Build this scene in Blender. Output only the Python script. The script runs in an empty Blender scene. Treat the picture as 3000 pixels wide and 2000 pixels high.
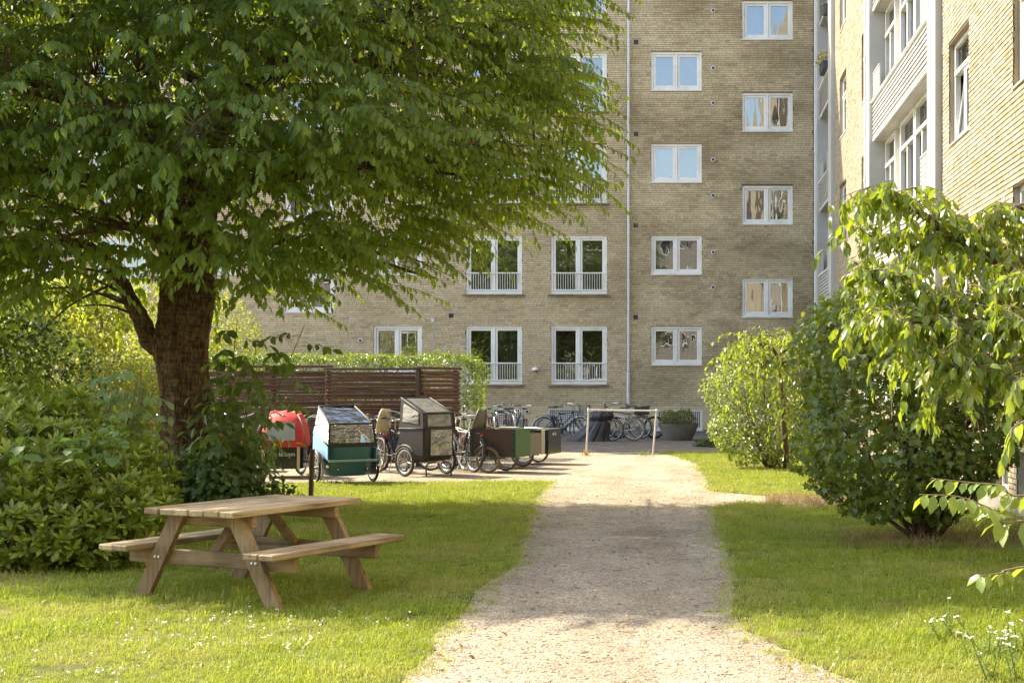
import bpy, bmesh, math, random
import numpy as np
from mathutils import Vector, Matrix, Euler
from mathutils.geometry import delaunay_2d_cdt

random.seed(7)
RNG = np.random.default_rng(11)
S = bpy.context.scene
COL = S.collection
R = math.radians
PI = math.pi

# ------------------------------------------------------------------ camera, sky, sun, exposure
EYE = 1.6
cam_data = bpy.data.cameras.new("camera")
cam = bpy.data.objects.new("camera", cam_data)
COL.objects.link(cam)
cam.location = (0, 0, EYE)
cam.rotation_euler = (R(90), 0, 0)
cam_data.sensor_fit = 'HORIZONTAL'
cam_data.sensor_width = 36.0
cam_data.lens = 48.0
cam_data.shift_x = -0.17
cam_data.shift_y = 0.044
cam_data.clip_end = 3000
S.camera = cam

SUN_TRAVEL = Vector((1.0, -0.54, -0.98)).normalized()      # the way the light travels
to_sun = -SUN_TRAVEL
sun_el = math.asin(to_sun.z)
sun_az = math.atan2(to_sun.x, to_sun.y)                    # clockwise from +Y
world = bpy.data.worlds.new("World")
S.world = world
world.use_nodes = True
wn = world.node_tree
bg = wn.nodes['Background']
sky = wn.nodes.new('ShaderNodeTexSky')
sky.sky_type = 'NISHITA'
sky.sun_disc = False
sky.sun_elevation = sun_el
sky.sun_rotation = sun_az
sky.air_density = 1.0
sky.dust_density = 1.2
sky.ozone_density = 1.0
wn.links.new(sky.outputs[0], bg.inputs[0])
bg.inputs[1].default_value = 0.15
sun_data = bpy.data.lights.new("sun", 'SUN')
sun_data.energy = 3.1
sun_data.angle = R(0.53)
sun_data.color = (1.0, 0.93, 0.80)
sun = bpy.data.objects.new("sun", sun_data)
COL.objects.link(sun)
sun.rotation_euler = SUN_TRAVEL.to_track_quat('-Z', 'Y').to_euler()
sun.location = (-30, 30, 40)

S.view_settings.view_transform = 'Standard'
S.view_settings.look = 'None'
S.view_settings.exposure = 2.1
S.view_settings.gamma = 1.0
S.view_settings.use_curve_mapping = False
S.view_settings.use_white_balance = True               # the photograph's warm daylight balance
S.view_settings.white_balance_temperature = 7350
S.view_settings.white_balance_tint = 10
S.render.engine = 'CYCLES'
S.cycles.max_bounces = 8
S.cycles.diffuse_bounces = 4
S.cycles.glossy_bounces = 3
S.cycles.transmission_bounces = 5
S.cycles.transparent_max_bounces = 10
S.cycles.caustics_reflective = False
S.cycles.caustics_refractive = False
S.cycles.use_denoising = True
S.cycles.denoiser = 'OPENIMAGEDENOISE'

# ------------------------------------------------------------------ pixel (2352 px wide view) to place
CX, CY, F = 1575.8, 887.5, 3136.0
def P(x, y, d):
    return Vector(((x - CX) * d / F, d, EYE - (y - CY) * d / F))
def G(x, y):
    d = F * EYE / (y - CY)
    return Vector(((x - CX) * d / F, d, 0.0))
def PX(p):
    return CX + p[0] / p[1] * F, CY - (p[2] - EYE) / p[1] * F

# ------------------------------------------------------------------ materials
MATS = {}
def nt_new(name):
    m = bpy.data.materials.new(name)
    m.use_nodes = True
    t = m.node_tree
    t.nodes.clear()
    out = t.nodes.new('ShaderNodeOutputMaterial')
    return m, t, out
def N(t, kind, **kw):
    n = t.nodes.new(kind)
    for k, v in kw.items():
        if k.startswith('i_'):
            n.inputs[k[2:].replace('_', ' ')].default_value = v
        else:
            setattr(n, k, v)
    return n
def ramp(t, stops):
    n = t.nodes.new('ShaderNodeValToRGB')
    el = n.color_ramp.elements
    while len(el) > 1:
        el.remove(el[-1])
    el[0].position = stops[0][0]; el[0].color = (*stops[0][1], 1)
    for p, c in stops[1:]:
        e = el.new(p); e.color = (*c, 1)
    return n
def mixc(t, a, b, fac, mode='MIX'):
    n = t.nodes.new('ShaderNodeMix'); n.data_type = 'RGBA'; n.blend_type = mode
    for s, v in ((n.inputs[0], fac), (n.inputs[6], a), (n.inputs[7], b)):
        if hasattr(v, 'is_output'):
            t.links.new(v, s)
        elif isinstance(v, (int, float)):
            s.default_value = v
        else:
            s.default_value = (*v, 1)
    return n.outputs[2]
def c3(c, k): return tuple(max(0, min(1, x * k)) for x in c)

def simple(name, col, rough=0.6, metal=0.0, var=0.15, scale=8.0, bump=0.0, bscale=60.0, spec=0.5, coat=0.0, dirt=None, stretch=None):
    """a painted / plain surface with mottled tone, fine relief and optional dirt"""
    if name in MATS: return MATS[name]
    m, t, out = nt_new(name)
    b = N(t, 'ShaderNodeBsdfPrincipled')
    tc = N(t, 'ShaderNodeTexCoord')
    src = tc.outputs['Object']
    if stretch:
        mp = N(t, 'ShaderNodeMapping'); mp.inputs['Scale'].default_value = stretch
        t.links.new(src, mp.inputs[0]); src = mp.outputs[0]
    nz = N(t, 'ShaderNodeTexNoise'); nz.inputs['Scale'].default_value = scale; nz.inputs['Detail'].default_value = 6
    t.links.new(src, nz.inputs['Vector'])
    rp = ramp(t, [(0.25, c3(col, 1 - var)), (0.5, col), (0.75, c3(col, 1 + var))])
    t.links.new(nz.outputs[0], rp.inputs[0])
    c = rp.outputs[0]
    if dirt:
        n2 = N(t, 'ShaderNodeTexNoise'); n2.inputs['Scale'].default_value = scale * 0.45; n2.inputs['Detail'].default_value = 9; n2.inputs['Roughness'].default_value = 0.65
        t.links.new(src, n2.inputs['Vector'])
        r2 = ramp(t, [(0.45, (0, 0, 0)), (0.72, (1, 1, 1))])
        t.links.new(n2.outputs[0], r2.inputs[0])
        c = mixc(t, c, dirt, r2.outputs[0])
    t.links.new(c, b.inputs['Base Color'])
    b.inputs['Roughness'].default_value = rough
    b.inputs['Metallic'].default_value = metal
    b.inputs['Specular IOR Level'].default_value = spec
    b.inputs['Coat Weight'].default_value = coat
    if bump:
        n3 = N(t, 'ShaderNodeTexNoise'); n3.inputs['Scale'].default_value = bscale; n3.inputs['Detail'].default_value = 5
        t.links.new(src, n3.inputs['Vector'])
        bp = N(t, 'ShaderNodeBump'); bp.inputs['Strength'].default_value = bump; bp.inputs['Distance'].default_value = 0.01
        t.links.new(n3.outputs[0], bp.inputs['Height'])
        t.links.new(bp.outputs[0], b.inputs['Normal'])
    t.links.new(b.outputs[0], out.inputs[0])
    MATS[name] = m
    return m

def leaf_mat(name, cols, trans, rough=0.38, tw=0.42, spec=0.45, patch=None):
    """leaf: every leaf its own tone, light passes through"""
    m, t, out = nt_new(name)
    geo = N(t, 'ShaderNodeNewGeometry')
    rp = ramp(t, [(i / max(1, len(cols) - 1), c) for i, c in enumerate(cols)])
    t.links.new(geo.outputs['Random Per Island'], rp.inputs[0])
    c = rp.outputs[0]
    if patch:
        tc = N(t, 'ShaderNodeTexCoord')
        nz = N(t, 'ShaderNodeTexNoise'); nz.inputs['Scale'].default_value = patch[1]; nz.inputs['Detail'].default_value = 3
        t.links.new(tc.outputs['Object'], nz.inputs['Vector'])
        r2 = ramp(t, [(patch[2], (0, 0, 0)), (patch[2] + 0.12, (1, 1, 1))])
        t.links.new(nz.outputs[0], r2.inputs[0])
        c = mixc(t, c, patch[0], r2.outputs[0])
    b = N(t, 'ShaderNodeBsdfPrincipled')
    b.inputs['Roughness'].default_value = rough
    b.inputs['Specular IOR Level'].default_value = spec
    t.links.new(c, b.inputs['Base Color'])
    tr = N(t, 'ShaderNodeBsdfTranslucent')
    tcol = mixc(t, c, trans, 0.8)
    t.links.new(tcol, tr.inputs[0])
    mx = N(t, 'ShaderNodeMixShader'); mx.inputs[0].default_value = tw
    t.links.new(b.outputs[0], mx.inputs[1]); t.links.new(tr.outputs[0], mx.inputs[2])
    t.links.new(mx.outputs[0], out.inputs[0])
    MATS[name] = m
    return m

def glass_mat(name, refl=0.35, tint=(0.75, 0.8, 0.8), bump=0.0, bscale=2.0, rough=0.0, ior=1.5, stretch=(1, 1, 1)):
    """pane: part mirror, part see-through, uneven like real float glass"""
    m, t, out = nt_new(name)
    tr = N(t, 'ShaderNodeBsdfTransparent'); tr.inputs[0].default_value = (*tint, 1)
    gl = N(t, 'ShaderNodeBsdfGlossy'); gl.inputs['Roughness'].default_value = rough
    gl.inputs[0].default_value = (0.7, 0.72, 0.74, 1)
    fr = N(t, 'ShaderNodeFresnel'); fr.inputs[0].default_value = ior
    mt = N(t, 'ShaderNodeMath', operation='MULTIPLY_ADD'); mt.inputs[1].default_value = 1.0 - refl; mt.inputs[2].default_value = refl
    t.links.new(fr.outputs[0], mt.inputs[0])
    if bump:
        tc = N(t, 'ShaderNodeTexCoord')
        mp = N(t, 'ShaderNodeMapping'); mp.inputs['Scale'].default_value = stretch
        t.links.new(tc.outputs['Object'], mp.inputs[0])
        nz = N(t, 'ShaderNodeTexNoise'); nz.inputs['Scale'].default_value = bscale; nz.inputs['Detail'].default_value = 2.0
        t.links.new(mp.outputs[0], nz.inputs['Vector'])
        bp = N(t, 'ShaderNodeBump'); bp.inputs['Strength'].default_value = bump; bp.inputs['Distance'].default_value = 0.05
        t.links.new(nz.outputs[0], bp.inputs['Height'])
        t.links.new(bp.outputs[0], gl.inputs['Normal'])
    mx = N(t, 'ShaderNodeMixShader')
    t.links.new(mt.outputs[0], mx.inputs[0])
    t.links.new(tr.outputs[0], mx.inputs[1]); t.links.new(gl.outputs[0], mx.inputs[2])
    t.links.new(mx.outputs[0], out.inputs[0])
    MATS[name] = m
    return m

def brick_mat(name, cols, stain=None, rough=0.85):
    m, t, out = nt_new(name)
    geo = N(t, 'ShaderNodeNewGeometry')
    oi = N(t, 'ShaderNodeObjectInfo')
    ad = N(t, 'ShaderNodeMath', operation='ADD'); t.links.new(geo.outputs['Random Per Island'], ad.inputs[0]); t.links.new(oi.outputs['Random'], ad.inputs[1])
    fc = N(t, 'ShaderNodeMath', operation='FRACT'); t.links.new(ad.outputs[0], fc.inputs[0])
    rp = ramp(t, cols)
    t.links.new(fc.outputs[0], rp.inputs[0])
    c = rp.outputs[0]
    mp0 = N(t, 'ShaderNodeMapping'); t.links.new(geo.outputs['Position'], mp0.inputs[0])
    n1 = N(t, 'ShaderNodeTexNoise'); n1.inputs['Scale'].default_value = 30; n1.inputs['Detail'].default_value = 2
    t.links.new(mp0.outputs[0], n1.inputs['Vector'])
    r1 = ramp(t, [(0.25, (0.88, 0.87, 0.85)), (0.6, (1, 1, 1)), (0.85, (1.0, 1.0, 1.0))])
    t.links.new(n1.outputs[0], r1.inputs[0])
    c = mixc(t, c, r1.outputs[0], 1.0, 'MULTIPLY')
    if stain:
        # weathering: soot patches of their own shape, mostly where rain never washes
        scol, sc, lo, hi, amt, xs = stain
        mp = N(t, 'ShaderNodeMapping'); mp.inputs['Scale'].default_value = (1, 1, 1.7)
        t.links.new(geo.outputs['Position'], mp.inputs[0])
        n2 = N(t, 'ShaderNodeTexNoise'); n2.inputs['Scale'].default_value = sc; n2.inputs['Detail'].default_value = 6; n2.inputs['Roughness'].default_value = 0.62
        t.links.new(mp.outputs[0], n2.inputs['Vector'])
        r2 = ramp(t, [(lo, (0, 0, 0)), (hi, (1, 1, 1))])
        t.links.new(n2.outputs[0], r2.inputs[0])
        fac = r2.outputs[0]
        if xs:
            sp = N(t, 'ShaderNodeSeparateXYZ'); t.links.new(geo.outputs['Position'], sp.inputs[0])
            mr = N(t, 'ShaderNodeMapRange'); mr.inputs[1].default_value = xs[0]; mr.inputs[2].default_value = xs[1]; mr.inputs[3].default_value = xs[2]; mr.inputs[4].default_value = 1.0
            t.links.new(sp.outputs[0], mr.inputs[0])
            mm = N(t, 'ShaderNodeMath', operation='MULTIPLY'); t.links.new(fac, mm.inputs[0]); t.links.new(mr.outputs[0], mm.inputs[1]); fac = mm.outputs[0]
        m3 = N(t, 'ShaderNodeMath', operation='MULTIPLY'); m3.inputs[1].default_value = amt; t.links.new(fac, m3.inputs[0])
        c = mixc(t, c, scol, m3.outputs[0], 'MULTIPLY')
    b = N(t, 'ShaderNodeBsdfPrincipled'); b.inputs['Roughness'].default_value = rough; b.inputs['Specular IOR Level'].default_value = 0.25
    t.links.new(c, b.inputs['Base Color'])
    bp = N(t, 'ShaderNodeBump'); bp.inputs['Strength'].default_value = 0.15; bp.inputs['Distance'].default_value = 0.006
    t.links.new(n1.outputs[0], bp.inputs['Height']); t.links.new(bp.outputs[0], b.inputs['Normal'])
    t.links.new(b.outputs[0], out.inputs[0])
    MATS[name] = m
    return m

def wood_mat(name, base, dark, scale=1.0, rough=0.75, axis='x'):
    m, t, out = nt_new(name)
    tc = N(t, 'ShaderNodeTexCoord'); oi = N(t, 'ShaderNodeObjectInfo')
    mp = N(t, 'ShaderNodeMapping'); mp.inputs['Scale'].default_value = {'x': (1.2, 26, 26), 'y': (26, 1.2, 26), 'z': (26, 26, 1.8)}[axis]
    ad = N(t, 'ShaderNodeVectorMath', operation='ADD'); t.links.new(tc.outputs['Object'], ad.inputs[0])
    mu = N(t, 'ShaderNodeVectorMath', operation='SCALE'); mu.inputs['Scale'].default_value = 13.0
    cb = N(t, 'ShaderNodeCombineXYZ')
    for i in range(3): t.links.new(oi.outputs['Random'], cb.inputs[i])
    t.links.new(cb.outputs[0], mu.inputs[0]); t.links.new(mu.outputs[0], ad.inputs[1])
    t.links.new(ad.outputs[0], mp.inputs[0])
    nz = N(t, 'ShaderNodeTexNoise'); nz.inputs['Scale'].default_value = 1.6 * scale; nz.inputs['Detail'].default_value = 7; nz.inputs['Distortion'].default_value = 0.6
    t.links.new(mp.outputs[0], nz.inputs['Vector'])
    rp = ramp(t, [(0.28, dark), (0.48, base), (0.75, c3(base, 1.22))])
    t.links.new(nz.outputs[0], rp.inputs[0])
    n2 = N(t, 'ShaderNodeTexNoise'); n2.inputs['Scale'].default_value = 3.0; n2.inputs['Detail'].default_value = 6
    t.links.new(ad.outputs[0], n2.inputs['Vector'])
    r2 = ramp(t, [(0.35, (0.62, 0.58, 0.52)), (0.6, (1, 1, 1))])
    t.links.new(n2.outputs[0], r2.inputs[0])
    c = mixc(t, rp.outputs[0], r2.outputs[0], 1.0, 'MULTIPLY')
    rr = N(t, 'ShaderNodeMapRange'); rr.inputs[3].default_value = 0.82; rr.inputs[4].default_value = 1.14
    t.links.new(oi.outputs['Random'], rr.inputs[0])
    hs = N(t, 'ShaderNodeHueSaturation'); t.links.new(c, hs.inputs['Color']); t.links.new(rr.outputs[0], hs.inputs['Value'])
    b = N(t, 'ShaderNodeBsdfPrincipled'); b.inputs['Roughness'].default_value = rough; b.inputs['Specular IOR Level'].default_value = 0.3
    t.links.new(hs.outputs[0], b.inputs['Base Color'])
    bp = N(t, 'ShaderNodeBump'); bp.inputs['Strength'].default_value = 0.35; bp.inputs['Distance'].default_value = 0.004
    t.links.new(nz.outputs[0], bp.inputs['Height']); t.links.new(bp.outputs[0], b.inputs['Normal'])
    t.links.new(b.outputs[0], out.inputs[0])
    MATS[name] = m
    return m

# ------------------------------------------------------------------ object helpers
def link(name, me, mat, parent=None, loc=None, rot=None, smooth=False):
    o = bpy.data.objects.new(name, me)
    COL.objects.link(o)
    if mat is not None and len(me.materials) == 0:
        me.materials.append(mat)
    if parent is not None: o.parent = parent
    if loc is not None: o.location = loc
    if rot is not None: o.rotation_euler = rot
    if smooth:
        me.polygons.foreach_set('use_smooth', np.ones(len(me.polygons), bool))
    return o
def tag(o, label=None, cat=None, group=None, kind=None):
    if label: o['label'] = label
    if cat: o['category'] = cat
    if group: o['group'] = group
    if kind: o['kind'] = kind
    return o
def empty(name, loc, label, cat, group=None, rz=0.0):
    o = bpy.data.objects.new(name, None)
    o.empty_display_size = 0.2
    COL.objects.link(o); o.location = loc; o.rotation_euler = (0, 0, rz)
    return tag(o, label, cat, group)
def np_mesh(name, V, Fc, smooth=False):
    """V (n,3), Fc (m,k) all faces with k corners"""
    me = bpy.data.meshes.new(name)
    V = np.ascontiguousarray(V, dtype=np.float32); Fc = np.ascontiguousarray(Fc, dtype=np.int32)
    m, k = Fc.shape
    me.vertices.add(len(V)); me.vertices.foreach_set('co', V.ravel())
    me.loops.add(m * k); me.loops.foreach_set('vertex_index', Fc.ravel())
    me.polygons.add(m)
    me.polygons.foreach_set('loop_start', np.arange(0, m * k, k, dtype=np.int32))
    me.polygons.foreach_set('use_smooth', np.full(m, bool(smooth)))
    me.update(calc_edges=True)
    return me

class MB:
    """collects shapes for ONE mesh object"""
    def __init__(s): s.v = []; s.f = []
    def add(s, vs, fs):
        o = len(s.v); s.v += [tuple(v) for v in vs]; s.f += [tuple(i + o for i in f) for f in fs]; return s
    def box(s, c, sz, M=None):
        hx, hy, hz = sz[0] / 2, sz[1] / 2, sz[2] / 2
        vs = [Vector((x, y, z)) for x in (-hx, hx) for y in (-hy, hy) for z in (-hz, hz)]
        if M is not None: vs = [M @ v for v in vs]
        vs = [v + Vector(c) for v in vs]
        return s.add(vs, [(0, 1, 3, 2), (4, 6, 7, 5), (0, 4, 5, 1), (2, 3, 7, 6), (0, 2, 6, 4), (1, 5, 7, 3)])
    def bbox(s, x0, x1, y0, y1, z0, z1):
        return s.box(((x0 + x1) / 2, (y0 + y1) / 2, (z0 + z1) / 2), (abs(x1 - x0), abs(y1 - y0), abs(z1 - z0)))
    def cbox(s, c, sz, ch=0.004, M=None):
        """box with chamfered edges"""
        bm = bmesh.new(); bmesh.ops.create_cube(bm, size=1.0)
        for v in bm.verts: v.co = Vector((v.co.x * sz[0], v.co.y * sz[1], v.co.z * sz[2]))
        bmesh.ops.bevel(bm, geom=list(bm.edges), offset=min(ch, min(sz) * 0.45), segments=1, affect='EDGES', profile=0.5)
        vs = [(M @ v.co if M is not None else v.co) + Vector(c) for v in bm.verts]
        bm.verts.index_update()
        fs = [[v.index for v in f.verts] for f in bm.faces]; bm.free()
        return s.add(vs, fs)
    def bar(s, a, b, w, h, ch=0.0, up=Vector((0, 0, 1)), ext=0.0):
        """a beam of section w (across) x h (up) from a to b"""
        a = Vector(a); b = Vector(b); d = (b - a); L = d.length; d.normalize()
        y = up.cross(d)
        if y.length < 1e-5: y = Vector((1, 0, 0)).cross(d)
        y.normalize(); z = d.cross(y)
        M = Matrix((d, y, z)).transposed()
        return (s.cbox((a + b) / 2, (L + 2 * ext, w, h), ch, M) if ch else s.box((a + b) / 2, (L + 2 * ext, w, h), M))
    def tube(s, pts, r, n=8, cap=True, closed=False):
        pts = [Vector(p) for p in pts]; m = len(pts)
        rs = [r] * m if isinstance(r, (int, float)) else list(r)
        nrm = None; rings = []
        for i, p in enumerate(pts):
            if closed: d = pts[(i + 1) % m] - pts[i - 1]
            else: d = pts[min(i + 1, m - 1)] - pts[max(i - 1, 0)]
            if d.length < 1e-9: d = Vector((0, 0, 1))
            d.normalize()
            if nrm is None:
                nrm = d.cross(Vector((0, 0, 1)))
                if nrm.length < 0.05: nrm = d.cross(Vector((1, 0, 0)))
            nrm = nrm - d * nrm.dot(d)
            if nrm.length < 1e-6: nrm = d.orthogonal()
            nrm.normalize(); bn = d.cross(nrm)
            rings.append([p + (nrm * math.cos(2 * PI * k / n) + bn * math.sin(2 * PI * k / n)) * rs[i] for k in range(n)])
        vs = [v for rg in rings for v in rg]; fs = []
        for i in range(m if closed else m - 1):
            j = (i + 1) % m
            for k in range(n):
                l = (k + 1) % n
                fs.append((i * n + k, i * n + l, j * n + l, j * n + k))
        if cap and not closed:
            fs.append(tuple(range(n - 1, -1, -1))); fs.append(tuple((m - 1) * n + k for k in range(n)))
        return s.add(vs, fs)
    def torus(s, c, axis, Rr, r, N=32, n=8, sx=1.0, arc=None):
        """ring round an axis; arc=(a0,a1) draws a part of it; sx flattens the section along the axis"""
        ax = Vector(axis).normalized(); u = ax.orthogonal().normalized()
        if abs(ax.z) < 0.9: u = Vector((0, 0, 1)) - ax * ax.z; u.normalize()
        w = ax.cross(u); c = Vector(c)
        vs = []; fs = []
        M_ = N if arc is None else N + 1
        for i in range(M_):
            a = 2 * PI * i / N if arc is None else arc[0] + (arc[1] - arc[0]) * i / N
            rad = u * math.cos(a) + w * math.sin(a)
            for k in range(n):
                b = 2 * PI * k / n
                vs.append(c + rad * (Rr + r * math.cos(b)) + ax * (r * sx * math.sin(b)))
        for i in range(N):
            j = (i + 1) % M_
            for k in range(n):
                l = (k + 1) % n
                fs.append((i * n + k, j * n + k, j * n + l, i * n + l))
        return s.add(vs, fs)
    def lathe(s, c, prof, n=16, axis=Vector((0, 0, 1)), sx=1.0, sy=1.0):
        ax = Vector(axis).normalized(); u = ax.orthogonal().normalized(); w = ax.cross(u)
        if abs(ax.z) > 0.99: u = Vector((1, 0, 0)); w = Vector((0, 1, 0))
        c = Vector(c); vs = []; fs = []
        for (r, h) in prof:
            for k in range(n):
                a = 2 * PI * k / n
                vs.append(c + ax * h + (u * math.cos(a) * sx + w * math.sin(a) * sy) * r)
        for i in range(len(prof) - 1):
            for k in range(n):
                l = (k + 1) % n
                fs.append((i * n + k, i * n + l, (i + 1) * n + l, (i + 1) * n + k))
        if prof[0][0] > 1e-6: fs.append(tuple(range(n - 1, -1, -1)))
        if prof[-1][0] > 1e-6: fs.append(tuple((len(prof) - 1) * n + k for k in range(n)))
        return s.add(vs, fs)
    def cyl(s, a, b, r, n=10): return s.tube([a, b], r, n)
    def prism(s, poly, a, b):
        """poly: list of 3-d points (planar); extruded by the vector b-a"""
        d = Vector(b) - Vector(a); n = len(poly)
        vs = [Vector(p) for p in poly] + [Vector(p) + d for p in poly]
        fs = [tuple(range(n - 1, -1, -1)), tuple(range(n, 2 * n))] + [(i, (i + 1) % n, n + (i + 1) % n, n + i) for i in range(n)]
        return s.add(vs, fs)
    def mesh(s, name, smooth=False):
        me = bpy.data.meshes.new(name); me.from_pydata(s.v, [], s.f); me.update()
        if smooth: me.polygons.foreach_set('use_smooth', np.ones(len(me.polygons), bool))
        return me
    def build(s, name, mat, parent=None, smooth=False, auto=None, loc=None, rot=None, sub=0):
        me = s.mesh(name, smooth)
        bm = bmesh.new(); bm.from_mesh(me); bmesh.ops.recalc_face_normals(bm, faces=bm.faces)
        if auto is not None:
            for e in bm.edges:
                if len(e.link_faces) == 2 and e.calc_face_angle(0) > auto: e.smooth = False
        bm.to_mesh(me); bm.free()
        if auto is not None: me.polygons.foreach_set('use_smooth', np.ones(len(me.polygons), bool))
        return link(name, me, mat, parent, loc, rot)
def copy_tree(o, parent=None):
    c = o.copy(); COL.objects.link(c); c.parent = parent
    for ch in o.children: copy_tree(ch, c)
    return c
def catmull(pts, k=6):
    pts = [Vector(p) for p in pts]; q = [pts[0] * 2 - pts[1]] + pts + [pts[-1] * 2 - pts[-2]]; out = []
    for i in range(1, len(q) - 2):
        for j in range(k):
            t = j / k
            out.append(0.5 * ((2 * q[i]) + (q[i + 1] - q[i - 1]) * t + (2 * q[i - 1] - 5 * q[i] + 4 * q[i + 1] - q[i + 2]) * t * t + (3 * q[i] - q[i - 1] - 3 * q[i + 1] + q[i + 2]) * t ** 3))
    out.append(q[-2]); return out
def lerp_r(rs, k=6):
    out = []
    for i in range(len(rs) - 1): out += [rs[i] + (rs[i + 1] - rs[i]) * j / k for j in range(k)]
    return out + [rs[-1]]
# ------------------------------------------------------------------ shared materials
M_white = simple('white paint', (0.78, 0.77, 0.73), 0.45, var=0.05, scale=3, dirt=(0.62, 0.60, 0.54))
M_whitew = simple('white siding', (0.46, 0.45, 0.42), 0.5, var=0.05, scale=2, dirt=(0.38, 0.37, 0.33))
M_mortar = simple('dark mortar', (0.13, 0.095, 0.06), 0.95, var=0.25, scale=20, bump=0.4)
M_mortar2 = simple('brown mortar', (0.10, 0.073, 0.045), 0.95, var=0.2, scale=20, bump=0.3)  # brown joints, their colour darkened further to stand for joint shadow lines
M_mortarp = simple('pale mortar', (0.34, 0.28, 0.19), 0.95, var=0.2, scale=20, bump=0.4)
YB0 = [(p, c3(c, .92)) for p, c in [(0.0, (0.72, 0.61, 0.41)), (0.22, (0.64, 0.53, 0.34)), (0.45, (0.75, 0.65, 0.46)), (0.62, (0.58, 0.475, 0.31)), (0.78, (0.69, 0.565, 0.36)), (0.9, (0.62, 0.48, 0.28)), (0.97, (0.50, 0.415, 0.29)), (1.0, (0.62, 0.43, 0.27))]]
YB = [(p, tuple(0.85 * a + 0.15 * m for a, m in zip(c, (0.64, 0.505, 0.285)))) if p < 0.95 else (p, c) for p, c in YB0]
M_brick = brick_mat('yellow brick', YB, stain=((0.40, 0.36, 0.30), 0.42, 0.38, 0.70, 0.9, (-3.6, -1.2, 0.35)))
YB2 = [(0.0, (0.39, 0.34, 0.255)), (0.3, (0.35, 0.30, 0.215)), (0.55, (0.41, 0.36, 0.275)), (0.8, (0.335, 0.28, 0.195)), (0.95, (0.32, 0.24, 0.14)), (1.0, (0.26, 0.205, 0.135))]
M_brick2 = brick_mat('cream brick', YB2, stain=((0.72, 0.66, 0.55), 0.5, 0.5, 0.75, 0.6, None))
M_brickp = brick_mat('pale base brick', [(0, (0.62, 0.52, 0.33)), (0.5, (0.66, 0.56, 0.37)), (1, (0.57, 0.47, 0.30))], stain=((0.6, 0.56, 0.48), 0.9, 0.5, 0.75, 0.6, None))
M_glass = glass_mat('window glass', 0.22, (0.6, 0.63, 0.61), bump=0.012, bscale=0.9)
M_glassw = glass_mat('wavy window glass', 0.24, (0.55, 0.58, 0.57), bump=0.12, bscale=1.0, stretch=(2.0, 1, 0.7))
M_room = simple('dim room', (0.035, 0.032, 0.028), 0.9, var=0.4, scale=1.5)  # near-black colour stands in for the unlit interior behind the panes
M_curt = simple('curtain cloth', (0.62, 0.61, 0.57), 0.9, var=0.1, scale=3)
M_blue = simple('blue blind', (0.10, 0.17, 0.36), 0.7, var=0.1)
M_zinc = simple('zinc pipe', (0.60, 0.63, 0.64), 0.5, 0.0, var=0.08, scale=4, dirt=(0.48, 0.49, 0.48))
M_conc = simple('grey plinth', (0.22, 0.205, 0.18), 0.9, var=0.25, scale=2.5, bump=0.4, dirt=(0.10, 0.095, 0.085))
M_black = simple('black metal', (0.022, 0.022, 0.024), 0.4, var=0.2)
M_rubber = simple('rubber', (0.028, 0.026, 0.024), 0.75, var=0.25, scale=30)
M_steel = simple('steel', (0.55, 0.55, 0.54), 0.28, 1.0, var=0.1, scale=20)
M_dull = simple('dull steel', (0.42, 0.41, 0.39), 0.45, 1.0, var=0.2, scale=20)
M_red = simple('red reflector', (0.55, 0.02, 0.02), 0.25, var=0.1, coat=0.4)
M_amber = simple('amber reflector', (0.75, 0.25, 0.02), 0.25, var=0.1, coat=0.4)

# ------------------------------------------------------------------ brick walls
BL, BH, BHEAD, JT, CH = 0.247, 0.0550, 0.1195, 0.008, 0.0698
def opening_free(u0, u1, z, ops):
    segs = [(u0, u1)]
    for (a, b, c, d) in ops:
        if c - 0.012 < z < d + 0.012:
            ns = []
            for (s, e) in segs:
                if b <= s or a >= e: ns.append((s, e)); continue
                if a > s: ns.append((s, a))
                if b < e: ns.append((b, e))
            segs = ns
    return segs
def lay_bricks(u0, u1, z0, z1, ops, seed, zmax=None):
    """-> arrays (u centre, z centre, length): cross bond (stretcher and header courses in turn) with openings left out"""
    rg = random.Random(seed); out = []
    n = int((z1 - z0) / CH); pitch = BL + JT
    for i in range(n):
        z = z0 + (i + 0.5) * CH
        head = i % 2 == 1
        st = pitch / 2 if head else pitch
        ph = pitch / 4 if head else (pitch / 2 if i % 4 == 2 else 0.0)
        ph += rg.uniform(0, pitch)                              # courses do not line up
        for (s, e) in opening_free(u0, u1, z, ops):
            k = math.floor((s - ph) / st)
            while ph + k * st < e:
                a = max(s, ph + k * st + JT / 2); c = min(e, ph + (k + 1) * st - JT / 2); k += 1
                if head and c - a > 0.1 and rg.random() < 0.10:      # now and then a stretcher among the headers
                    c = min(e, ph + (k + 1) * st - JT / 2); k += 1
                if c - a > 0.03 and (zmax is None or z < zmax((a + c) / 2)): out.append(((a + c) / 2, z, c - a))
    return np.array(out)
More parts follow.
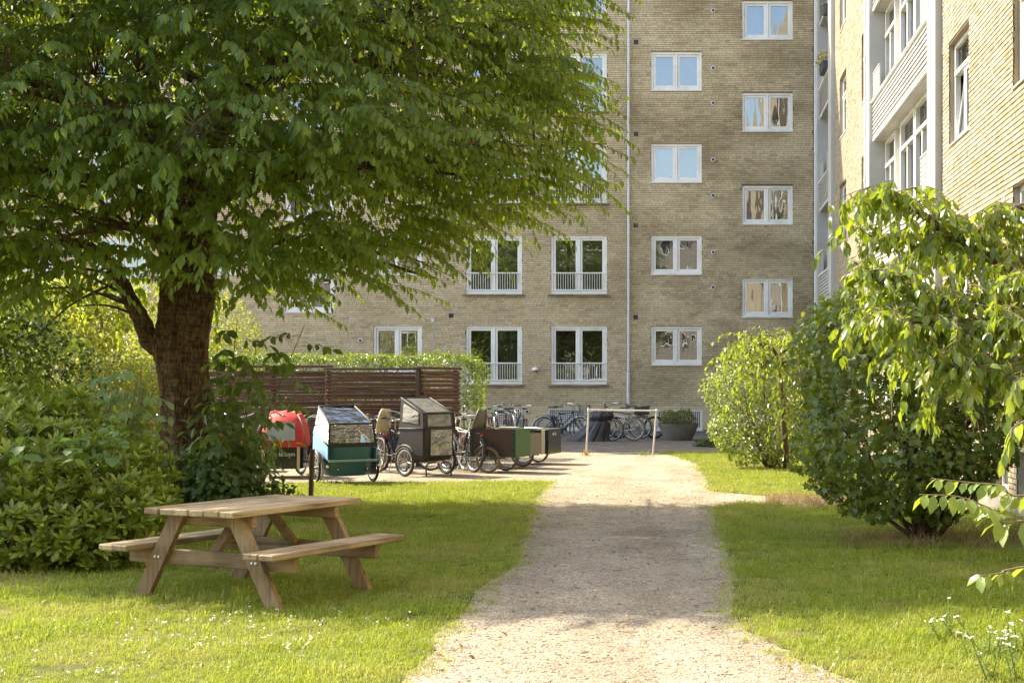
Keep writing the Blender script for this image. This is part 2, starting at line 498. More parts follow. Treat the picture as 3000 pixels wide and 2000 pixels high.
def brick_mesh(name, A, depth, to_world):
    n = len(A)
    rg = np.random.default_rng(5)
    pr = rg.normal(0, 0.0018, n); tz = rg.normal(0, 0.0012, n)
    base = np.array([[-1, 0, -1], [1, 0, -1], [1, 0, 1], [-1, 0, 1], [-1, 1, -1], [1, 1, -1], [1, 1, 1], [-1, 1, 1]], float)
    h = np.full(n, BH / 2) + rg.normal(0, 0.001, n)
    u = A[:, 0, None] + base[None, :, 0] * (A[:, 2, None] / 2)
    z = A[:, 1, None] + base[None, :, 2] * h[:, None] + tz[:, None] * base[None, :, 0]
    w = pr[:, None] + base[None, :, 1] * depth
    V = to_world(u.ravel(), w.ravel(), z.ravel())
    f = np.array([[0, 1, 2, 3], [0, 4, 5, 1], [1, 5, 6, 2], [2, 6, 7, 3], [3, 7, 4, 0]])
    Fc = (np.arange(n)[:, None, None] * 8 + f[None]).reshape(-1, 4)
    return np_mesh(name, V, Fc)
def wall_sheet(name, u0, u1, z0, z1, ops, to_world, w, mat, parent):
    """one sheet with the openings cut out"""
    us = sorted({u0, u1} | {x for o in ops for x in o[:2] if u0 < x < u1}); zs = sorted({z0, z1} | {x for o in ops for x in o[2:] if z0 < x < z1})
    vs = []; fs = []
    for i in range(len(us) - 1):
        for j in range(len(zs) - 1):
            cu, cz = (us[i] + us[i + 1]) / 2, (zs[j] + zs[j + 1]) / 2
            if any(a < cu < b and c < cz < d for a, b, c, d in ops): continue
            k = len(vs)
            vs += [(us[i], zs[j]), (us[i + 1], zs[j]), (us[i + 1], zs[j + 1]), (us[i], zs[j + 1])]; fs.append((k, k + 1, k + 2, k + 3))
    a = np.array(vs)
    me = np_mesh(name, to_world(a[:, 0], np.full(len(a), w), a[:, 1]), np.array(fs))
    return link(name, me, mat, parent)
BRICK_ME = {}
def single_bricks(A, place, mat, parent):
    for (u, z, L) in A:
        k = round(L, 3)
        if (k, mat.name) not in BRICK_ME:
            b = MB(); b.cbox((0, 0, 0), (L, 0.05, BH), 0.003)
            me = b.mesh('brick'); me.materials.append(mat); BRICK_ME[(k, mat.name)] = me
        loc, rz = place(u, z)
        o = link('brick', BRICK_ME[(k, mat.name)], None, parent, loc, (random.gauss(0, 0.004), random.gauss(0, 0.006), rz))

# ------------------------------------------------------------------ the house across the court
FY = 44.4                                                   # its brick face
fac = empty('apartment_building', (-9, FY, 0), 'yellow brick apartment house facing the camera across the court', 'building')
fac_inv = Matrix.Translation((9, -FY, 0))
def wx(x): return (x - CX) * FY / F
def wz(y): return EYE - (y - CY) * FY / F
SMALL = []; FRENCH = []; BASE = []
for y in (119 - 211, 119, 330, 541, 749): SMALL.append((1495, 1612, y, y + 88))
for y in (2, 213, 426, 639): SMALL.append((1704, 1821, y, y + 88))
for y in (-90, 121, 332, 541, 748): FRENCH.append((1265, 1394, y, y + 134))
for y in (121, 332, 541, 748): FRENCH.append((1070, 1199, y, y + 134))
for y in (119, 330, 541, 748): SMALL.append((857, 969, y, y + 112 if y == 748 else y + 88))
for y in (-5, 206, 417, 628): SMALL.append((655, 768, y, y + 88))
for y in (119, 330, 541): SMALL.append((440, 552, y, y + 88))
for y in (119, 330, 541): FRENCH.append((210, 338, y, y + 134))
for y in (119, 330, 541): SMALL.append((10, 122, y, y + 88))
BASE = [(1131, 1197, 937, 986), (1258, 1345, 937, 986), (1508, 1613, 941, 986)]
def rect(r): return (wx(r[0]), wx(r[1]), wz(r[3]), wz(r[2]))
OPS = [rect(r) for r in SMALL + FRENCH + BASE]
XL, XR, ZT = wx(-80), 4.14, 14.45
Z_BAND, Z_PL = wz(931), wz(986)
def fworld(u, w, z): return np.stack([u + 9, w, z], 1)       # local to the building Empty (at x=-9, y=FY)
A = lay_bricks(XL, XR - 0.01, Z_BAND, ZT, OPS, 3)
pxy = np.stack([CX + A[:, 0] / FY * F, CY - (A[:, 1] - EYE) / FY * F], 1)
full = np.isclose(A[:, 2], BL, atol=.002)
pick = np.where(full & (pxy[:, 0] > 1396) & (pxy[:, 0] < 1494) & (pxy[:, 1] > 470) & (pxy[:, 1] < 915) & (abs(pxy[:, 0] - 1444) > 16))[0]
pick2 = np.where(full & (pxy[:, 0] > 1202) & (pxy[:, 0] < 1262) & (pxy[:, 1] > 560) & (pxy[:, 1] < 905) & (abs(pxy[:, 1] - 845) > 14))[0]
pick = np.concatenate([pick, pick2])[:300]
single_bricks(A[pick], lambda u, z: ((u + 9, 0.025, z), 0), M_brick, fac)
rest = np.delete(A, pick, 0)
tag(link('brickwork', brick_mesh('brickwork', rest, 0.02, fworld), M_brick, fac), kind='stuff')
A = lay_bricks(XL, XR - 0.01, Z_PL, Z_BAND - 0.004, OPS, 4)
tag(link('base_brickwork', brick_mesh('base_brickwork', A, 0.02, fworld), M_brickp, fac), kind='stuff')
wall_sheet('mortar_bed', XL, XR, Z_BAND, ZT + 0.05, OPS, fworld, 0.010, M_mortar, fac)
wall_sheet('base_mortar_bed', XL, XR, Z_PL - 0.02, Z_BAND - 0.001, OPS, fworld, 0.005, M_mortarp, fac)
b = MB(); b.bbox(XL + 9, XR + 9, -0.03, 0.3, -0.3, Z_PL - 0.001); b.build('plinth', M_conc, fac)
b = MB(); b.bbox(XL + 9, XR + 9 + 6, 0.35, 10.0, -0.3, 21.5); b.bbox(XL + 9, XR + 9 - .001, 0.0, 0.35, ZT + 0.06, 21.5)
b.build('upper_storeys', M_brickp, fac)
b = MB(); b.bbox(XL + 9 - .3, XR + 9, -0.35, 10.2, 21.5, 21.75); b.build('eaves', M_zinc, fac)

def reveals(parent, o, to_world, depth, mat, name='reveal'):
    """the four faces of an opening, from the wall's face inwards"""
    a, b_, c, d = o
    u = np.array([a, b_, b_, a]); z = np.array([c, c, d, d])
    V = np.concatenate([to_world(u, np.full(4, 0.004), z), to_world(u, np.full(4, depth), z)])
    Fc = np.array([[i, (i + 1) % 4, 4 + (i + 1) % 4, 4 + i] for i in range(4)])
    return link(name, np_mesh(name, V, Fc), mat, parent)
def curtain(parent, x0, x1, z0, z1, y, mat, name='curtain', amp=0.03, pitch=0.11):
    n = max(6, int((x1 - x0) / pitch * 6)); xs = np.linspace(x0, x1, n); rg = np.random.default_rng(int(abs(x0 * 977 + z0 * 131)) % 9999)
    ph = np.cumsum(rg.uniform(0.6, 1.4, n)) * 2 * PI / 6
    ys = y + amp * np.sin(ph)
    V = np.concatenate([np.stack([xs, ys, np.full(n, z0)], 1), np.stack([xs, ys * 0.6 + y * 0.4, np.full(n, z1)], 1)])
    Fc = np.array([[i, i + 1, n + i + 1, n + i] for i in range(n - 1)])
    return link(name, np_mesh(name, V, Fc, True), mat, parent)
def facade_window(r, french, seed):
    rg = random.Random(seed)
    x0, x1, z0, z1 = rect(r); x0 += 9; x1 += 9
    reveals(fac, (x0 - 9, x1 - 9, z0, z1), fworld, 0.14, M_brick)
    y = 0.045                                              # frame's front, behind the brick face
    fw = 0.085
    b = MB()
    for (a, c, d, e) in ((x0, x0 + fw, z0, z1), (x1 - fw, x1, z0, z1), (x0 + fw, x1 - fw, z1 - fw, z1), (x0 + fw, x1 - fw, z0, z0 + fw)):
        b.cbox(((a + c) / 2, y + 0.05, (d + e) / 2), (c - a, 0.10, e - d), 0.006)
    xm = (x0 + x1) / 2
    b.cbox((xm, y + 0.052, (z0 + z1) / 2), (0.075, 0.096, z1 - z0 - 2 * fw), 0.006)
    win = b.build('window', M_white, fac)
    for k, (a, c) in enumerate(((x0 + fw, xm - 0.0375), (xm + 0.0375, x1 - fw))):
        a += 0.004; c -= 0.004; d = z0 + fw + 0.004; e = z1 - fw - 0.004; s = 0.068
        yy = y + (0.024 if k == rg.randrange(2) else 0.036)
        b = MB()
        for (p, q, t_, w) in ((a, a + s, d, e), (c - s, c, d, e), (a + s, c - s, e - s, e), (a + s, c - s, d, d + s)):
            b.cbox(((p + q) / 2, yy + 0.03, (t_ + w) / 2), (q - p, 0.055, w - t_), 0.005)
        sa = b.build('sash', M_white, win)
        g = MB(); g.box(((a + c) / 2, yy + 0.035, (d + e) / 2), (c - a - 2 * s + 0.01, 0.004, e - d - 2 * s + 0.01))
        wavy = r[0] > 1400 and (r[0] > 1600 or rg.random() < 0.75)
        gl = g.build('pane', M_glassw if wavy else M_glass, win)
    b = MB(); b.bbox(x0 + 0.02, x1 - 0.02, 0.55, 0.57, z0, z1); b.bbox(x0 + .01, x0 + .02, .15, .55, z0, z1); b.bbox(x1 - .02, x1 - .01, .15, .55, z0, z1)
    b.build('room', M_room, win)
    if french:
        zr = z0 + (z1 - z0) * 0.36
        b = MB()
        b.cbox((xm, y - 0.022, zr), (x1 - x0 + 0.01, 0.025, 0.04), 0.005)
        b.cbox((xm, y - 0.022, z0 + 0.12), (x1 - x0 + 0.01, 0.022, 0.03), 0.005)
        for half in ((x0 + fw + 0.04, xm - 0.08), (xm + 0.08, x1 - fw - 0.04)):
            for i in range(9):
                x = half[0] + (half[1] - half[0]) * (i + 0.5) / 9
                b.box((x, y - 0.022, (z0 + 0.12 + zr) / 2), (0.014, 0.014, zr - z0 - 0.12))
        b.build('railing', M_white, win)
        b = MB(); b.cbox((xm, -0.045, z0 - 0.045), (x1 - x0 + 0.16, 0.14, 0.05), 0.008); b.build('sill', M_conc, win)
    else:
        b = MB(); b.cbox((xm, 0.01, z0 - 0.022), (x1 - x0 + 0.03, 0.11, 0.035), 0.006); b.build('sill', M_white, win)
    return win, (x0, x1, z0, z1, xm)
k = 0
for r in SMALL:
    w, (x0, x1, z0, z1, xm) = facade_window(r, False, k); k += 1
    rg = random.Random(k * 31)
    q = rg.random()
    if r[0] == 1704:
        curtain(w, x0 + 0.12, xm - 0.25, z0, z1, 0.24, M_curt)
    elif q < 0.4: curtain(w, x0 + 0.1, x0 + 0.5, z0, z1, 0.24, M_curt)
    elif q < 0.6 : curtain(w, xm + 0.3, x1 - 0.1, z0, z1, 0.24, M_curt)
for r in FRENCH:
    w, (x0, x1, z0, z1, xm) = facade_window(r, True, k); k += 1
    if (r[0], r[2]) in ((1265, 332), (1070, 748)): curtain(w, xm + 0.1, x1 - 0.1, z0, z1, 0.22, M_curt)
    elif (r[0], r[2]) == (1265, 121): curtain(w, x0 + 0.1, x0 + 0.4, z0, z1, 0.22, M_curt)
    else: curtain(w, x0 + 0.08, x0 + 0.3, z0, z1, 0.25, M_curt)
# basement windows behind white grids
for r in BASE:
    x0, x1, z0, z1 = rect(r); x0 += 9; x1 += 9
    reveals(fac, (x0 - 9, x1 - 9, z0, z1), fworld, 0.14, M_brickp)
    b = MB()
    for (a, c, d, e) in ((x0, x0 + .05, z0, z1), (x1 - .05, x1, z0, z1), (x0 + .05, x1 - .05, z1 - .05, z1), (x0 + .05, x1 - .05, z0, z0 + .05)):
        b.cbox(((a + c) / 2, 0.05, (d + e) / 2), (c - a, 0.06, e - d), 0.004)
    w = b.build('basement_window', M_white, fac)
    b = MB(); n = int((x1 - x0) / 0.06)
    for i in range(1, n): b.box((x0 + (x1 - x0) * i / n, 0.045, (z0 + z1) / 2), (0.016, 0.008, z1 - z0 - .06))
    n = int((z1 - z0) / 0.06)
    for i in range(1, n): b.box(((x0 + x1) / 2, 0.056, z0 + (z1 - z0) * i / n), (x1 - x0 - .06, 0.008, 0.016))
    b.build('grid', M_white, w)
    b = MB(); b.bbox(x0 + .02, x1 - .02, 0.13, 0.14, z0, z1); b.build('pane', M_room, w)
    b = MB(); b.cbox(((x0 + x1) / 2, -0.02, z0 - 0.03), (x1 - x0 + .06, 0.1, 0.04), 0.005); b.build('sill', M_white, w)
# pipe, vents, lamp, junction box
x = wx(1444) + 9
b = MB(); b.cyl((x, -0.09, wz(860)), (x, -0.09, 21.4), 0.042, 12); pipe = b.build('downpipe', M_zinc, fac, auto=R(40))
b = MB(); b.cyl((x - .005, -0.09, wz(930)), (x - .005, -0.09, wz(858)), 0.058, 12); b.build('lower_pipe', M_zinc, pipe, auto=R(40))
for y in (105, 284, 464, 644, 858):
    b = MB(); b.cyl((x, -0.09, wz(y) - .03), (x, -0.09, wz(y) + .03), 0.055 if y < 800 else 0.068, 12); b.bbox(x - .012, x + .012, -.07, 0.01, wz(y) - .012, wz(y) + .012); b.build('bracket', M_zinc, pipe, auto=R(40))
for (px, py) in ((1461, 97), (1461, 308), (1460, 518), (1460, 728), (1036, 725)):
    x, z = wx(px) + 9, wz(py)
    b = MB(); b.cbox((x, 0.0, z), (0.15, 0.022, 0.14), 0.004)
    for i in range(4): b.box((x, -0.013, z - 0.045 + i * 0.03), (0.12, 0.012, 0.007))
    b.build('vent', M_black, fac)
for (px, py) in ((1638, 25), (1638, 157), (1638, 237), (1638, 367), (1638, 449), (1638, 579), (1638, 660), (1638, 790), (828, 782), (1211, 945)):
    x, z = wx(px) + 9, wz(py)
    b = MB(); b.lathe((x, 0.004, z), [(0.075, 0.0), (0.075, 0.035), (0.066, 0.045), (0.047, 0.045), (0.045, 0.02)], 18, axis=Vector((0, -1, 0)))
    v = b.build('round_vent', M_zinc, fac, auto=R(35))
    b = MB(); b.lathe((x, -0.022, z), [(0.0465, 0.0), (0.0465, 0.004)], 16, axis=Vector((0, -1, 0))); b.build('vent_mouth', M_black, v)
x, z = wx(1230) + 9, wz(850)
b = MB(); prof = [(0.11 * math.cos(a), 0.11 * math.sin(a)) for a in np.linspace(0, PI / 2 - 0.02, 8)]
b.lathe((x, -0.09, z), prof, 18); b.bbox(x - .03, x + .03, -.06, .01, z + .01, z + .07); lampo = b.build('wall_lamp', M_white, fac, auto=R(50))
b = MB(); b.lathe((x, -0.09, z - 0.03), [(0.07, 0.0), (0.085, 0.028)], 14); b.build('lamp_base', M_conc, lampo)
x, z = wx(995) + 9, wz(735)
b = MB(); b.cbox((x, -0.02, z), (0.1, 0.05, 0.13), 0.006); b.box((x, -0.004, z - 0.75), (0.012, 0.012, 1.4)); b.build('junction_box', M_zinc, fac)
# ------------------------------------------------------------------ the sunlit wing along the right
WX, WY0 = 4.14, 20.0
wing = empty('apartment_wing', (WX, WY0, 0), 'sunlit cream brick apartment wing with white loggias along the right', 'building')
def wworld(u, w, z): return np.stack([np.asarray(w) * 1.0, np.asarray(u) - WY0, z], 1)
ROWS = [4.12, 6.96, 9.83, 12.69]
WCOLS = [(42.75, 43.7), (35.3, 36.8), (31.15, 32.2), (20.0, 21.5), (15.7, 17.3)]
WOPS = [(a, c, zt - 1.58, zt) for (a, c) in WCOLS for zt in ROWS if zt - 1.6 < 1.6 + 1160 * c / 4000]
LOG = [(22.8, 30.05), (38.7, 42.0)]
LZ0 = 1.27
WBASE = [(17.55, 18.3, 0.24, 0.78), (16.4, 17.1, 0.24, 0.78), (15.0, 15.8, 0.24, 0.78)]
WTOP = 14.6
WALL_OPS = WOPS + [(a - 0.02, c + 0.02, LZ0, WTOP + 1) for a, c in LOG] + WBASE
A = lay_bricks(14.0, FY - 0.03, 0.16, WTOP, WALL_OPS, 21, zmax=lambda u: 1.6 + 1165 * u / 4000 + 0.25)
full = np.where(np.isclose(A[:, 2], BL, atol=.002) & (A[:, 0] > 16.7) & (A[:, 1] > 1.75 + 0.135 * A[:, 0]) & (A[:, 1] < 1.6 + 0.283 * A[:, 0]))[0]
order = full[np.argsort(A[full, 0])][:300]
single_bricks(A[order], lambda u, z: ((0.025, u - WY0, z), R(90)), M_brick2, wing)
tag(link('brickwork', brick_mesh('brickwork', np.delete(A, order, 0), 0.02, wworld), M_brick2, wing), kind='stuff')
wall_sheet('mortar_bed', 14.0, FY + 0.3, 0.1, WTOP, WALL_OPS, wworld, 0.012, M_mortar2, wing)
b = MB(); b.bbox(-0.03, 0.4, 14.0 - WY0, FY - WY0 - .05, -0.3, 0.16); b.build('plinth', M_conc, wing)
b = MB()
b.bbox(0.0, 9, -14 - WY0, 14.0 - WY0, -0.3, 17.5)
b.bbox(0.9, 9, 14.0 - WY0, FY - WY0 - .01, -0.3, 17.5)
b.bbox(0.0, 0.9, 14.0 - WY0, FY - WY0 - .01, WTOP, 17.5)
b.build('upper_storeys', M_brick2, wing)

def wing_window(a, c, z0, z1, tilt=False):
    """window in the brick wall; a..c along the wall"""
    a -= WY0; c -= WY0
    reveals(wing, (a + WY0, c + WY0, z0, z1), wworld, 0.16, M_brick2)
    x = 0.085; fw = 0.075; b = MB()
    for (p, q, d, e) in ((a, a + fw, z0, z1), (c - fw, c, z0, z1), (a + fw, c - fw, z1 - fw, z1), (a + fw, c - fw, z0, z0 + fw)):
        b.cbox((x + 0.045, (p + q) / 2, (d + e) / 2), (0.09, q - p, e - d), 0.006)
    zt = z1 - (z1 - z0) * 0.30; ym = (a + c) / 2
    b.cbox((x + 0.035, ym, zt), (0.10, c - a - 2 * fw, 0.075), 0.006)
    if c - a > 1.2: b.cbox((x + 0.047, ym, (z0 + zt) / 2), (0.084, 0.07, zt - z0 - 0.1), 0.006)
    w = b.build('window', M_white, wing)
    g = MB(); g.bbox(x + 0.05, x + 0.054, a + fw, c - fw, zt + 0.035, z1 - fw); g.build('top_pane', M_glass, w)
    spans = [(a + fw, ym - 0.035), (ym + 0.035, c - fw)] if c - a > 1.2 else [(a + fw, c - fw)]
    for i, (p, q) in enumerate(spans):
        d, e = z0 + fw + 0.004, zt - 0.04; s = 0.055; yc = (p + q) / 2
        th = R(7) if (tilt and i == len(spans) - 1) else 0.0
        piv = Vector((x + 0.04, 0, d)); Rm = Matrix.Rotation(th, 3, 'Y')
        def tr(cn): return piv + Rm @ (Vector(cn) - piv)
        b = MB()
        for (u0, u1, v0, v1) in ((p + .004, p + s, d, e), (q - s, q - .004, d, e), (p + s, q - s, e - s, e), (p + s, q - s, d, d + s)):
            b.cbox(tr((x + 0.04, (u0 + u1) / 2, (v0 + v1) / 2)), (0.05, u1 - u0, v1 - v0), 0.004, Rm)
        b.build('sash', M_white, w)
        g = MB(); g.box(tr((x + 0.045, yc, (d + e) / 2)), (0.004, q - p - 2 * s + .01, e - d - 2 * s + .01), Rm); g.build('pane', M_glass, w)
    b = MB(); b.bbox(0.62, 0.63, a, c, z0, z1); b.build('room', M_room, w)
    b = MB(); b.cbox((0.045, ym, z0 - 0.018), (0.13, c - a - 0.004, 0.03), 0.006); b.build('sill', M_white, w)
    if tilt: curtain(w, 0, 0.001, z0, z1, 0, M_curt) if False else None
for i, (a, c, d, e) in enumerate(WOPS): wing_window(a, c, d, e, tilt=(a == 20.0))
for (a, c, d, e) in WBASE:
    reveals(wing, (a, c, d, e), wworld, 0.16, M_brick2); a -= WY0; c -= WY0
    b = MB()
    for (p, q, s, t_) in ((a, a + .06, d, e), (c - .06, c, d, e), (a + .06, c - .06, e - .06, e), (a + .06, c - .06, d, d + .06)):
        b.cbox((0.12, (p + q) / 2, (s + t_) / 2), (0.06, q - p, t_ - s), 0.004)
    w = b.build('basement_window', M_white, wing)
    g = MB(); g.bbox(0.125, 0.13, a + .05, c - .05, d + .05, e - .05); g.build('pane', M_room, w)

def loggia(a, c, boards):
    """recessed balcony bay: white posts, boarded parapets, glazing set back 0.38 m"""
    a -= WY0; c -= WY0; BK = 0.38
    b = MB(); b.bbox(BK, BK + 0.02, a - .02, c + .02, LZ0, WTOP); b.bbox(0.002, BK, c, c + 0.018, LZ0, WTOP); b.bbox(0.002, BK, a - 0.018, a, LZ0, WTOP)
    root = b.build('loggia', M_whitew, wing)
    for zt in [1.27, 4.13, 6.98, 9.83, 12.69]:
        zp = zt + 0.88
        if zt > 1.6 + 0.29 * (c + WY0): continue
        nb = 8; h = (zp - 0.05 - zt - 0.06) / nb
        for i in range(nb):                                # overlapping boards
            z0 = zt + 0.06 + i * h
            b = MB(); poly = [(-0.050, a, z0), (-0.014, a, z0 + h + 0.006), (0.012, a, z0 + h + 0.006), (0.012, a, z0)]
            b.prism(poly, (0, a, 0), (0, c, 0)); b.build('board', M_whitew, root)
        b = MB(); b.cbox((-0.01, (a + c) / 2, zp - 0.02), (0.14, c - a, 0.05), 0.008); b.build('ledge', M_white, root)
        b = MB(); b.bbox(0.02, BK - 0.005, a + .001, c - .001, zt, zt + 0.14); b.build('slab', M_whitew, root)
        b = MB(); b.cbox((-0.012, (a + c) / 2, zt + 0.03), (0.05, c - a, 0.06), 0.006); b.build('bottom_trim', M_white, root)
        zc = zt + 2.86                                     # glazing up to the next slab
        L = c - a
        bays = [(c - 1.45, c - 0.05), (c - 3.85, c - 2.15), (c - 5.45, c - 3.95)] if L > 5 else [(c - 1.45, c - 0.1), (c - 3.1, c - 1.6)]
        for j, (p, q) in enumerate(bays):
            fw = 0.07; z0, z1 = zt + 0.15, zc - 0.01; b = MB(); X = BK - 0.09
            for (u0, u1, v0, v1) in ((p, p + fw, z0, z1), (q - fw, q, z0, z1), (p + fw, q - fw, z1 - fw, z1), (p + fw, q - fw, z0, z0 + fw)):
                b.cbox((X, (u0 + u1) / 2, (v0 + v1) / 2), (0.12, u1 - u0, v1 - v0), 0.006)
            zA, zB = zp + 0.12, z1 - 0.58
            if j == 2: zA = z0
            else: b.cbox((X - 0.01, (p + q) / 2, zA), (0.13, q - p - 2 * fw, 0.08), 0.006)
            b.cbox((X - 0.01, (p + q) / 2, zB), (0.13, q - p - 2 * fw, 0.08), 0.006)
            b.cbox((X, (p + q) / 2, (zA + zB) / 2), (0.11, 0.055, zB - zA - 0.09), 0.006)
            w = b.build('glazing_frame', M_white, root)
            for (v0, v1) in ([(z0 + fw, zA - .04), (zA + .04, zB - .04), (zB + .04, z1 - fw)] if j < 2 else [(z0 + fw, zB - .04), (zB + .04, z1 - fw)]):
                g = MB(); g.bbox(X + 0.03, X + 0.034, p + fw, q - fw, v0, v1); g.build('pane', M_glass, w)
            b = MB(); b.bbox(BK - .008, BK - .004, p + .02, q - .02, z0, z1); b.build('room', M_room, w)
        for (u0, u1) in ((a + 0.03, a + 1.15), (c - 1.05, c - 0.03)):
            b = MB(); b.bbox(-0.035, -0.005, u0, u0 + .03, zp, zp + .58); b.bbox(-0.035, -0.005, u1 - .03, u1, zp, zp + .58); b.bbox(-.04, 0, u0, u1, zp + .58, zp + .61)
            for i in range(7): b.bbox(-0.03, -0.012, u0 + .031, u1 - .031, zp + 0.03 + i * 0.078, zp + 0.085 + i * 0.078)
            b.build('slat_rail', M_whitew, root)
    for (u0, u1) in ((a - 0.72, a - 0.0), (c + 0.0, c + 0.45)):
        b = MB(); b.cbox((-0.04, (u0 + u1) / 2, (LZ0 + WTOP) / 2), (0.16, u1 - u0 - .004, WTOP - LZ0), 0.012); b.build('pilaster', M_whitew, root)
    return root
lg1 = loggia(*LOG[0], 8); lg2 = loggia(*LOG[1], 8)
for y in (30.72, 42.62):
    b = MB(); b.cyl((-0.09, y - WY0, 0.2), (-0.09, y - WY0, WTOP), 0.05, 12); dp = b.build('downpipe', M_zinc, wing, auto=R(40))
    for z in (3.5, 6.2, 8.9, 11.6):
        b = MB(); b.cyl((-0.09, y - WY0, z), (-0.09, y - WY0, z + .07), 0.062, 12); b.build('bracket', M_zinc, dp, auto=R(40))
# balcony flower box and pot on the far loggia
M_dkgrey = simple('dark grey plastic', (0.05, 0.055, 0.065), 0.6, var=0.15)
M_flower = leaf_mat('apricot petals', [(0.85, 0.45, 0.16), (0.9, 0.66, 0.35), (0.85, 0.8, 0.62)], (0.9, 0.5, 0.2), 0.6, 0.3)
M_flow_leaf = leaf_mat('flower box leaves', [(0.08, 0.16, 0.04), (0.14, 0.24, 0.06)], (0.3, 0.45, 0.06))
# ------------------------------------------------------------------ leaves
PROFILE = {
    'cherry': ([0, 0.22, 0.55, 1.0], [0, 0.40, 0.47, 0]),
    'oval':   ([0, 0.30, 0.65, 1.0], [0, 0.42, 0.50, 0]),
    'rhodo':  ([0, 0.35, 0.72, 1.0], [0, 0.34, 0.48, 0]),
    'small':  ([0, 0.42, 1.0], [0, 0.5, 0]),
    'blade':  ([0, 0.4, 1.0], [0.3, 0.5, 0]),
}
def leaf_arrays(pos, axis, nrm, length, ratio, profile='cherry', fold=0.25, curl=0.25):
    """pos, axis (unit), nrm (approx. up side) -> V, F (triangles and quads as quads-with-repeat are avoided: all triangles)"""
    st, wd = PROFILE[profile]
    n = len(pos)
    axis = axis / (np.linalg.norm(axis, axis=1, keepdims=True) + 1e-9)
    side = np.cross(axis, nrm); side /= (np.linalg.norm(side, axis=1, keepdims=True) + 1e-9)
    up = np.cross(side, axis)
    L = np.asarray(length).reshape(-1, 1); W = L * ratio
    cu = np.asarray(curl if not np.isscalar(curl) else np.full(n, curl)).reshape(-1, 1)
    cols = [pos]                                            # base
    m = len(st) - 2
    for i in range(1, len(st) - 1):
        mid = pos + axis * (L * st[i]) - up * (L * cu * st[i] ** 2)
        cols += [mid + side * (W * wd[i]) + up * (W * wd[i] * fold), mid, mid - side * (W * wd[i]) + up * (W * wd[i] * fold)]
    cols.append(pos + axis * (L * 0.97) - up * (L * cu * 1.0))
    k = len(cols)
    V = np.stack(cols, 1).reshape(-1, 3)
    f = [(0, 1, 2), (0, 2, 3)]
    for i in range(m - 1):
        a = 1 + i * 3; c = a + 3
        f += [(a, c, c + 1), (a, c + 1, a + 1), (a + 1, c + 1, c + 2), (a + 1, c + 2, a + 2)]
    a = 1 + (m - 1) * 3; t_ = k - 1
    f += [(a, t_, a + 1), (a + 1, t_, a + 2)]
    Fc = (np.arange(n)[:, None, None] * k + np.array(f)[None]).reshape(-1, 3)
    return V, Fc
def lobed_arrays(pos, axis, nrm, length):
    """maple-like leaf: five lobes"""
    n = len(pos); L = np.asarray(length).reshape(-1, 1)
    axis = axis / (np.linalg.norm(axis, axis=1, keepdims=True) + 1e-9)
    side = np.cross(axis, nrm); side /= (np.linalg.norm(side, axis=1, keepdims=True) + 1e-9); up = np.cross(side, axis)
    pts = [(0, 0), (0.5, 0.02), (0.28, 0.28), (0.62, 0.55), (0.24, 0.55), (0, 1.0), (-0.24, 0.55), (-0.62, 0.55), (-0.28, 0.28), (-0.5, 0.02)]
    cols = [pos + side * (L * x) + axis * (L * y) + up * (L * (0.16 * abs(x) - 0.22 * y * y)) for x, y in pts]
    cols.append(pos + axis * (L * 0.42) - up * L * 0.02)
    V = np.stack(cols, 1).reshape(-1, 3); c = 10
    f = [(i, (i + 1) % 10, c) for i in range(10)]
    return V, (np.arange(n)[:, None, None] * 11 + np.array(f)[None]).reshape(-1, 3)
class Foliage:
    def __init__(s): s.V = []; s.F = []; s.n = 0
    def add(s, VF):
        V, Fc = VF; s.V.append(V); s.F.append(Fc + s.n); s.n += len(V)
    def build(s, name, mat, parent=None, org=(0, 0, 0), smooth=True):
        V = np.concatenate(s.V) - np.array(org); me = np_mesh(name, V, np.concatenate(s.F), smooth)
        return link(name, me, mat, parent)
def rand_unit(n, rg=RNG):
    v = rg.normal(size=(n, 3)); return v / np.linalg.norm(v, axis=1, keepdims=True)
def smooth_noise(pts, scale, seed):
    """cheap lumpy field in -1..1"""
    rg = np.random.default_rng(seed); out = np.zeros(len(pts))
    for _ in range(7):
        k = rg.normal(size=3) / scale; ph = rg.uniform(0, 2 * PI); out += np.sin(pts @ k * 2 + ph)
    return out / 3.2
def sample_shell(blobs, n, depth=0.25, seed=0, bottom=None, lump=0.12, lsc=0.5):
    """points in the outer skin of a union of ellipsoids; returns points and outward normals"""
    rg = np.random.default_rng(seed); P_, N_ = [], []
    vols = np.array([b[3] * b[4] + b[4] * b[5] + b[3] * b[5] for b in blobs]); vols = vols / vols.sum()
    for bi, b in enumerate(blobs):
        c = np.array(b[:3]); r = np.array(b[3:6]); m = int(n * vols[bi] * 1.7) + 5
        d = rand_unit(m, rg)
        base = c + d * r
        lf = 1 + lump * smooth_noise(base, lsc, seed + 5)
        t = 1 - np.minimum(rg.exponential(depth * 0.5, m), 0.95)
        p = c + d * r * (lf * t)[:, None]
        nn = d / r; nn /= np.linalg.norm(nn, axis=1, keepdims=True)
        ok = np.ones(m, bool)
        for bj, q in enumerate(blobs):
            if bj != bi:
                e = (p - np.array(q[:3])) / np.array(q[3:6]); ok &= (e ** 2).sum(1) > 0.62
        if bottom is not None: ok &= p[:, 2] > bottom
        P_.append(p[ok]); N_.append(nn[ok])
    p = np.concatenate(P_); q = np.concatenate(N_); i = rg.permutation(len(p))[:n]
    return p[i], q[i]
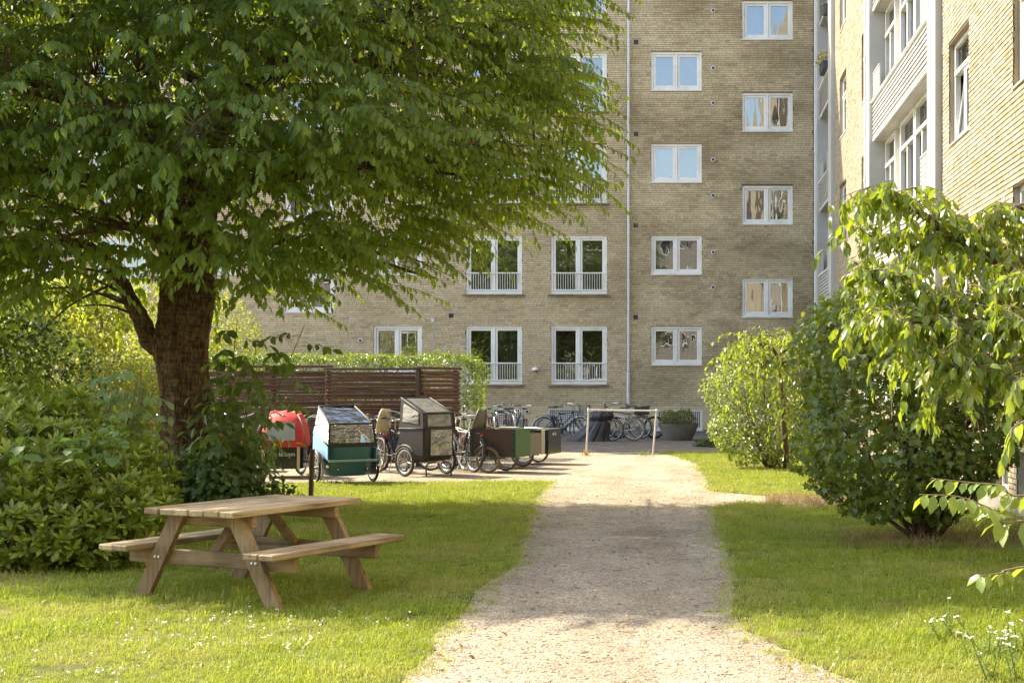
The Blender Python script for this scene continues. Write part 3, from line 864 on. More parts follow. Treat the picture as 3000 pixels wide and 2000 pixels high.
def shrub(name, label, cat, blobs, n, leaf, ratio, mat, stem_mat, seed, profile='oval', depth=0.3, droop=0.3, stems=14, bottom=0.05, lump=0.12, lsc=0.5, lobed=False, base=None, group=None, rmin=0.75, fold=0.25, updir=0.45, srad=0.018):
    """bush: stems from the ground, many single leaves through the outer volume"""
    rg = np.random.default_rng(seed)
    bx = base or (np.mean([b[0] for b in blobs]), np.mean([b[1] for b in blobs]), 0)
    root = empty(name, bx, label, cat, group)
    p, nn = sample_shell(blobs, n, depth, seed, bottom, lump, lsc)
    m = len(p); ru = rand_unit(m, rg)
    ax = nn * 0.55 + ru * 0.75 + np.array([0, 0, -droop]); nr = nn * 0.7 + ru[:, [1, 2, 0]] * 0.5 + np.array([0, 0, updir])
    L = leaf * rg.uniform(rmin, 1.25, m)
    fo = Foliage()
    fo.add(lobed_arrays(p, ax, nr, L) if lobed else leaf_arrays(p, ax, nr, L, ratio, profile, fold=fold, curl=0.22))
    fo.build('foliage', mat, root, bx)
    b = MB()
    for i in range(stems):
        t = p[rg.integers(m)]; a = Vector((rg.normal(0, 0.09), rg.normal(0, 0.09), 0)); e = (Vector(t) - Vector(bx)) * 0.9
        mid = a.lerp(e, 0.5) + Vector((rg.normal(0, .08), rg.normal(0, .08), 0.1))
        pts = catmull([a, mid, e], 4); b.tube(pts, [srad * (1 - 0.8 * k / (len(pts) - 1)) for k in range(len(pts))], 5)
        for _ in range(2):
            t2 = p[rg.integers(m)]; s0 = pts[rg.integers(3, len(pts) - 1)]; e2 = s0.lerp(Vector(t2) - Vector(bx), 0.5)
            b.tube([s0, s0.lerp(e2, 0.5) + Vector((0, 0, 0.03)), e2], [srad * .45, srad * .3, srad * .15], 4)
    b.build('stem', stem_mat, root, smooth=True)
    return root
M_bark = None
def bark_mat(name, a, b_, sc=1.0):
    m, t, out = nt_new(name)
    tc = N(t, 'ShaderNodeTexCoord'); mp = N(t, 'ShaderNodeMapping'); mp.inputs['Scale'].default_value = (13 * sc, 13 * sc, 4.0 * sc)
    t.links.new(tc.outputs['Object'], mp.inputs[0])
    nz = N(t, 'ShaderNodeTexNoise'); nz.inputs['Scale'].default_value = 1.6; nz.inputs['Detail'].default_value = 9; nz.inputs['Roughness'].default_value = 0.68; nz.inputs['Distortion'].default_value = 1.2
    t.links.new(mp.outputs[0], nz.inputs['Vector'])
    mp2 = N(t, 'ShaderNodeMapping'); mp2.inputs['Scale'].default_value = (4, 4, 26)
    t.links.new(tc.outputs['Object'], mp2.inputs[0])
    n2 = N(t, 'ShaderNodeTexNoise'); n2.inputs['Scale'].default_value = 1.0; n2.inputs['Detail'].default_value = 4
    t.links.new(mp2.outputs[0], n2.inputs['Vector'])
    mm = N(t, 'ShaderNodeMath', operation='MULTIPLY_ADD'); mm.inputs[1].default_value = 0.35; t.links.new(n2.outputs[0], mm.inputs[0]); t.links.new(nz.outputs[0], mm.inputs[2])
    rp = ramp(t, [(0.45, c3(a, 0.45)), (0.62, a), (0.82, b_)]); t.links.new(mm.outputs[0], rp.inputs[0])
    bs = N(t, 'ShaderNodeBsdfPrincipled'); bs.inputs['Roughness'].default_value = 0.9; bs.inputs['Specular IOR Level'].default_value = 0.2
    t.links.new(rp.outputs[0], bs.inputs['Base Color'])
    bp = N(t, 'ShaderNodeBump'); bp.inputs['Strength'].default_value = 0.9; bp.inputs['Distance'].default_value = 0.035
    t.links.new(mm.outputs[0], bp.inputs['Height']); t.links.new(bp.outputs[0], bs.inputs['Normal'])
    t.links.new(bs.outputs[0], out.inputs[0]); MATS[name] = m
    return m
M_bark = bark_mat('cherry bark', (0.075, 0.050, 0.033), (0.25, 0.165, 0.088))
M_twig = simple('twig bark', (0.10, 0.066, 0.043), 0.85, var=0.3, scale=30)
M_twig2 = simple('grey twig', (0.17, 0.13, 0.095), 0.85, var=0.3, scale=30)

# ------------------------------------------------------------------ the big cherry tree
TB = Vector((-6.75, 18.3, 0.0))
tree = empty('cherry_tree', TB, 'large leafy cherry tree with thick gnarled trunk shading the lawn', 'tree')
M_cherry = leaf_mat('cherry leaves', [(0.054, 0.104, 0.026), (0.072, 0.136, 0.030), (0.092, 0.168, 0.035), (0.062, 0.12, 0.032), (0.12, 0.19, 0.038)], (0.52, 0.66, 0.03), 0.42, 0.44, 0.4)
TD = 18.3
def T(x, y, dd=0.0): return P(x, y, TD + dd) - TB
# trunk: loft of uneven rings
def gnarly(path, radii, seed, n=40, per=14, amp=0.12):
    pts = catmull(path, per); rs = lerp_r(radii, per); rg = np.random.default_rng(seed)
    vs = []; m = len(pts)
    ang = np.linspace(0, 2 * PI, n, endpoint=False)
    for i, p in enumerate(pts):
        h = p.z
        lob = 1 + amp * (0.55 * np.sin(3 * ang + 0.9 + 0.5 * h) + 0.45 * np.sin(5 * ang + 2.1 - 0.35 * h) + 0.35 * np.sin(8 * ang + 1.3 * h) + 0.30 * np.sin(2 * ang + 2.7 * h) + 0.18 * np.sin(13 * ang - 0.8 * h + 1))
        lob += rg.normal(0, 0.014, n)
        for (ba, bh, bw, bs, am) in ((-0.15, 1.33, .5, .22, .30), (-0.35, 2.85, .5, .22, .16), (-1.7, 1.75, .45, .18, .13), (-2.6, 2.1, .5, .3, .16), (-1.2, 1.0, .4, .3, -.10), (-2.0, 2.6, .25, .8, -.16)):
            dd = (ang - ba + PI) % (2 * PI) - PI; lob += am * np.exp(-(dd / bw) ** 2 - ((h - bh) / bs) ** 2)
        for k in range(n): vs.append((p.x + math.cos(ang[k]) * rs[i] * lob[k], p.y + math.sin(ang[k]) * rs[i] * lob[k], p.z))
    Fc = [[i * n + k, i * n + (k + 1) % n, (i + 1) * n + (k + 1) % n, (i + 1) * n + k] for i in range(m - 1) for k in range(n)]
    return np.array(vs), np.array(Fc)
V, Fc = gnarly([(0, 0, -0.1), T(425, 1080), T(421, 1000), T(424, 900), T(420, 800), T(428, 720), T(432, 650), T(425, 560), T(428, 470)], [0.48, 0.37, 0.31, 0.305, 0.31, 0.315, 0.32, 0.27, 0.22], 2)
link('trunk', np_mesh('trunk', V, Fc, True), M_bark, tree)
limbs = []
def limb(pts, radii):
    c = catmull(pts, 6); r = lerp_r(radii, 6); limbs.append((c, r)); return c, r
limb([T(410, 680), T(398, 580), T(385, 470, .2), T(370, 330, .5), T(345, 180, .8), T(320, 0, 1.2), T(300, -240, 1.5)], [0.19, 0.17, 0.15, 0.13, 0.105, 0.08, 0.04])
limb([T(440, 690), T(455, 590, -.1), T(470, 470, -.2), T(490, 300, -.2), T(512, 120, -.1), T(530, -120, 0), T(545, -420, 0.2)], [0.19, 0.18, 0.165, 0.145, 0.125, 0.09, 0.04])
limb([T(395, 800), T(350, 790, -.1), T(325, 735, -.2), T(300, 690, -.3), T(262, 620, -.5), T(190, 560, -.8), T(60, 560, -1.2)], [0.16, 0.13, 0.115, 0.10, 0.08, 0.06, 0.03])
limb([T(490, 320, -.2), T(560, 235, -.4), T(640, 170, -.7), T(740, 100, -1), T(860, 40, -1.2), T(1000, 20, -1.2)], [0.12, 0.10, 0.085, 0.065, 0.045, 0.025])
limb([T(470, 470, -.1), T(600, 420, -.9), T(760, 390, -1.6), T(960, 370, -1.8), T(1150, 390, -1.4)], [0.10, 0.08, 0.065, 0.045, 0.02])
limb([T(470, 620, 0), T(560, 560, .8), T(700, 560, 1.2), T(860, 600, 1.4), T(1000, 640, 1.4)], [0.09, 0.07, 0.055, 0.04, 0.015])
limb([T(385, 480, .2), T(270, 430, -.5), T(140, 400, -1.0), T(-60, 380, -1.6)], [0.10, 0.08, 0.06, 0.03])
limb([T(395, 590), T(330, 530, -1.2), T(260, 520, -2.2), T(160, 540, -3.0)], [0.09, 0.07, 0.05, 0.02])
rgt = np.random.default_rng(77)
for i in range(34):
    src = limbs[i % 2][0]; j = rgt.integers(8, len(src) - 3); s0 = src[j]
    az = i * 2.39996 + rgt.normal(0, .2); h = s0.z
    rad = 5.4 * math.sqrt(max(0.15, 1 - ((h - 6.5) / 6.5) ** 2)) * rgt.uniform(0.7, 1.0)
    e = Vector((math.cos(az) * rad, math.sin(az) * rad * 0.85, h + rgt.uniform(0.2, 1.6)))
    mid = s0.lerp(e, 0.5) + Vector((rgt.normal(0, .25), rgt.normal(0, .25), 0.55))
    limb([s0, s0.lerp(mid, .5) + Vector((0, 0, .2)), mid, e], [0.085, 0.065, 0.045, 0.018])
for i, (c, r) in enumerate(limbs):
    if i < 8:
        # rough the bark of the thick limbs a little
        b = MB(); b.tube(c, [x * (1 + 0.08 * math.sin(k * 1.9)) for k, x in enumerate(r)], 14); b.build('limb', M_bark, tree, smooth=True)
b = MB()
for c, r in limbs[8:]: b.tube(c, r, 7)
b.build('branch', M_bark, tree, smooth=True)
LP = np.array([tuple(p) for c, r in limbs for p in c])
# sprays: twig with hanging leaves in two rows
def crown_ok(p):
    """inside the crown's envelope (tree-local)"""
    x, y, z = p[:, 0], p[:, 1], p[:, 2]
    rx = np.where(x > 0, 5.2, 6.6); ry = np.where(y > 0, 4.3, 5.2)
    e = (x / rx) ** 2 + (y / ry) ** 2
    zz = np.where(z > 5.6, ((z - 5.6) / 6.6) ** 2, ((z - 5.6) / 8.0) ** 2)
    wob = 1 + 0.16 * smooth_noise(p, 1.1, 3)
    r = np.sqrt((x / 1.0) ** 2 + y ** 2)
    zb = np.where((y < -.5) & (abs(x) < 1.5), 3.05, 2.7) + np.maximum(0, np.where(x > 0, r - 3.0, r - 3.6)) * np.where(x > 0, 0.5, 0.26) + 0.3 * smooth_noise(p, 0.8, 9)
    zb = np.maximum(zb, np.where(x > 1.6, 2.9 + .62 * (x + .6 - 2.98), 0))
    shade_cut = (y < -0.35 + 0.55 * z) & (y > -8.5 + 0.55 * z)  # crown shape trimmed along the sun's slope to place its ground shadow
    return (e + zz < wob) & (z > zb) & (r > 0.5) & shade_cut, e + zz
rg = np.random.default_rng(5)
NC = 90000
cand = np.stack([rg.uniform(-6.8, 6.0, NC), rg.uniform(-5.4, 4.6, NC), rg.uniform(2.2, 12.3, NC)], 1)
ok, ee = crown_ok(cand)
front = (cand[:, 1] < -0.7) & (cand[:, 2] < 6.4)
keep = ok & (rg.random(NC) < np.clip(np.where(front, 0.38, 0.12) + 0.95 * ee, 0, 1))
# crown is built of layers: favour bands so light gaps stay open between them
band = np.sin(cand[:, 2] * 4.6 + 1.2 * smooth_noise(cand, 1.6, 21) * 2.0)
keep &= rg.random(NC) < np.clip(0.66 + 0.5 * band, 0.16, 1)
keep &= rg.random(NC) < np.where(cand[:, 2] > 8.2, 0.5, 1.0) * np.where((cand[:, 1] > 1.5) & (cand[:, 0] > -1), 0.6, 1.0)
base = cand[keep][:9300]; print('sprays', keep.sum())
tw = MB()
# second-order branches carry the sprays
sec = []
for i in range(230):
    c, r = limbs[rg.integers(2, len(limbs))]; j = rg.integers(len(c) // 3, len(c)); s0 = c[min(j, len(c) - 1)]
    out = Vector((s0.x, s0.y, 0)).normalized(); L = rg.uniform(0.8, 1.9)
    e = s0 + (out + Vector((rg.normal(0, .7), rg.normal(0, .7), rg.normal(0.1, .25)))).normalized() * L
    pts = catmull([s0, s0.lerp(e, .5) + Vector((0, 0, .1 * L)), e], 4)
    tw.tube(pts, [0.022 * (1 - .75 * k / (len(pts) - 1)) for k in range(len(pts))], 4, cap=False); sec += [tuple(p) for p in pts]
LPz = np.concatenate([LP[LP[:, 2] > 2.2], np.array(sec)])
pos_l, ax_l, nr_l, ln_l = [[], []], [[], []], [[], []], [[], []]
for s0 in base:
    rad = np.array([s0[0], s0[1], 0.0]); rr = np.linalg.norm(rad) + 1e-6
    out = rad / rr
    dirv = out + np.array([rg.normal(0, .65), rg.normal(0, .65), rg.uniform(-0.3, 0.35)]); dirv /= np.linalg.norm(dirv)
    L = rg.uniform(0.55, 1.2); k = int(L / 0.050)
    t = np.linspace(0.08, 1, k)
    droop = rg.uniform(0.12, 0.5)
    pts = s0 + dirv * (t[:, None] * L) + np.array([0, 0, -1.0]) * (droop * L * t ** 2)[:, None]
    tang = dirv + np.array([0, 0, -1.0]) * (2 * droop * t)[:, None]
    sd = np.cross(tang, [0, 0, 1]); sd /= (np.linalg.norm(sd, axis=1, keepdims=True) + 1e-6)
    sgn = np.where(np.arange(k) % 2 == 0, 1.0, -1.0)[:, None]
    ax = sd * sgn * rg.uniform(0.25, 0.8, (k, 1)) + tang * 0.45 + np.array([0, 0, -1.0]) * rg.uniform(0.35, 1.0, (k, 1)) + rg.normal(0, .16, (k, 3))
    nr = np.array([0, 0, 1.0]) + out * 0.55 + sd * sgn * 0.3 + rg.normal(0, .25, (k, 3))
    w = 0 if (s0[1] < 0.5 and s0[2] < 8.0) else 1
    pos_l[w].append(pts); ax_l[w].append(ax); nr_l[w].append(nr); ln_l[w].append(0.142 * rg.uniform(0.72, 1.2, k) * (1 - 0.2 * t))
    dq = ((LPz - s0) ** 2).sum(1); qi = np.argmin(dq)
    if dq[qi] < 0.55:
        a = Vector(LPz[qi]); e = Vector(s0); tw.tube([a, a.lerp(e, .5) + Vector((0, 0, .05)), e], [0.009, 0.007, 0.006], 3, cap=False)
    tw.tube([Vector(pts[0]), Vector(pts[k // 2]), Vector(pts[-1])], [0.006, 0.0045, 0.002], 3, cap=False)
fo = Foliage()
for w, pr in ((0, 'cherry'), (1, 'small')):
    fo.add(leaf_arrays(np.concatenate(pos_l[w]), np.concatenate(ax_l[w]), np.concatenate(nr_l[w]), np.concatenate(ln_l[w]), 0.46, pr, 0.28, 0.2)); print('cherry leaves', sum(map(len, ln_l[w])))
fo.build('crown', M_cherry, tree)
tw.build('twigs', M_twig, tree)['kind'] = 'stuff'
# ------------------------------------------------------------------ ground
def poly_px(pts): return [tuple(G(x, y))[:2] for x, y in pts]
L_EDGE = [(1262, 1107), (1250, 1120), (1232, 1140), (1222, 1165), (1208, 1200), (1192, 1235), (1184, 1290), (1150, 1318), (1108, 1345), (1085, 1375), (1062, 1405), (1010, 1440), (985, 1468), (1000, 1492), (965, 1520), (918, 1568)]
LAWN_L = poly_px(L_EDGE) + [(-1.6, 5.5), (-1.7, 3), (-1.8, -8), (-16, -8), (-16, 21.5)] + poly_px([(-300, 1112), (300, 1108), (640, 1112), (900, 1109)])
LAWN_R = poly_px([(1975, 1568), (1880, 1530), (1835, 1515), (1765, 1470), (1695, 1425), (1682, 1390), (1697, 1330), (1668, 1260), (1657, 1200), (1642, 1166), (1700, 1156), (1765, 1158), (1860, 1166), (1960, 1163)]) + [(4.1, 17.6), (4.1, -8), (1.1, -8), (1.05, 3), (1.0, 6)]
LAWN_F = poly_px([(1500, 1038), (1560, 1049), (1606, 1066), (1622, 1100), (1640, 1128), (1765, 1138), (1900, 1141)]) + [(4.1, 19.6), (4.1, 29.5), (3.2, 32.5)] + poly_px([(1760, 1043), (1620, 1036)])
def in_poly(x, y, poly):
    c = np.zeros(len(x), bool); n = len(poly)
    for i in range(n):
        x1, y1 = poly[i]; x2, y2 = poly[(i + 1) % n]
        with np.errstate(divide='ignore', invalid='ignore'):
            c ^= ((y1 > y) != (y2 > y)) & (x < (x2 - x1) * (y - y1) / (y2 - y1 + 1e-12) + x1)
    return c
def rough_edge(poly, step=0.12, amp=0.05):
    out = []; rg = random.Random(3)
    for i in range(len(poly)):
        a = Vector(poly[i]); b_ = Vector(poly[(i + 1) % len(poly)]); L = (b_ - a).length; k = max(1, min(200, int(L / step)))
        nrm = Vector((-(b_ - a).y, (b_ - a).x)).normalized()
        for j in range(k): out.append(a.lerp(b_, j / k) + nrm * (0 if j in (0, 1, k - 1) else amp * (math.sin(j * 1.7 + i) * .6 + math.sin(j * .53 + 2 * i) * .6)))
    return out
def sheet(name, poly, z, mat):
    n = len(poly); vs, _, fs, _, _, _ = delaunay_2d_cdt([Vector((p[0], p[1])) for p in poly], [(i, (i + 1) % n) for i in range(n)], [], 1, 1e-5)
    me = bpy.data.meshes.new(name); me.from_pydata([(v.x, v.y, z) for v in vs], [], [tuple(f) for f in fs]); me.update()
    return tag(link(name, me, mat), kind='structure')
def gravel_mat():
    m, t, out = nt_new('gravel')
    geo = N(t, 'ShaderNodeNewGeometry')
    v1 = N(t, 'ShaderNodeTexVoronoi'); v1.inputs['Scale'].default_value = 80
    v2 = N(t, 'ShaderNodeTexVoronoi'); v2.inputs['Scale'].default_value = 24
    nz = N(t, 'ShaderNodeTexNoise'); nz.inputs['Scale'].default_value = 1.3; nz.inputs['Detail'].default_value = 8; nz.inputs['Roughness'].default_value = 0.65
    for v in (v1, v2, nz): t.links.new(geo.outputs['Position'], v.inputs['Vector'])
    sp = N(t, 'ShaderNodeSeparateColor'); t.links.new(v1.outputs['Color'], sp.inputs[0])
    rp = ramp(t, [(0.0, (0.13, 0.11, 0.08)), (0.10, (0.27, 0.225, 0.165)), (0.5, (0.36, 0.306, 0.228)), (0.85, (0.43, 0.37, 0.285)), (1.0, (0.56, 0.51, 0.43))])
    t.links.new(sp.outputs[0], rp.inputs[0])
    r2 = ramp(t, [(0.3, (0.70, 0.67, 0.62)), (0.55, (1, 1, 1)), (0.8, (1.0, 0.98, 0.94))]); t.links.new(nz.outputs[0], r2.inputs[0])
    c = mixc(t, rp.outputs[0], r2.outputs[0], 1.0, 'MULTIPLY')
    mpt = N(t, 'ShaderNodeMapping'); mpt.inputs['Scale'].default_value = (1.5, .22, 1); t.links.new(geo.outputs['Position'], mpt.inputs[0])
    nt3 = N(t, 'ShaderNodeTexNoise'); nt3.inputs['Scale'].default_value = 1.0; nt3.inputs['Detail'].default_value = 5; t.links.new(mpt.outputs[0], nt3.inputs['Vector'])
    rt3 = ramp(t, [(0.36, (0.80, 0.78, 0.74)), (0.56, (1, 1, 1))]); t.links.new(nt3.outputs[0], rt3.inputs[0])
    c = mixc(t, c, rt3.outputs[0], 1.0, 'MULTIPLY')
    sp2 = N(t, 'ShaderNodeSeparateColor'); t.links.new(v2.outputs['Color'], sp2.inputs[0])
    r3 = ramp(t, [(0.0, (0.55, 0.5, 0.45)), (0.05, (0.55, 0.5, 0.45)), (0.06, (1, 1, 1))]); t.links.new(sp2.outputs[1], r3.inputs[0])
    c = mixc(t, c, r3.outputs[0], 1.0, 'MULTIPLY')
    b = N(t, 'ShaderNodeBsdfPrincipled'); b.inputs['Roughness'].default_value = 0.95; b.inputs['Specular IOR Level'].default_value = 0.2
    t.links.new(c, b.inputs['Base Color'])
    bp = N(t, 'ShaderNodeBump'); bp.inputs['Strength'].default_value = 0.5; bp.inputs['Distance'].default_value = 0.009
    mm = N(t, 'ShaderNodeMath', operation='ADD'); t.links.new(v1.outputs['Distance'], mm.inputs[0]); t.links.new(nz.outputs[0], mm.inputs[1])
    t.links.new(mm.outputs[0], bp.inputs['Height']); t.links.new(bp.outputs[0], b.inputs['Normal'])
    t.links.new(b.outputs[0], out.inputs[0]); MATS['gravel'] = m
    return m
M_gravel = gravel_mat()
def turf_mat(name, soil):
    m, t, out = nt_new(name)
    geo = N(t, 'ShaderNodeNewGeometry')
    nz = N(t, 'ShaderNodeTexNoise'); nz.inputs['Scale'].default_value = 0.9; nz.inputs['Detail'].default_value = 7; nz.inputs['Roughness'].default_value = 0.6
    n2 = N(t, 'ShaderNodeTexNoise'); n2.inputs['Scale'].default_value = 60; n2.inputs['Detail'].default_value = 4
    t.links.new(geo.outputs['Position'], nz.inputs['Vector']); t.links.new(geo.outputs['Position'], n2.inputs['Vector'])
    rp = ramp(t, [(0.3, (0.085, 0.12, 0.03)), (0.52, (0.13, 0.15, 0.045)), (0.68, (0.24, 0.20, 0.10))]); t.links.new(nz.outputs[0], rp.inputs[0])
    r2 = ramp(t, [(0.3, (0.5, 0.5, 0.5)), (0.7, (1, 1, 1))]); t.links.new(n2.outputs[0], r2.inputs[0])
    c = mixc(t, rp.outputs[0], r2.outputs[0], 1.0, 'MULTIPLY')
    b = N(t, 'ShaderNodeBsdfPrincipled'); b.inputs['Roughness'].default_value = 1.0; b.inputs['Specular IOR Level'].default_value = 0.1
    t.links.new(c, b.inputs['Base Color'])
    bp = N(t, 'ShaderNodeBump'); bp.inputs['Strength'].default_value = 0.8; bp.inputs['Distance'].default_value = 0.02; t.links.new(n2.outputs[0], bp.inputs['Height']); t.links.new(bp.outputs[0], b.inputs['Normal'])
    t.links.new(b.outputs[0], out.inputs[0]); return m
M_turf = turf_mat('turf', (0.1, 0.1, 0.05))
bm = bmesh.new(); bmesh.ops.create_grid(bm, x_segments=2, y_segments=2, size=900); me = bpy.data.meshes.new('ground'); bm.to_mesh(me); bm.free()
tag(link('ground', me, M_gravel), kind='structure')
sheet('lawn', rough_edge(LAWN_L), 0.006, M_turf)
sheet('lawn', rough_edge(LAWN_R), 0.006, M_turf)
sheet('lawn', rough_edge(LAWN_F), 0.006, M_turf)
# paving in front of the far house
M_joint = simple('paving joints', (0.10, 0.085, 0.068), 0.95, var=0.2, scale=12)
M_paver = brick_mat('grey pavers', [(0, (0.20, 0.175, 0.145)), (0.4, (0.24, 0.21, 0.175)), (0.7, (0.18, 0.155, 0.13)), (1, (0.27, 0.235, 0.195))], stain=((0.65, 0.62, 0.58), 0.7, 0.45, 0.75, 0.7, None))
pv = sheet('pavement', [(-16, 33.6), (4.1, 33.6), (4.1, FY), (-16, FY)], 0.004, M_joint)
xs, ys = [], []
for i, y in enumerate(np.arange(33.6, FY - 0.15, 0.107)):
    for x in np.arange(-10.5 + (i % 2) * 0.105, 3.9, 0.21): xs.append(x); ys.append(y)
n = len(xs); base8 = np.array([[-1, -1, 0], [1, -1, 0], [1, 1, 0], [-1, 1, 0], [-1, -1, -1], [1, -1, -1], [1, 1, -1], [-1, 1, -1]], float)
zz = 0.016 + RNG.normal(0, 0.0015, n)
V = np.stack([np.array(xs)[:, None] + base8[None, :, 0] * 0.101, np.array(ys)[:, None] + 0.053 + base8[None, :, 1] * 0.0495, zz[:, None] + base8[None, :, 2] * 0.02], 2).reshape(-1, 3)
f5 = np.array([[0, 1, 2, 3], [0, 4, 5, 1], [1, 5, 6, 2], [2, 6, 7, 3], [3, 7, 4, 0]])
tag(link('paving_blocks', np_mesh('paving_blocks', V, (np.arange(n)[:, None, None] * 8 + f5[None]).reshape(-1, 4)), M_paver, pv), kind='stuff')
M_kerb = simple('kerb stone', (0.27, 0.235, 0.19), 0.9, var=0.2, scale=6, bump=0.3)
kx = -10.0
while kx < 1.9:
    b = MB(); b.cbox((kx + 0.495, 33.53, 0.005), (0.985, 0.08, 0.05), 0.006); b.build('kerb', M_kerb, pv); kx += 1.0

# ---- scattered things that nobody could count: points with instances
def scatter(name, pts, scale, rot, tilt, lib, label=None, cat=None, mat=None, parent=None):
    """vertices carrying scale / rotation; geometry nodes put a pick of `lib` meshes on each"""
    me = bpy.data.meshes.new(name); me.vertices.add(len(pts)); me.vertices.foreach_set('co', np.ascontiguousarray(pts, np.float32).ravel())
    a = me.attributes.new('sc', 'FLOAT', 'POINT'); a.data.foreach_set('value', np.asarray(scale, np.float32))
    e = np.stack([tilt[:, 0], tilt[:, 1], rot], 1)
    a = me.attributes.new('rt', 'FLOAT_VECTOR', 'POINT'); a.data.foreach_set('vector', np.ascontiguousarray(e, np.float32).ravel())
    o = link(name, me, None, parent)
    col = bpy.data.collections.new(name + '_library')
    for lm in lib:
        lo = bpy.data.objects.new(name + '_piece', lm); col.objects.link(lo)
    ng = bpy.data.node_groups.new(name + '_scatter', 'GeometryNodeTree')
    ng.interface.new_socket('Geometry', in_out='INPUT', socket_type='NodeSocketGeometry'); ng.interface.new_socket('Geometry', in_out='OUTPUT', socket_type='NodeSocketGeometry')
    gi = ng.nodes.new('NodeGroupInput'); go = ng.nodes.new('NodeGroupOutput'); ip = ng.nodes.new('GeometryNodeInstanceOnPoints'); ci = ng.nodes.new('GeometryNodeCollectionInfo')
    ci.inputs['Collection'].default_value = col; ci.inputs['Separate Children'].default_value = True; ci.inputs['Reset Children'].default_value = True
    ip.inputs['Pick Instance'].default_value = True
    a1 = ng.nodes.new('GeometryNodeInputNamedAttribute'); a1.data_type = 'FLOAT'; a1.inputs[0].default_value = 'sc'
    a2 = ng.nodes.new('GeometryNodeInputNamedAttribute'); a2.data_type = 'FLOAT_VECTOR'; a2.inputs[0].default_value = 'rt'
    ng.links.new(gi.outputs[0], ip.inputs['Points']); ng.links.new(ci.outputs[0], ip.inputs['Instance'])
    ng.links.new(a1.outputs[0], ip.inputs['Scale'])
    er = ng.nodes.new('FunctionNodeEulerToRotation'); ng.links.new(a2.outputs[0], er.inputs[0]); ng.links.new(er.outputs[0], ip.inputs['Rotation'])
    ng.links.new(ip.outputs[0], go.inputs[0])
    md = o.modifiers.new('scatter', 'NODES'); md.node_group = ng
    return tag(o, label, cat, kind='stuff')
def grass_mat():
    m, t, out = nt_new('grass blades')
    geo = N(t, 'ShaderNodeNewGeometry'); oi = N(t, 'ShaderNodeObjectInfo')
    ad = N(t, 'ShaderNodeMath', operation='ADD'); t.links.new(geo.outputs['Random Per Island'], ad.inputs[0]); t.links.new(oi.outputs['Random'], ad.inputs[1])
    fc = N(t, 'ShaderNodeMath', operation='FRACT'); t.links.new(ad.outputs[0], fc.inputs[0])
    rp = ramp(t, [(0.0, (0.16, 0.245, 0.022)), (0.35, (0.225, 0.315, 0.028)), (0.7, (0.29, 0.375, 0.036)), (0.88, (0.38, 0.40, 0.08)), (1.0, (0.56, 0.50, 0.22))]); t.links.new(fc.outputs[0], rp.inputs[0])
    nz = N(t, 'ShaderNodeTexNoise'); nz.inputs['Scale'].default_value = 0.75; nz.inputs['Detail'].default_value = 7; nz.inputs['Roughness'].default_value = 0.62
    t.links.new(geo.outputs['Position'], nz.inputs['Vector'])
    r2 = ramp(t, [(0.46, (0, 0, 0)), (0.68, (1, 1, 1))]); t.links.new(nz.outputs[0], r2.inputs[0])
    ml = N(t, 'ShaderNodeMath', operation='MULTIPLY'); ml.inputs[1].default_value = 0.65; t.links.new(r2.outputs[0], ml.inputs[0])
    c = mixc(t, rp.outputs[0], (0.50, 0.44, 0.17), ml.outputs[0])
    b = N(t, 'ShaderNodeBsdfPrincipled'); b.inputs['Roughness'].default_value = 0.5; b.inputs['Specular IOR Level'].default_value = 0.35
    t.links.new(c, b.inputs['Base Color'])
    tr = N(t, 'ShaderNodeBsdfTranslucent'); t.links.new(mixc(t, c, (0.50, 0.56, 0.05), 0.5), tr.inputs[0])
    mx = N(t, 'ShaderNodeMixShader'); mx.inputs[0].default_value = 0.40
    t.links.new(b.outputs[0], mx.inputs[1]); t.links.new(tr.outputs[0], mx.inputs[2]); t.links.new(mx.outputs[0], out.inputs[0])
    return m
M_grass = grass_mat()
def clump(seed, nb=15, rad=0.06, h=0.022, w=0.0042):
    rg = np.random.default_rng(seed); V = []; Fc = []
    for i in range(nb):
        a = rg.uniform(0, 2 * PI); r = rad * math.sqrt(rg.random()); p = np.array([r * math.cos(a), r * math.sin(a), 0])
        d = rg.uniform(0, 2 * PI); ln = np.array([math.cos(d), math.sin(d), 0]); sd = np.array([-ln[1], ln[0], 0]); H = h * rg.uniform(0.55, 1.35); le = rg.uniform(0.2, 1.25)
        k = len(V)
        V += [p - sd * w / 2, p + sd * w / 2, p + ln * H * le * .35 + [0, 0, H * .6] + sd * w * .42, p + ln * H * le * .35 + [0, 0, H * .6] - sd * w * .42, p + ln * H * le + [0, 0, H * (1 - .42 * le)]]
        Fc += [(k, k + 1, k + 2), (k, k + 2, k + 3), (k + 3, k + 2, k + 4)]
    me = np_mesh('grass_clump', np.array(V), np.array(Fc)); me.materials.append(M_grass); return me
CL = [clump(i) for i in range(6)] + [clump(20 + i, 8, 0.05, 0.055) for i in range(2)]
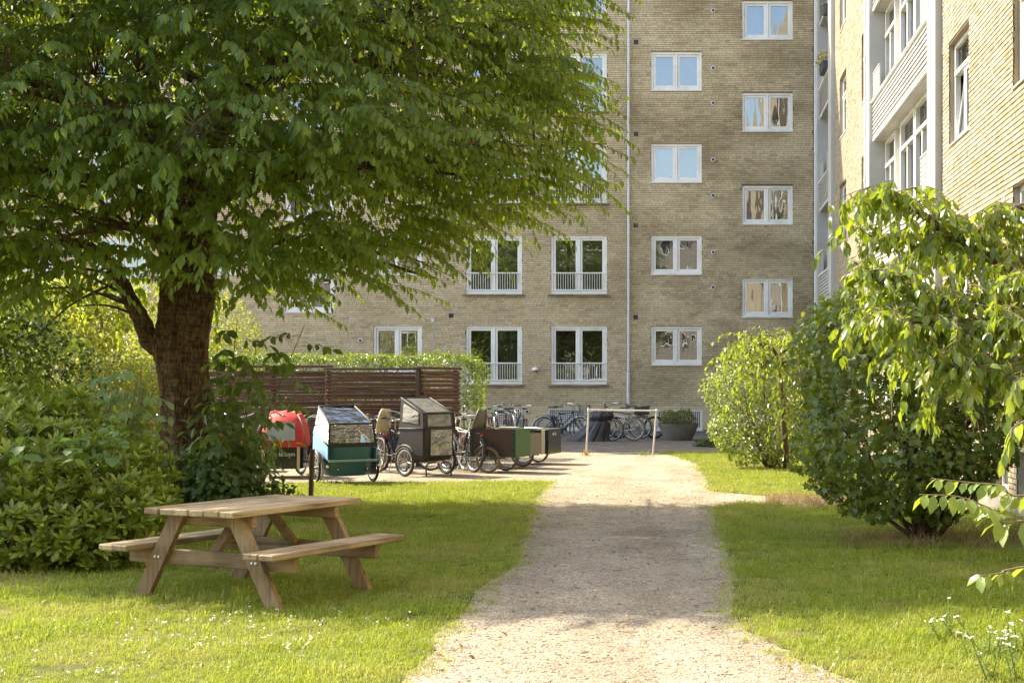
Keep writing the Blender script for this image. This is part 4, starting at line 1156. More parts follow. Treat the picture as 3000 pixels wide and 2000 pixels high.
def grass_points(poly, dens0, seed, dmin=6.3, dmax=32, jit=0.10):
    rg = np.random.default_rng(seed); n = 420000
    D = np.sqrt(rg.uniform(dmin ** 2, dmax ** 2, n)); xl = (-90 - CX) / F; xr = (2440 - CX) / F
    X = rg.uniform(xl, xr, n) * D
    area = (xr - xl) / 2 * (dmax ** 2 - dmin ** 2)
    dens = np.minimum(dens0, dens0 * 8.5 / D)
    keep = rg.random(n) < dens * area / n
    X, D = X[keep], D[keep]
    edge = rg.normal(0, jit, (len(X), 2))
    k = in_poly(X + edge[:, 0], D + edge[:, 1], poly)
    X, D = X[k], D[k]; m = len(X)
    bare = smooth_noise(np.stack([X, D, 0 * X], 1), 0.35, seed + 4) > 1.15
    X, D = X[~bare], D[~bare]; m = len(X)
    thick = 1 + 0.25 * smooth_noise(np.stack([X, D, 0 * X], 1), 0.5, seed + 8)
    return np.stack([X, D, np.full(m, 0.004)], 1), thick * rg.uniform(0.6, 1.15, m) * np.clip(0.8 + D / 40, 0.9, 1.35), rg.uniform(0, 2 * PI, m), rg.normal(0, .12, (m, 2))
gp = [grass_points(LAWN_L, 1100, 1, dmax=23.4), grass_points(LAWN_R, 1100, 2, dmax=19), grass_points(LAWN_F, 900, 3, dmin=18, dmax=33)]
for g, lab in zip(gp, ('mown grass of the left lawn under the picnic table', 'mown grass of the right lawn beside the gravel path', 'mown grass of the far lawn by the round shrubs')):
    scatter('grass', g[0], g[1], g[2], g[3], CL, lab, 'grass'); print('grass', len(g[0]))
# pebbles on the path
M_peb = brick_mat('pebbles', [(0, (0.26, 0.225, 0.175)), (0.3, (0.36, 0.315, 0.245)), (0.6, (0.44, 0.395, 0.32)), (0.85, (0.19, 0.165, 0.135)), (1, (0.58, 0.54, 0.48))])
PB = []
for i in range(5):
    bm = bmesh.new(); bmesh.ops.create_icosphere(bm, subdivisions=1, radius=1.0)
    rg = random.Random(i)
    for v in bm.verts: v.co = Vector((v.co.x * rg.uniform(.7, 1.2), v.co.y * rg.uniform(.7, 1.2), v.co.z * 0.55 * rg.uniform(.7, 1.2)))
    me = bpy.data.meshes.new('pebble'); bm.to_mesh(me); bm.free(); me.materials.append(M_peb); PB.append(me)
rg = np.random.default_rng(9); n = 260000
D = np.sqrt(rg.uniform(6.5 ** 2, 24 ** 2, n)); X = rg.uniform((880 - CX) / F, (2000 - CX) / F, n) * D
keep = rg.random(n) < np.minimum(1, (8.0 / D) ** 1.6) ; X, D = X[keep], D[keep]
k = ~(in_poly(X, D, LAWN_L) | in_poly(X, D, LAWN_R) | in_poly(X, D, LAWN_F)); X, D = X[k], D[k]; m = len(X)
scatter('pebbles', np.stack([X, D, np.full(m, 0.001)], 1), 0.0036 * rg.lognormal(0, .5, m), rg.uniform(0, 6.28, m), rg.normal(0, .2, (m, 2)), PB, 'loose pebbles lying on the gravel path', 'gravel'); print('pebbles', m)
# white clover heads and fallen petals in the left lawn, dry leaves on the path
M_petal = simple('white petals', (0.80, 0.79, 0.74), 0.7, var=0.08)
M_dry = leaf_mat('dry leaves', [(0.22, 0.12, 0.05), (0.32, 0.20, 0.08), (0.16, 0.09, 0.045), (0.4, 0.27, 0.1)], (0.3, 0.16, 0.04), 0.7, 0.15)
pos = []
rg = np.random.default_rng(31)
for (cx, cy, sx, sy, n) in ((560, 1470, 170, 40, 60), (280, 1500, 160, 40, 34), (760, 1440, 120, 25, 22), (480, 1430, 120, 25, 16), (150, 1540, 120, 25, 16), (1900, 1540, 60, 15, 8)):
    for _ in range(n):
        x, y = rg.normal(cx, sx), rg.normal(cy, sy)
        if y > 1405: pos.append(G(x, min(y, 1600)))
V, Fc = [], []
for p in pos:
    for _ in range(rg.integers(2, 5)):
        c = np.array(p) + [rg.normal(0, .012), rg.normal(0, .012), rg.uniform(.03, .055)]; u = rand_unit(1, rg)[0] * 0.011; w = np.cross(u, rand_unit(1, rg)[0]); k = len(V)
        V += [c - u, c + w * .6, c + u, c - w * .6]; Fc.append((k, k + 1, k + 2, k + 3))
tag(link('petals', np_mesh('petals', np.array(V), np.array(Fc)), M_petal), 'white clover heads and petals strewn in the near left lawn', 'petals', kind='stuff')
pl = []
for _ in range(150):
    y = 1090 + 480 * rg.random() ** 1.3; x = rg.uniform(1000 + (1568 - y) * 0.2, 1720); pl.append(G(x, y))
for _ in range(120):
    y = rg.uniform(1170, 1560); x = rg.uniform(1700, 2340); pl.append(G(x, y))
for _ in range(120):
    y = rg.uniform(1260, 1560); x = rg.uniform(0, 1000); pl.append(G(x, y))
pl = np.array([tuple(p) for p in pl]); pl[:, 2] = rg.uniform(.012, .03, len(pl)); k = len(pl)
ax = rand_unit(k, rg) * [1, 1, .2]; fo = Foliage(); fo.add(leaf_arrays(pl, ax, np.array([[0, 0, 1.0]] * k) + rand_unit(k, rg) * .5, rg.uniform(.025, .06, k), .5, 'oval', .3, .3))
tag(fo.build('leaf_litter', M_dry), 'dry brown leaves lying on path and lawns', 'leaves', kind='stuff')
# bare soil with dead stuff under the shrubs on the right
M_soil = simple('dry soil', (0.16, 0.115, 0.07), 1.0, var=0.35, scale=9, bump=0.8, bscale=30)
sheet('planting_bed', rough_edge(poly_px([(1770, 1139), (1900, 1134), (1990, 1140), (1960, 1160), (1880, 1164), (1790, 1160)]), .1, .03), 0.010, M_soil)
sheet('planting_bed', rough_edge([(1.9, 13.7), (4.1, 13.6), (4.1, 14.7), (2.0, 14.6)], .1, .05), 0.010, M_soil)
sheet('planting_bed', rough_edge(poly_px([(1650, 1066), (1720, 1062), (1900, 1068), (1900, 1082), (1700, 1082)]), .1, .05), 0.010, M_soil)
M_straw = leaf_mat('dry straw', [(0.45, 0.36, 0.19), (0.30, 0.21, 0.10), (0.38, 0.28, 0.13)], (0.4, 0.3, 0.1), .7, .25)
ST = []
for i in range(3):
    c = clump(60 + i, 9, 0.07, 0.11, 0.005); c.materials.clear(); c.materials.append(M_straw); ST.append(c)
n = 420; X = rg.uniform(1.6, 4.1, n); D = rg.uniform(13.4, 14.7, n)
p2 = [G(rg.uniform(1760, 1980), rg.uniform(1138, 1166)) for _ in range(260)]; X = np.concatenate([X, [p[0] for p in p2]]); D = np.concatenate([D, [p[1] for p in p2]]); n = len(X)
scatter('dead_stems', np.stack([X, D, np.full(n, .01)], 1), rg.uniform(.5, 1.3, n), rg.uniform(0, 6.28, n), rg.normal(0, .5, (n, 2)), ST, 'dry grass and dead stems in the beds on the right', 'dry grass')

# ------------------------------------------------------------------ picnic table
M_pine = wood_mat('weathered pine', (0.40, 0.305, 0.185), (0.20, 0.145, 0.085))
M_pine2 = wood_mat('leg pine', (0.29, 0.20, 0.11), (0.145, 0.095, 0.052), axis='z')
M_pine_y = wood_mat('beam pine', (0.29, 0.20, 0.11), (0.145, 0.095, 0.052), axis='y')
M_bolt = simple('galvanised bolt', (0.62, 0.60, 0.52), 0.4, 0.6, var=0.1)
tbl = empty('picnic_table', (-3.32, 10.52, 0), 'weathered wooden picnic table with attached benches on the lawn', 'picnic table', rz=R(64.8))
HT, HS = 0.705, 0.425
for i in range(6):
    y = -0.365 + i * 0.146; b = MB(); L = 1.42 + random.uniform(-.012, .012)
    b.cbox((0.02 + random.uniform(-.006, .006), y, HT - 0.0225 + random.uniform(-.002, .002)), (L, 0.137, 0.045), 0.006); b.build('top_plank', M_pine, tbl)
for s in (-1, 1):
    for i in range(2):
        y = s * (0.625 + i * 0.146); b = MB(); b.cbox((0.02 + random.uniform(-.01, .01), y, HS - 0.0225), (1.50, 0.137, 0.045), 0.008); b.build('seat_plank', M_pine, tbl)
for e in (-1, 1):
    x = e * 0.5
    for s in (-1, 1):
        a = Vector((x, s * 0.67, -0.03)); c = Vector((x, s * 0.27, HT - 0.046)); d = (c - a).normalized()
        # a leg with its ends cut level
        hw = 0.062 / max(0.2, d.z); t = 0.045
        poly = [Vector((x - t / 2, a.y - hw, a.z)), Vector((x - t / 2, a.y + hw, a.z)), Vector((x - t / 2, c.y + hw, c.z)), Vector((x - t / 2, c.y - hw, c.z))]
        b = MB(); b.prism(poly, (0, 0, 0), (t, 0, 0)); leg = b.build('leg', M_pine2, tbl)
        for zz_ in (0.335, 0.30):
            f_ = (zz_ + 0.03) / (HT); yy = a.y + (c.y - a.y) * f_
            bb = MB(); bb.lathe((x + e * 0.023, yy + (0.028 if zz_ > .32 else -.028) * s, 0.325), [(0.012, 0), (0.011, 0.007), (0.004, 0.011)], 8, axis=Vector((e, 0, 0))); bb.build('bolt', M_bolt, leg)
    b = MB(); b.cbox((x - e * 0.046, 0, 0.325), (0.045, 1.62, 0.115), 0.006); b.build('seat_beam', M_pine_y, tbl)
    b = MB(); b.cbox((x - e * 0.046, 0, HT - 0.046 - 0.046), (0.045, 0.84, 0.09), 0.006); b.build('top_beam', M_pine_y, tbl)
    b = MB(); b.bar((x - e * 0.07, 0.0, 0.36), (x - e * 0.36, 0.0, HT - 0.05), 0.09, 0.04, 0.005); b.build('brace', M_pine2, tbl)

# ------------------------------------------------------------------ goal-like pipe frame, rusty post, planter
M_pipe = simple('weathered white pipe', (0.62, 0.60, 0.54), 0.45, 0.2, var=0.12, scale=6, dirt=(0.46, 0.41, 0.32))
a = G(1346, 1046); c = G(1499, 1046); dz = 1.10
fr = empty('pipe_frame', ((a.x + c.x) / 2, a.y, 0), 'white pipe frame like a small goal standing on the gravel', 'pipe frame')
o = Vector(fr.location)
at, ct = P(1352, 941, a.y) - o, P(1508, 943, c.y) - o
for (p, q) in ((a - o, at), (c - o, ct)):
    b = MB(); b.cyl(p - Vector((0, 0, .05)), q, 0.021, 12); b.build('post', M_pipe, fr, auto=R(40))
    b = MB(); b.lathe(q - Vector((0, 0, .045)), [(0.030, 0), (0.032, .03), (.034, .05), (.03, .07), (.018, .08), (0.001, .083)], 12); b.build('elbow', M_pipe, fr, auto=R(60))
b = MB(); b.cyl(at, ct, 0.020, 12); b.build('crossbar', M_pipe, fr, auto=R(40))
M_rust = simple('rusty steel', (0.10, 0.055, 0.035), 0.85, var=0.35, scale=9, bump=0.3, dirt=(0.05, 0.032, 0.025))
p0 = G(713, 1152); tp = P(718, 1031, p0.y)
post = empty('rusty_post', p0, 'slim rusty steel post standing in the lawn behind the table', 'post')
b = MB(); b.bar(Vector((0, 0, -.05)), tp - p0, 0.05, 0.085, 0.006, up=Vector((0, 1, 0))); b.build('shaft', M_rust, post)
b = MB()
for z in (0.25, 0.5): b.lathe(Vector((0, -0.03, z)) , [(0.008, 0), (0.008, .012)], 8, axis=Vector((0, -1, 0)))
b.build('bolt', M_rust, post)
M_tub = simple('concrete tub', (0.17, 0.155, 0.125), 0.9, var=0.3, scale=4, bump=0.4, dirt=(0.09, 0.082, 0.066))
d = 40.3; pc = P(1558, 1012, d); pc.z = 0
tub = empty('concrete_planter', pc, 'large conical concrete planter in front of the basement window', 'planter')
w0, w1, hh = 0.40, 0.60, 0.49
b = MB(); b.lathe((0, 0, 0.016), [(w0, 0), (w1 - .01, hh - .05), (w1, hh), (w1 - .05, hh), (w1 - .06, hh - .08), (0.02, hh - .08)], 36); b.build('tub', M_tub, tub, auto=R(30))
M_plant = leaf_mat('planter leaves', [(0.10, 0.13, 0.03), (0.16, 0.18, 0.04), (0.20, 0.20, 0.05), (0.12, 0.15, 0.03)], (0.4, 0.4, 0.05))
pl_ = shrub('planter_shrub', 'low yellow-green shrub growing in the concrete planter', 'shrub', [(pc.x - .25, pc.y, .62, .3, .3, .30), (pc.x + .22, pc.y, .62, .32, .3, .32), (pc.x, pc.y + .05, .6, .4, .35, .28)], 2600, .055, .42, M_plant, M_twig2, 61, depth=.5, bottom=.43, droop=-.1, stems=10, base=(pc.x, pc.y, 0.42), lump=.2, lsc=.2)
# ------------------------------------------------------------------ shrubs and small trees
M_rho = leaf_mat('rhododendron leaves', [(0.12, 0.165, 0.034), (0.18, 0.24, 0.042), (0.25, 0.325, 0.05), (0.37, 0.44, 0.075)], (0.45, 0.55, 0.04), 0.33, 0.30, 0.5)  # palest leaf tone paints in the sun dapple on the rosettes
def rhododendron():
    """dense bush of leaf rosettes"""
    rg = np.random.default_rng(41); base = (-5.6, 12.3, 0)
    root = empty('rhododendron_bush', base, 'large rhododendron bush with glossy leaf rosettes at the left edge', 'bush')
    blobs = [(-6.0, 12.6, 0.62, 1.05, 1.1, 0.86), (-5.38, 12.4, 0.48, 0.62, 0.75, 0.66), (-6.7, 12.9, 0.72, 0.9, 1.0, 0.95), (-5.6, 11.9, 0.38, 0.8, 0.55, 0.5)]
    p, nn = sample_shell(blobs, 2500, 0.28, 41, 0.02, 0.16, 0.35)
    P_, A_, N_, L_ = [], [], [], []
    for c, nv in zip(p, nn):
        up = nv * 0.8 + np.array([0, 0, 0.75]) + rg.normal(0, .22, 3); up /= np.linalg.norm(up)
        u = np.cross(up, [1, 0.2, 0]); u /= np.linalg.norm(u); v = np.cross(up, u)
        k = rg.integers(6, 10); a0 = rg.uniform(0, 6.28); spread = rg.uniform(0.5, 1.25)
        for i in range(k):
            a = a0 + i * 2.4; s = spread * (0.6 + 0.5 * i / k)
            rd = u * math.cos(a) + v * math.sin(a)
            P_.append(c + up * 0.012 * (k - i) / k); A_.append(rd * s + up * 0.95); N_.append(up - rd * 0.35); L_.append(0.122 * rg.uniform(.7, 1.2))
    fo = Foliage(); fo.add(leaf_arrays(np.array(P_), np.array(A_), np.array(N_), np.array(L_), 0.31, 'rhodo', 0.18, 0.22)); fo.build('foliage', M_rho, root, base)
    p2, n2 = sample_shell([(b[0], b[1], b[2], b[3] * .86, b[4] * .86, b[5] * .86) for b in blobs], 7000, .35, 43, .02)
    fo = Foliage(); fo.add(leaf_arrays(p2, n2 * .4 + rand_unit(len(p2), rg) * .8, n2 + rand_unit(len(p2), rg) * .6, rg.uniform(.06, .1, len(p2)), .36, 'small', .2, .2)); fo.build('inner_foliage', M_rho, root, base)
    b = MB()
    for i in range(70):
        t = p[rg.integers(len(p))]; e = Vector(t) - Vector(base); a = Vector((e.x * .6, e.y * .6 + .1, 0)); b.tube(catmull([a, a.lerp(e, .5) + Vector((0, 0, .15)), e], 3), [.016, .014, .012, .010, .008, .007, .005], 4)
    b.build('stem', M_twig, root)
    return root
rhododendron()
# big-leaved weed and nettles in front of / in the bush
M_weed = leaf_mat('weed leaves', [(0.10, 0.17, 0.05), (0.15, 0.24, 0.08), (0.12, 0.20, 0.06)], (0.35, 0.5, 0.06), 0.5, 0.35)
def tall_weed(name, label, base, n_st, h, leaf, ratio, seed, mat=None, spread=0.12, pairs=7, lean=0.25):
    rg = np.random.default_rng(seed); root = empty(name, base, label, 'plant'); P_, A_, N_, L_ = [], [], [], []; b = MB()
    for s in range(n_st):
        a = Vector((rg.normal(0, spread), rg.normal(0, spread), 0)); e = a + Vector((rg.normal(0, lean * h * .5), rg.normal(0, lean * h * .5), h * rg.uniform(.7, 1.1)))
        pts = catmull([a, a.lerp(e, .5) + Vector((rg.normal(0, .03), rg.normal(0, .03), 0)), e], 5); b.tube(pts, [.006 * (1 - .6 * i / (len(pts) - 1)) for i in range(len(pts))], 4)
        for i in range(pairs):
            t = 0.25 + 0.75 * i / (pairs - 1); q = pts[min(len(pts) - 1, int(t * (len(pts) - 1)))]; az = i * 1.57 + s
            for sg in (0, PI):
                d = np.array([math.cos(az + sg), math.sin(az + sg), rg.uniform(-.35, .35)])
                P_.append(np.array(q)); A_.append(d); N_.append(np.array([0, 0, 1.0]) + rg.normal(0, .25, 3)); L_.append(leaf * rg.uniform(.7, 1.15) * (1.15 - .55 * t))
    fo = Foliage(); fo.add(leaf_arrays(np.array(P_), np.array(A_), np.array(N_), np.array(L_), ratio, 'oval', .2, .35)); fo.build('foliage', mat or M_weed, root); b.build('stem', M_weed, root)
    return root
q = P(120, 985, 11.6); tall_weed('bindweed_shoot', 'pale broad-leaved shoots poking out of the rhododendron', (q.x, q.y, q.z - .3), 4, 0.45, .15, .72, 3, spread=.22, pairs=4)
q = P(260, 985, 11.7); tall_weed('broad_leaf_shoot', 'pale broad-leaved shoot beside the top of the rhododendron', (q.x, q.y, q.z - .3), 3, 0.42, .15, .75, 4, spread=.14, pairs=4)
for i, (x, y, h) in enumerate(((170, 1285, .42), (60, 1290, .34))):
    q = G(x, y + 20); tall_weed('nettle', ('taller' if i == 0 else 'shorter') + ' nettle growing at the foot of the rhododendron', q, 3, h, .10, .55, 6 + i, spread=.06)
# elder with feathered leaves over the rhododendron
M_elder = leaf_mat('elder leaves', [(0.13, 0.20, 0.07), (0.17, 0.26, 0.09), (0.11, 0.17, 0.055)], (0.42, 0.55, 0.08), 0.5, 0.38)
def pinnate(name, label, cat, base, tips, seed, mat, leaf=.085, bow=.1, leaflets=5, per=9):
    """shoots with feathered leaves"""
    rg = np.random.default_rng(seed); root = empty(name, base, label, cat); b = MB(); P_, A_, N_, L_ = [], [], [], []
    for tp in tips:
        e = Vector(tp) - Vector(base); a = Vector((rg.normal(0, .08), rg.normal(0, .08), 0)); mid = a.lerp(e, .55) + Vector((rg.normal(0, bow), rg.normal(0, bow), bow))
        pts = catmull([a, mid, e], 8); b.tube(pts, [.014 * (1 - .75 * i / (len(pts) - 1)) for i in range(len(pts))], 5)
        for i in range(per):
            q = pts[int(len(pts) * (.3 + .69 * i / per))]; az = i * 2.4 + rg.normal(0, .3); d = np.array([math.cos(az), math.sin(az), .25]); L = leaf * 3.0
            for j in range(leaflets):
                t = (.35 + .65 * j / (leaflets - 1)) * L; c = np.array(q) + d * t + np.array([0, 0, -.35 * t * t / L])
                sd = np.cross(d, [0, 0, 1])
                for sg in ((-1, 1) if j < leaflets - 1 else (0,)):
                    P_.append(c); A_.append(sd * sg * .8 + d * (.55 if sg else 1) + np.array([0, 0, -rg.uniform(.3, 1.3)])); N_.append(np.array([0, 0, .55]) + d * .8 + rg.normal(0, .45, 3)); L_.append(leaf * rg.uniform(.8, 1.2))
            b.tube([q, Vector(np.array(q) + d * L + np.array([0, 0, -.35 * L]))], [.003, .0015], 3)
    fo = Foliage(); fo.add(leaf_arrays(np.array(P_), np.array(A_), np.array(N_), np.array(L_), .46, 'oval', .2, .3)); fo.build('foliage', mat, root); b.build('stem', M_twig2, root)
    return root
bq = (-5.75, 13.9, 0)
pinnate('elder_bush', 'pale elder with feathered leaves rising behind the rhododendron', 'shrub', bq, [P(290, 850, 13.6), P(325, 835, 13.8), P(315, 880, 13.4), P(260, 905, 13.5), P(330, 890, 13.6), P(325, 930, 13.2), P(290, 935, 13.2), P(230, 890, 13.6)], 8, M_elder, leaf=.125, leaflets=4, per=8)
# sunlit shrubs behind the trunk
M_lit = leaf_mat('light leaves', [(0.17, 0.21, 0.035), (0.23, 0.28, 0.05), (0.29, 0.33, 0.06), (0.2, 0.25, 0.05)], (0.55, 0.58, 0.06), 0.45, 0.42)
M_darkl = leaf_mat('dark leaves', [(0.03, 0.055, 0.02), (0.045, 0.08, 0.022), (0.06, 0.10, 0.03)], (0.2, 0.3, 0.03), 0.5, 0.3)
def sb(x, y, d, rx, ry, rz): q = P(x, y, d); return (q.x, q.y, q.z, rx, ry, rz)
shrub('golden_shrub', 'sunlit yellow-green shrub just left of the cherry trunk', 'shrub', [sb(330, 925, 23, .6, .6, .8), sb(270, 880, 23.5, .75, .6, .7), sb(200, 930, 23, .7, .6, .7), sb(330, 1010, 23, .6, .5, .7)], 6500, .075, .5, M_lit, M_twig2, 51, depth=.5, lump=.25, lsc=.3, bottom=.0)
shrub('far_shrub', 'tall pale feathery shrub against the far wall left of the trunk', 'shrub', [sb(300, 745, 31, 1.1, .9, 1.2), sb(210, 760, 31, 1.1, .9, 1.1), sb(340, 840, 30, 1.2, .8, 1.2), sb(180, 850, 30, 1.2, .8, 1.1)], 8000, .085, .42, M_lit, M_twig2, 52, depth=.6, lump=.3, lsc=.35, bottom=.1)
shrub('bushy_shrub', 'light green shrub seen right of the trunk above the slat fence', 'shrub', [sb(520, 775, 32.5, .8, .7, 1.0), sb(480, 800, 32, .8, .7, 1.0), sb(560, 830, 32, .7, .6, .8), sb(500, 890, 32, 1.0, .7, 1.1)], 6500, .075, .45, M_lit, M_twig2, 53, depth=.6, lump=.3, lsc=.3, bottom=.1)
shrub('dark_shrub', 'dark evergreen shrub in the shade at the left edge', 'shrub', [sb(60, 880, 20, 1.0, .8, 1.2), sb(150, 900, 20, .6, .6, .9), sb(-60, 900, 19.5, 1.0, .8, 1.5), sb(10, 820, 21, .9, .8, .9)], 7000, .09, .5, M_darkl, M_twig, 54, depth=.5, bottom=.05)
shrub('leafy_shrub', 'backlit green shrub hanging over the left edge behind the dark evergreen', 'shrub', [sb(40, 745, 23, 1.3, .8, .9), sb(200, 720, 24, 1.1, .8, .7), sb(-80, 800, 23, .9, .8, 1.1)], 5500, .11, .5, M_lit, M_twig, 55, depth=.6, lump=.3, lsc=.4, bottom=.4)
# sapling and ground growth round the trunk's foot
M_sap = leaf_mat('sapling leaves', [(0.05, 0.085, 0.026), (0.07, 0.12, 0.033), (0.085, 0.145, 0.04)], (0.30, 0.42, 0.04), 0.45, 0.33)
sq = G(545, 1142)
pinnate('ash_sapling', 'slender sapling with big feathered leaves in front of the slat fence', 'sapling', sq, [P(545, 735, 16.6), P(588, 800, 16.8), P(520, 810, 16.9), P(700, 745, 17.0), P(580, 870, 16.4), P(530, 910, 16.5), P(565, 940, 16.5), P(520, 970, 16.4), P(550, 1000, 16.2)], 9, M_sap, leaf=.165, bow=.05, per=10, leaflets=4)
shrub('undergrowth', 'tangle of dark green weeds round the foot of the cherry trunk', 'undergrowth', [(-6.2, 17.2, .25, .75, .45, .55), (-5.75, 17.0, .28, .5, .45, .6), (-6.8, 17.1, .2, .6, .45, .45), (-5.25, 17.2, .12, .35, .3, .24)], 4600, .10, .55, M_sap, M_twig, 56, depth=.7, bottom=.0, lump=.3, lsc=.2, stems=30, srad=.01)
# hedge behind the fence
M_hedge = leaf_mat('hedge leaves', [(0.085, 0.14, 0.032), (0.12, 0.19, 0.042), (0.16, 0.24, 0.05), (0.07, 0.12, 0.03)], (0.4, 0.5, 0.05), 0.32, 0.34, 0.55)
def hedge(x0, x1, y0, y1, h, n, seed):
    rg = np.random.default_rng(seed); base = ((x0 + x1) / 2, (y0 + y1) / 2, 0); root = empty('clipped_hedge', base, 'clipped green hedge with sunlit top behind the slat fence', 'hedge')
    A1, A2, A3 = (x1 - x0) * (y1 - y0), (x1 - x0) * h, (y1 - y0) * h; tot = A1 + A2 + 2 * A3
    P_, N_ = [], []
    for (cnt, kind) in ((A1 * 1.6, 't'), (A2, 'f'), (A3 * 1.3, 'r'), (A3 * .6, 'l')):
        m = int(n * cnt / tot); u, v, d = rg.random(m), rg.random(m), np.minimum(rg.exponential(.06, m), .3)
        if kind == 't': P_.append(np.stack([x0 + u * (x1 - x0), y0 + v * (y1 - y0), h - d], 1)); N_.append(np.tile([0, 0, 1.0], (m, 1)))
        if kind == 'f': P_.append(np.stack([x0 + u * (x1 - x0), y0 + d, v * h], 1)); N_.append(np.tile([0, -1.0, 0], (m, 1)))
        if kind == 'r': P_.append(np.stack([x1 - d, y0 + u * (y1 - y0), v * h], 1)); N_.append(np.tile([1.0, 0, 0], (m, 1)))
        if kind == 'l': P_.append(np.stack([x0 + d, y0 + u * (y1 - y0), v * h], 1)); N_.append(np.tile([-1.0, 0, 0], (m, 1)))
    p = np.concatenate(P_); nn = np.concatenate(N_); p = p + nn * (0.07 * smooth_noise(p, .35, seed))[:, None]
    # rounded edge: pull corners in
    top = p[:, 2] > h - .25; p[top, 2] -= .12 * np.clip((p[top, 0] - (x1 - .3)) / .3, 0, 1)
    m = len(p); ru = rand_unit(m, rg); L = .075 * rg.uniform(.7, 1.25, m)
    fo = Foliage(); fo.add(leaf_arrays(p, nn * .5 + ru * .7 + [0, 0, -.15], nn * .8 + ru[:, [2, 0, 1]] * .5 + [0, 0, .4], L, .48, 'oval', .2, .25))
    k = 260; sp = np.stack([rg.uniform(x0, x1, k), rg.uniform(y0, y1, k), np.full(k, h)], 1); rep = np.repeat(sp, 6, 0); rep[:, 2] += np.tile(np.linspace(0, .16, 6), k) * np.repeat(rg.random(k) ** 2, 6)
    m = len(rep); fo.add(leaf_arrays(rep, rand_unit(m, rg) * [1, 1, .4] + [0, 0, .5], np.tile([0, 0, 1.0], (m, 1)) + rand_unit(m, rg) * .4, .06 * rg.uniform(.7, 1.2, m), .45, 'oval', .2, .25))
    fo.build('foliage', M_hedge, root, base)
    b = MB()
    for i in range(30):
        a = Vector((rg.uniform(x0, x1) - base[0], rg.uniform(y0 + .2, y1 - .2) - base[1], 0)); b.tube([a, a + Vector((rg.normal(0, .1), rg.normal(0, .05), h * .5)), a + Vector((rg.normal(0, .2), rg.normal(0, .1), h * .9))], [.02, .015, .006], 5)
    b.build('stem', M_twig, root)
hx1 = (1100 - CX) * 30.6 / F
hedge((500 - CX) * 31.5 / F, hx1, 30.2, 31.6, 2.26, 13000, 71)
# right: maple bush, round shrub with weeping tree, near weeping cherry
M_maple = leaf_mat('maple leaves', [(0.062, 0.10, 0.024), (0.09, 0.14, 0.030), (0.115, 0.17, 0.036), (0.15, 0.205, 0.045)], (0.46, 0.54, 0.04), 0.38, 0.33, 0.45)
mb = G(2118, 1240)
def maple():
    bl = [sb(1995, 820, 14.2, .78, .8, .85), sb(2120, 850, 14.3, .75, .85, .85), sb(2230, 900, 14.6, .75, .8, .85), sb(1990, 1000, 14.0, .72, .75, .7), sb(2080, 1040, 13.8, .70, .6, .55), sb(2200, 1040, 14.2, .6, .6, .5), sb(2030, 1120, 13.8, .42, .4, .36), sb(1935, 800, 14.5, .36, .5, .58), sb(1912, 920, 14.4, .33, .45, .7), sb(1945, 1060, 14.2, .34, .4, .55), sb(2140, 1130, 13.9, .45, .35, .3)]
    r = shrub('maple_bush', 'big dark green maple bush with forked stems on the right lawn', 'bush', bl, 12500, .072, .9, M_maple, M_twig, 81, depth=.55, lobed=True, base=tuple(mb), bottom=.12, stems=34, lump=.12, lsc=.4, srad=.026, updir=.3)
    b = MB(); rg = random.Random(4)
    for (x, y, r0) in ((2075, 960, .05), (2160, 930, .055), (2120, 900, .045), (2040, 1040, .035), (2210, 1000, .04), (2100, 1010, .03)):
        e = P(x, y, 14.2 + rg.uniform(-.3, .3)) - mb; a = Vector((rg.gauss(0, .04), rg.gauss(0, .04), -.03)); b.tube(catmull([a, a.lerp(e, .4) + Vector((rg.gauss(0, .04), 0, .08)), e], 5), [r0 * (1 - .6 * i / 10) for i in range(11)], 8)
    b.build('main_stem', M_twig, r, smooth=True)
maple()
M_round = leaf_mat('round shrub leaves', [(0.075, 0.12, 0.028), (0.11, 0.17, 0.036), (0.15, 0.22, 0.045), (0.19, 0.25, 0.055)], (0.42, 0.50, 0.045), 0.36, 0.34, 0.5, patch=((0.26, 0.17, 0.06), 1.6, 0.66))
shrub('round_shrub', 'round clipped shrub beside the far end of the gravel path', 'shrub', [sb(1740, 900, 26.8, 1.0, 1.0, 1.05), sb(1740, 985, 26.5, .85, .9, .75), sb(1800, 870, 26.9, .95, .9, .95), sb(1840, 960, 27, .8, .9, .9)], 8500, .07, .62, M_round, M_twig, 82, depth=.28, base=tuple(G(1775, 1078)), bottom=.08, lump=.10, lsc=.4, stems=20)
M_weep = leaf_mat('weeping cherry leaves', [(0.055, 0.10, 0.022), (0.09, 0.145, 0.024), (0.15, 0.22, 0.030), (0.20, 0.275, 0.034), (0.075, 0.12, 0.024), (0.11, 0.17, 0.026), (0.30, 0.30, 0.05)], (0.44, 0.56, 0.03), 0.30, 0.42, 0.55)
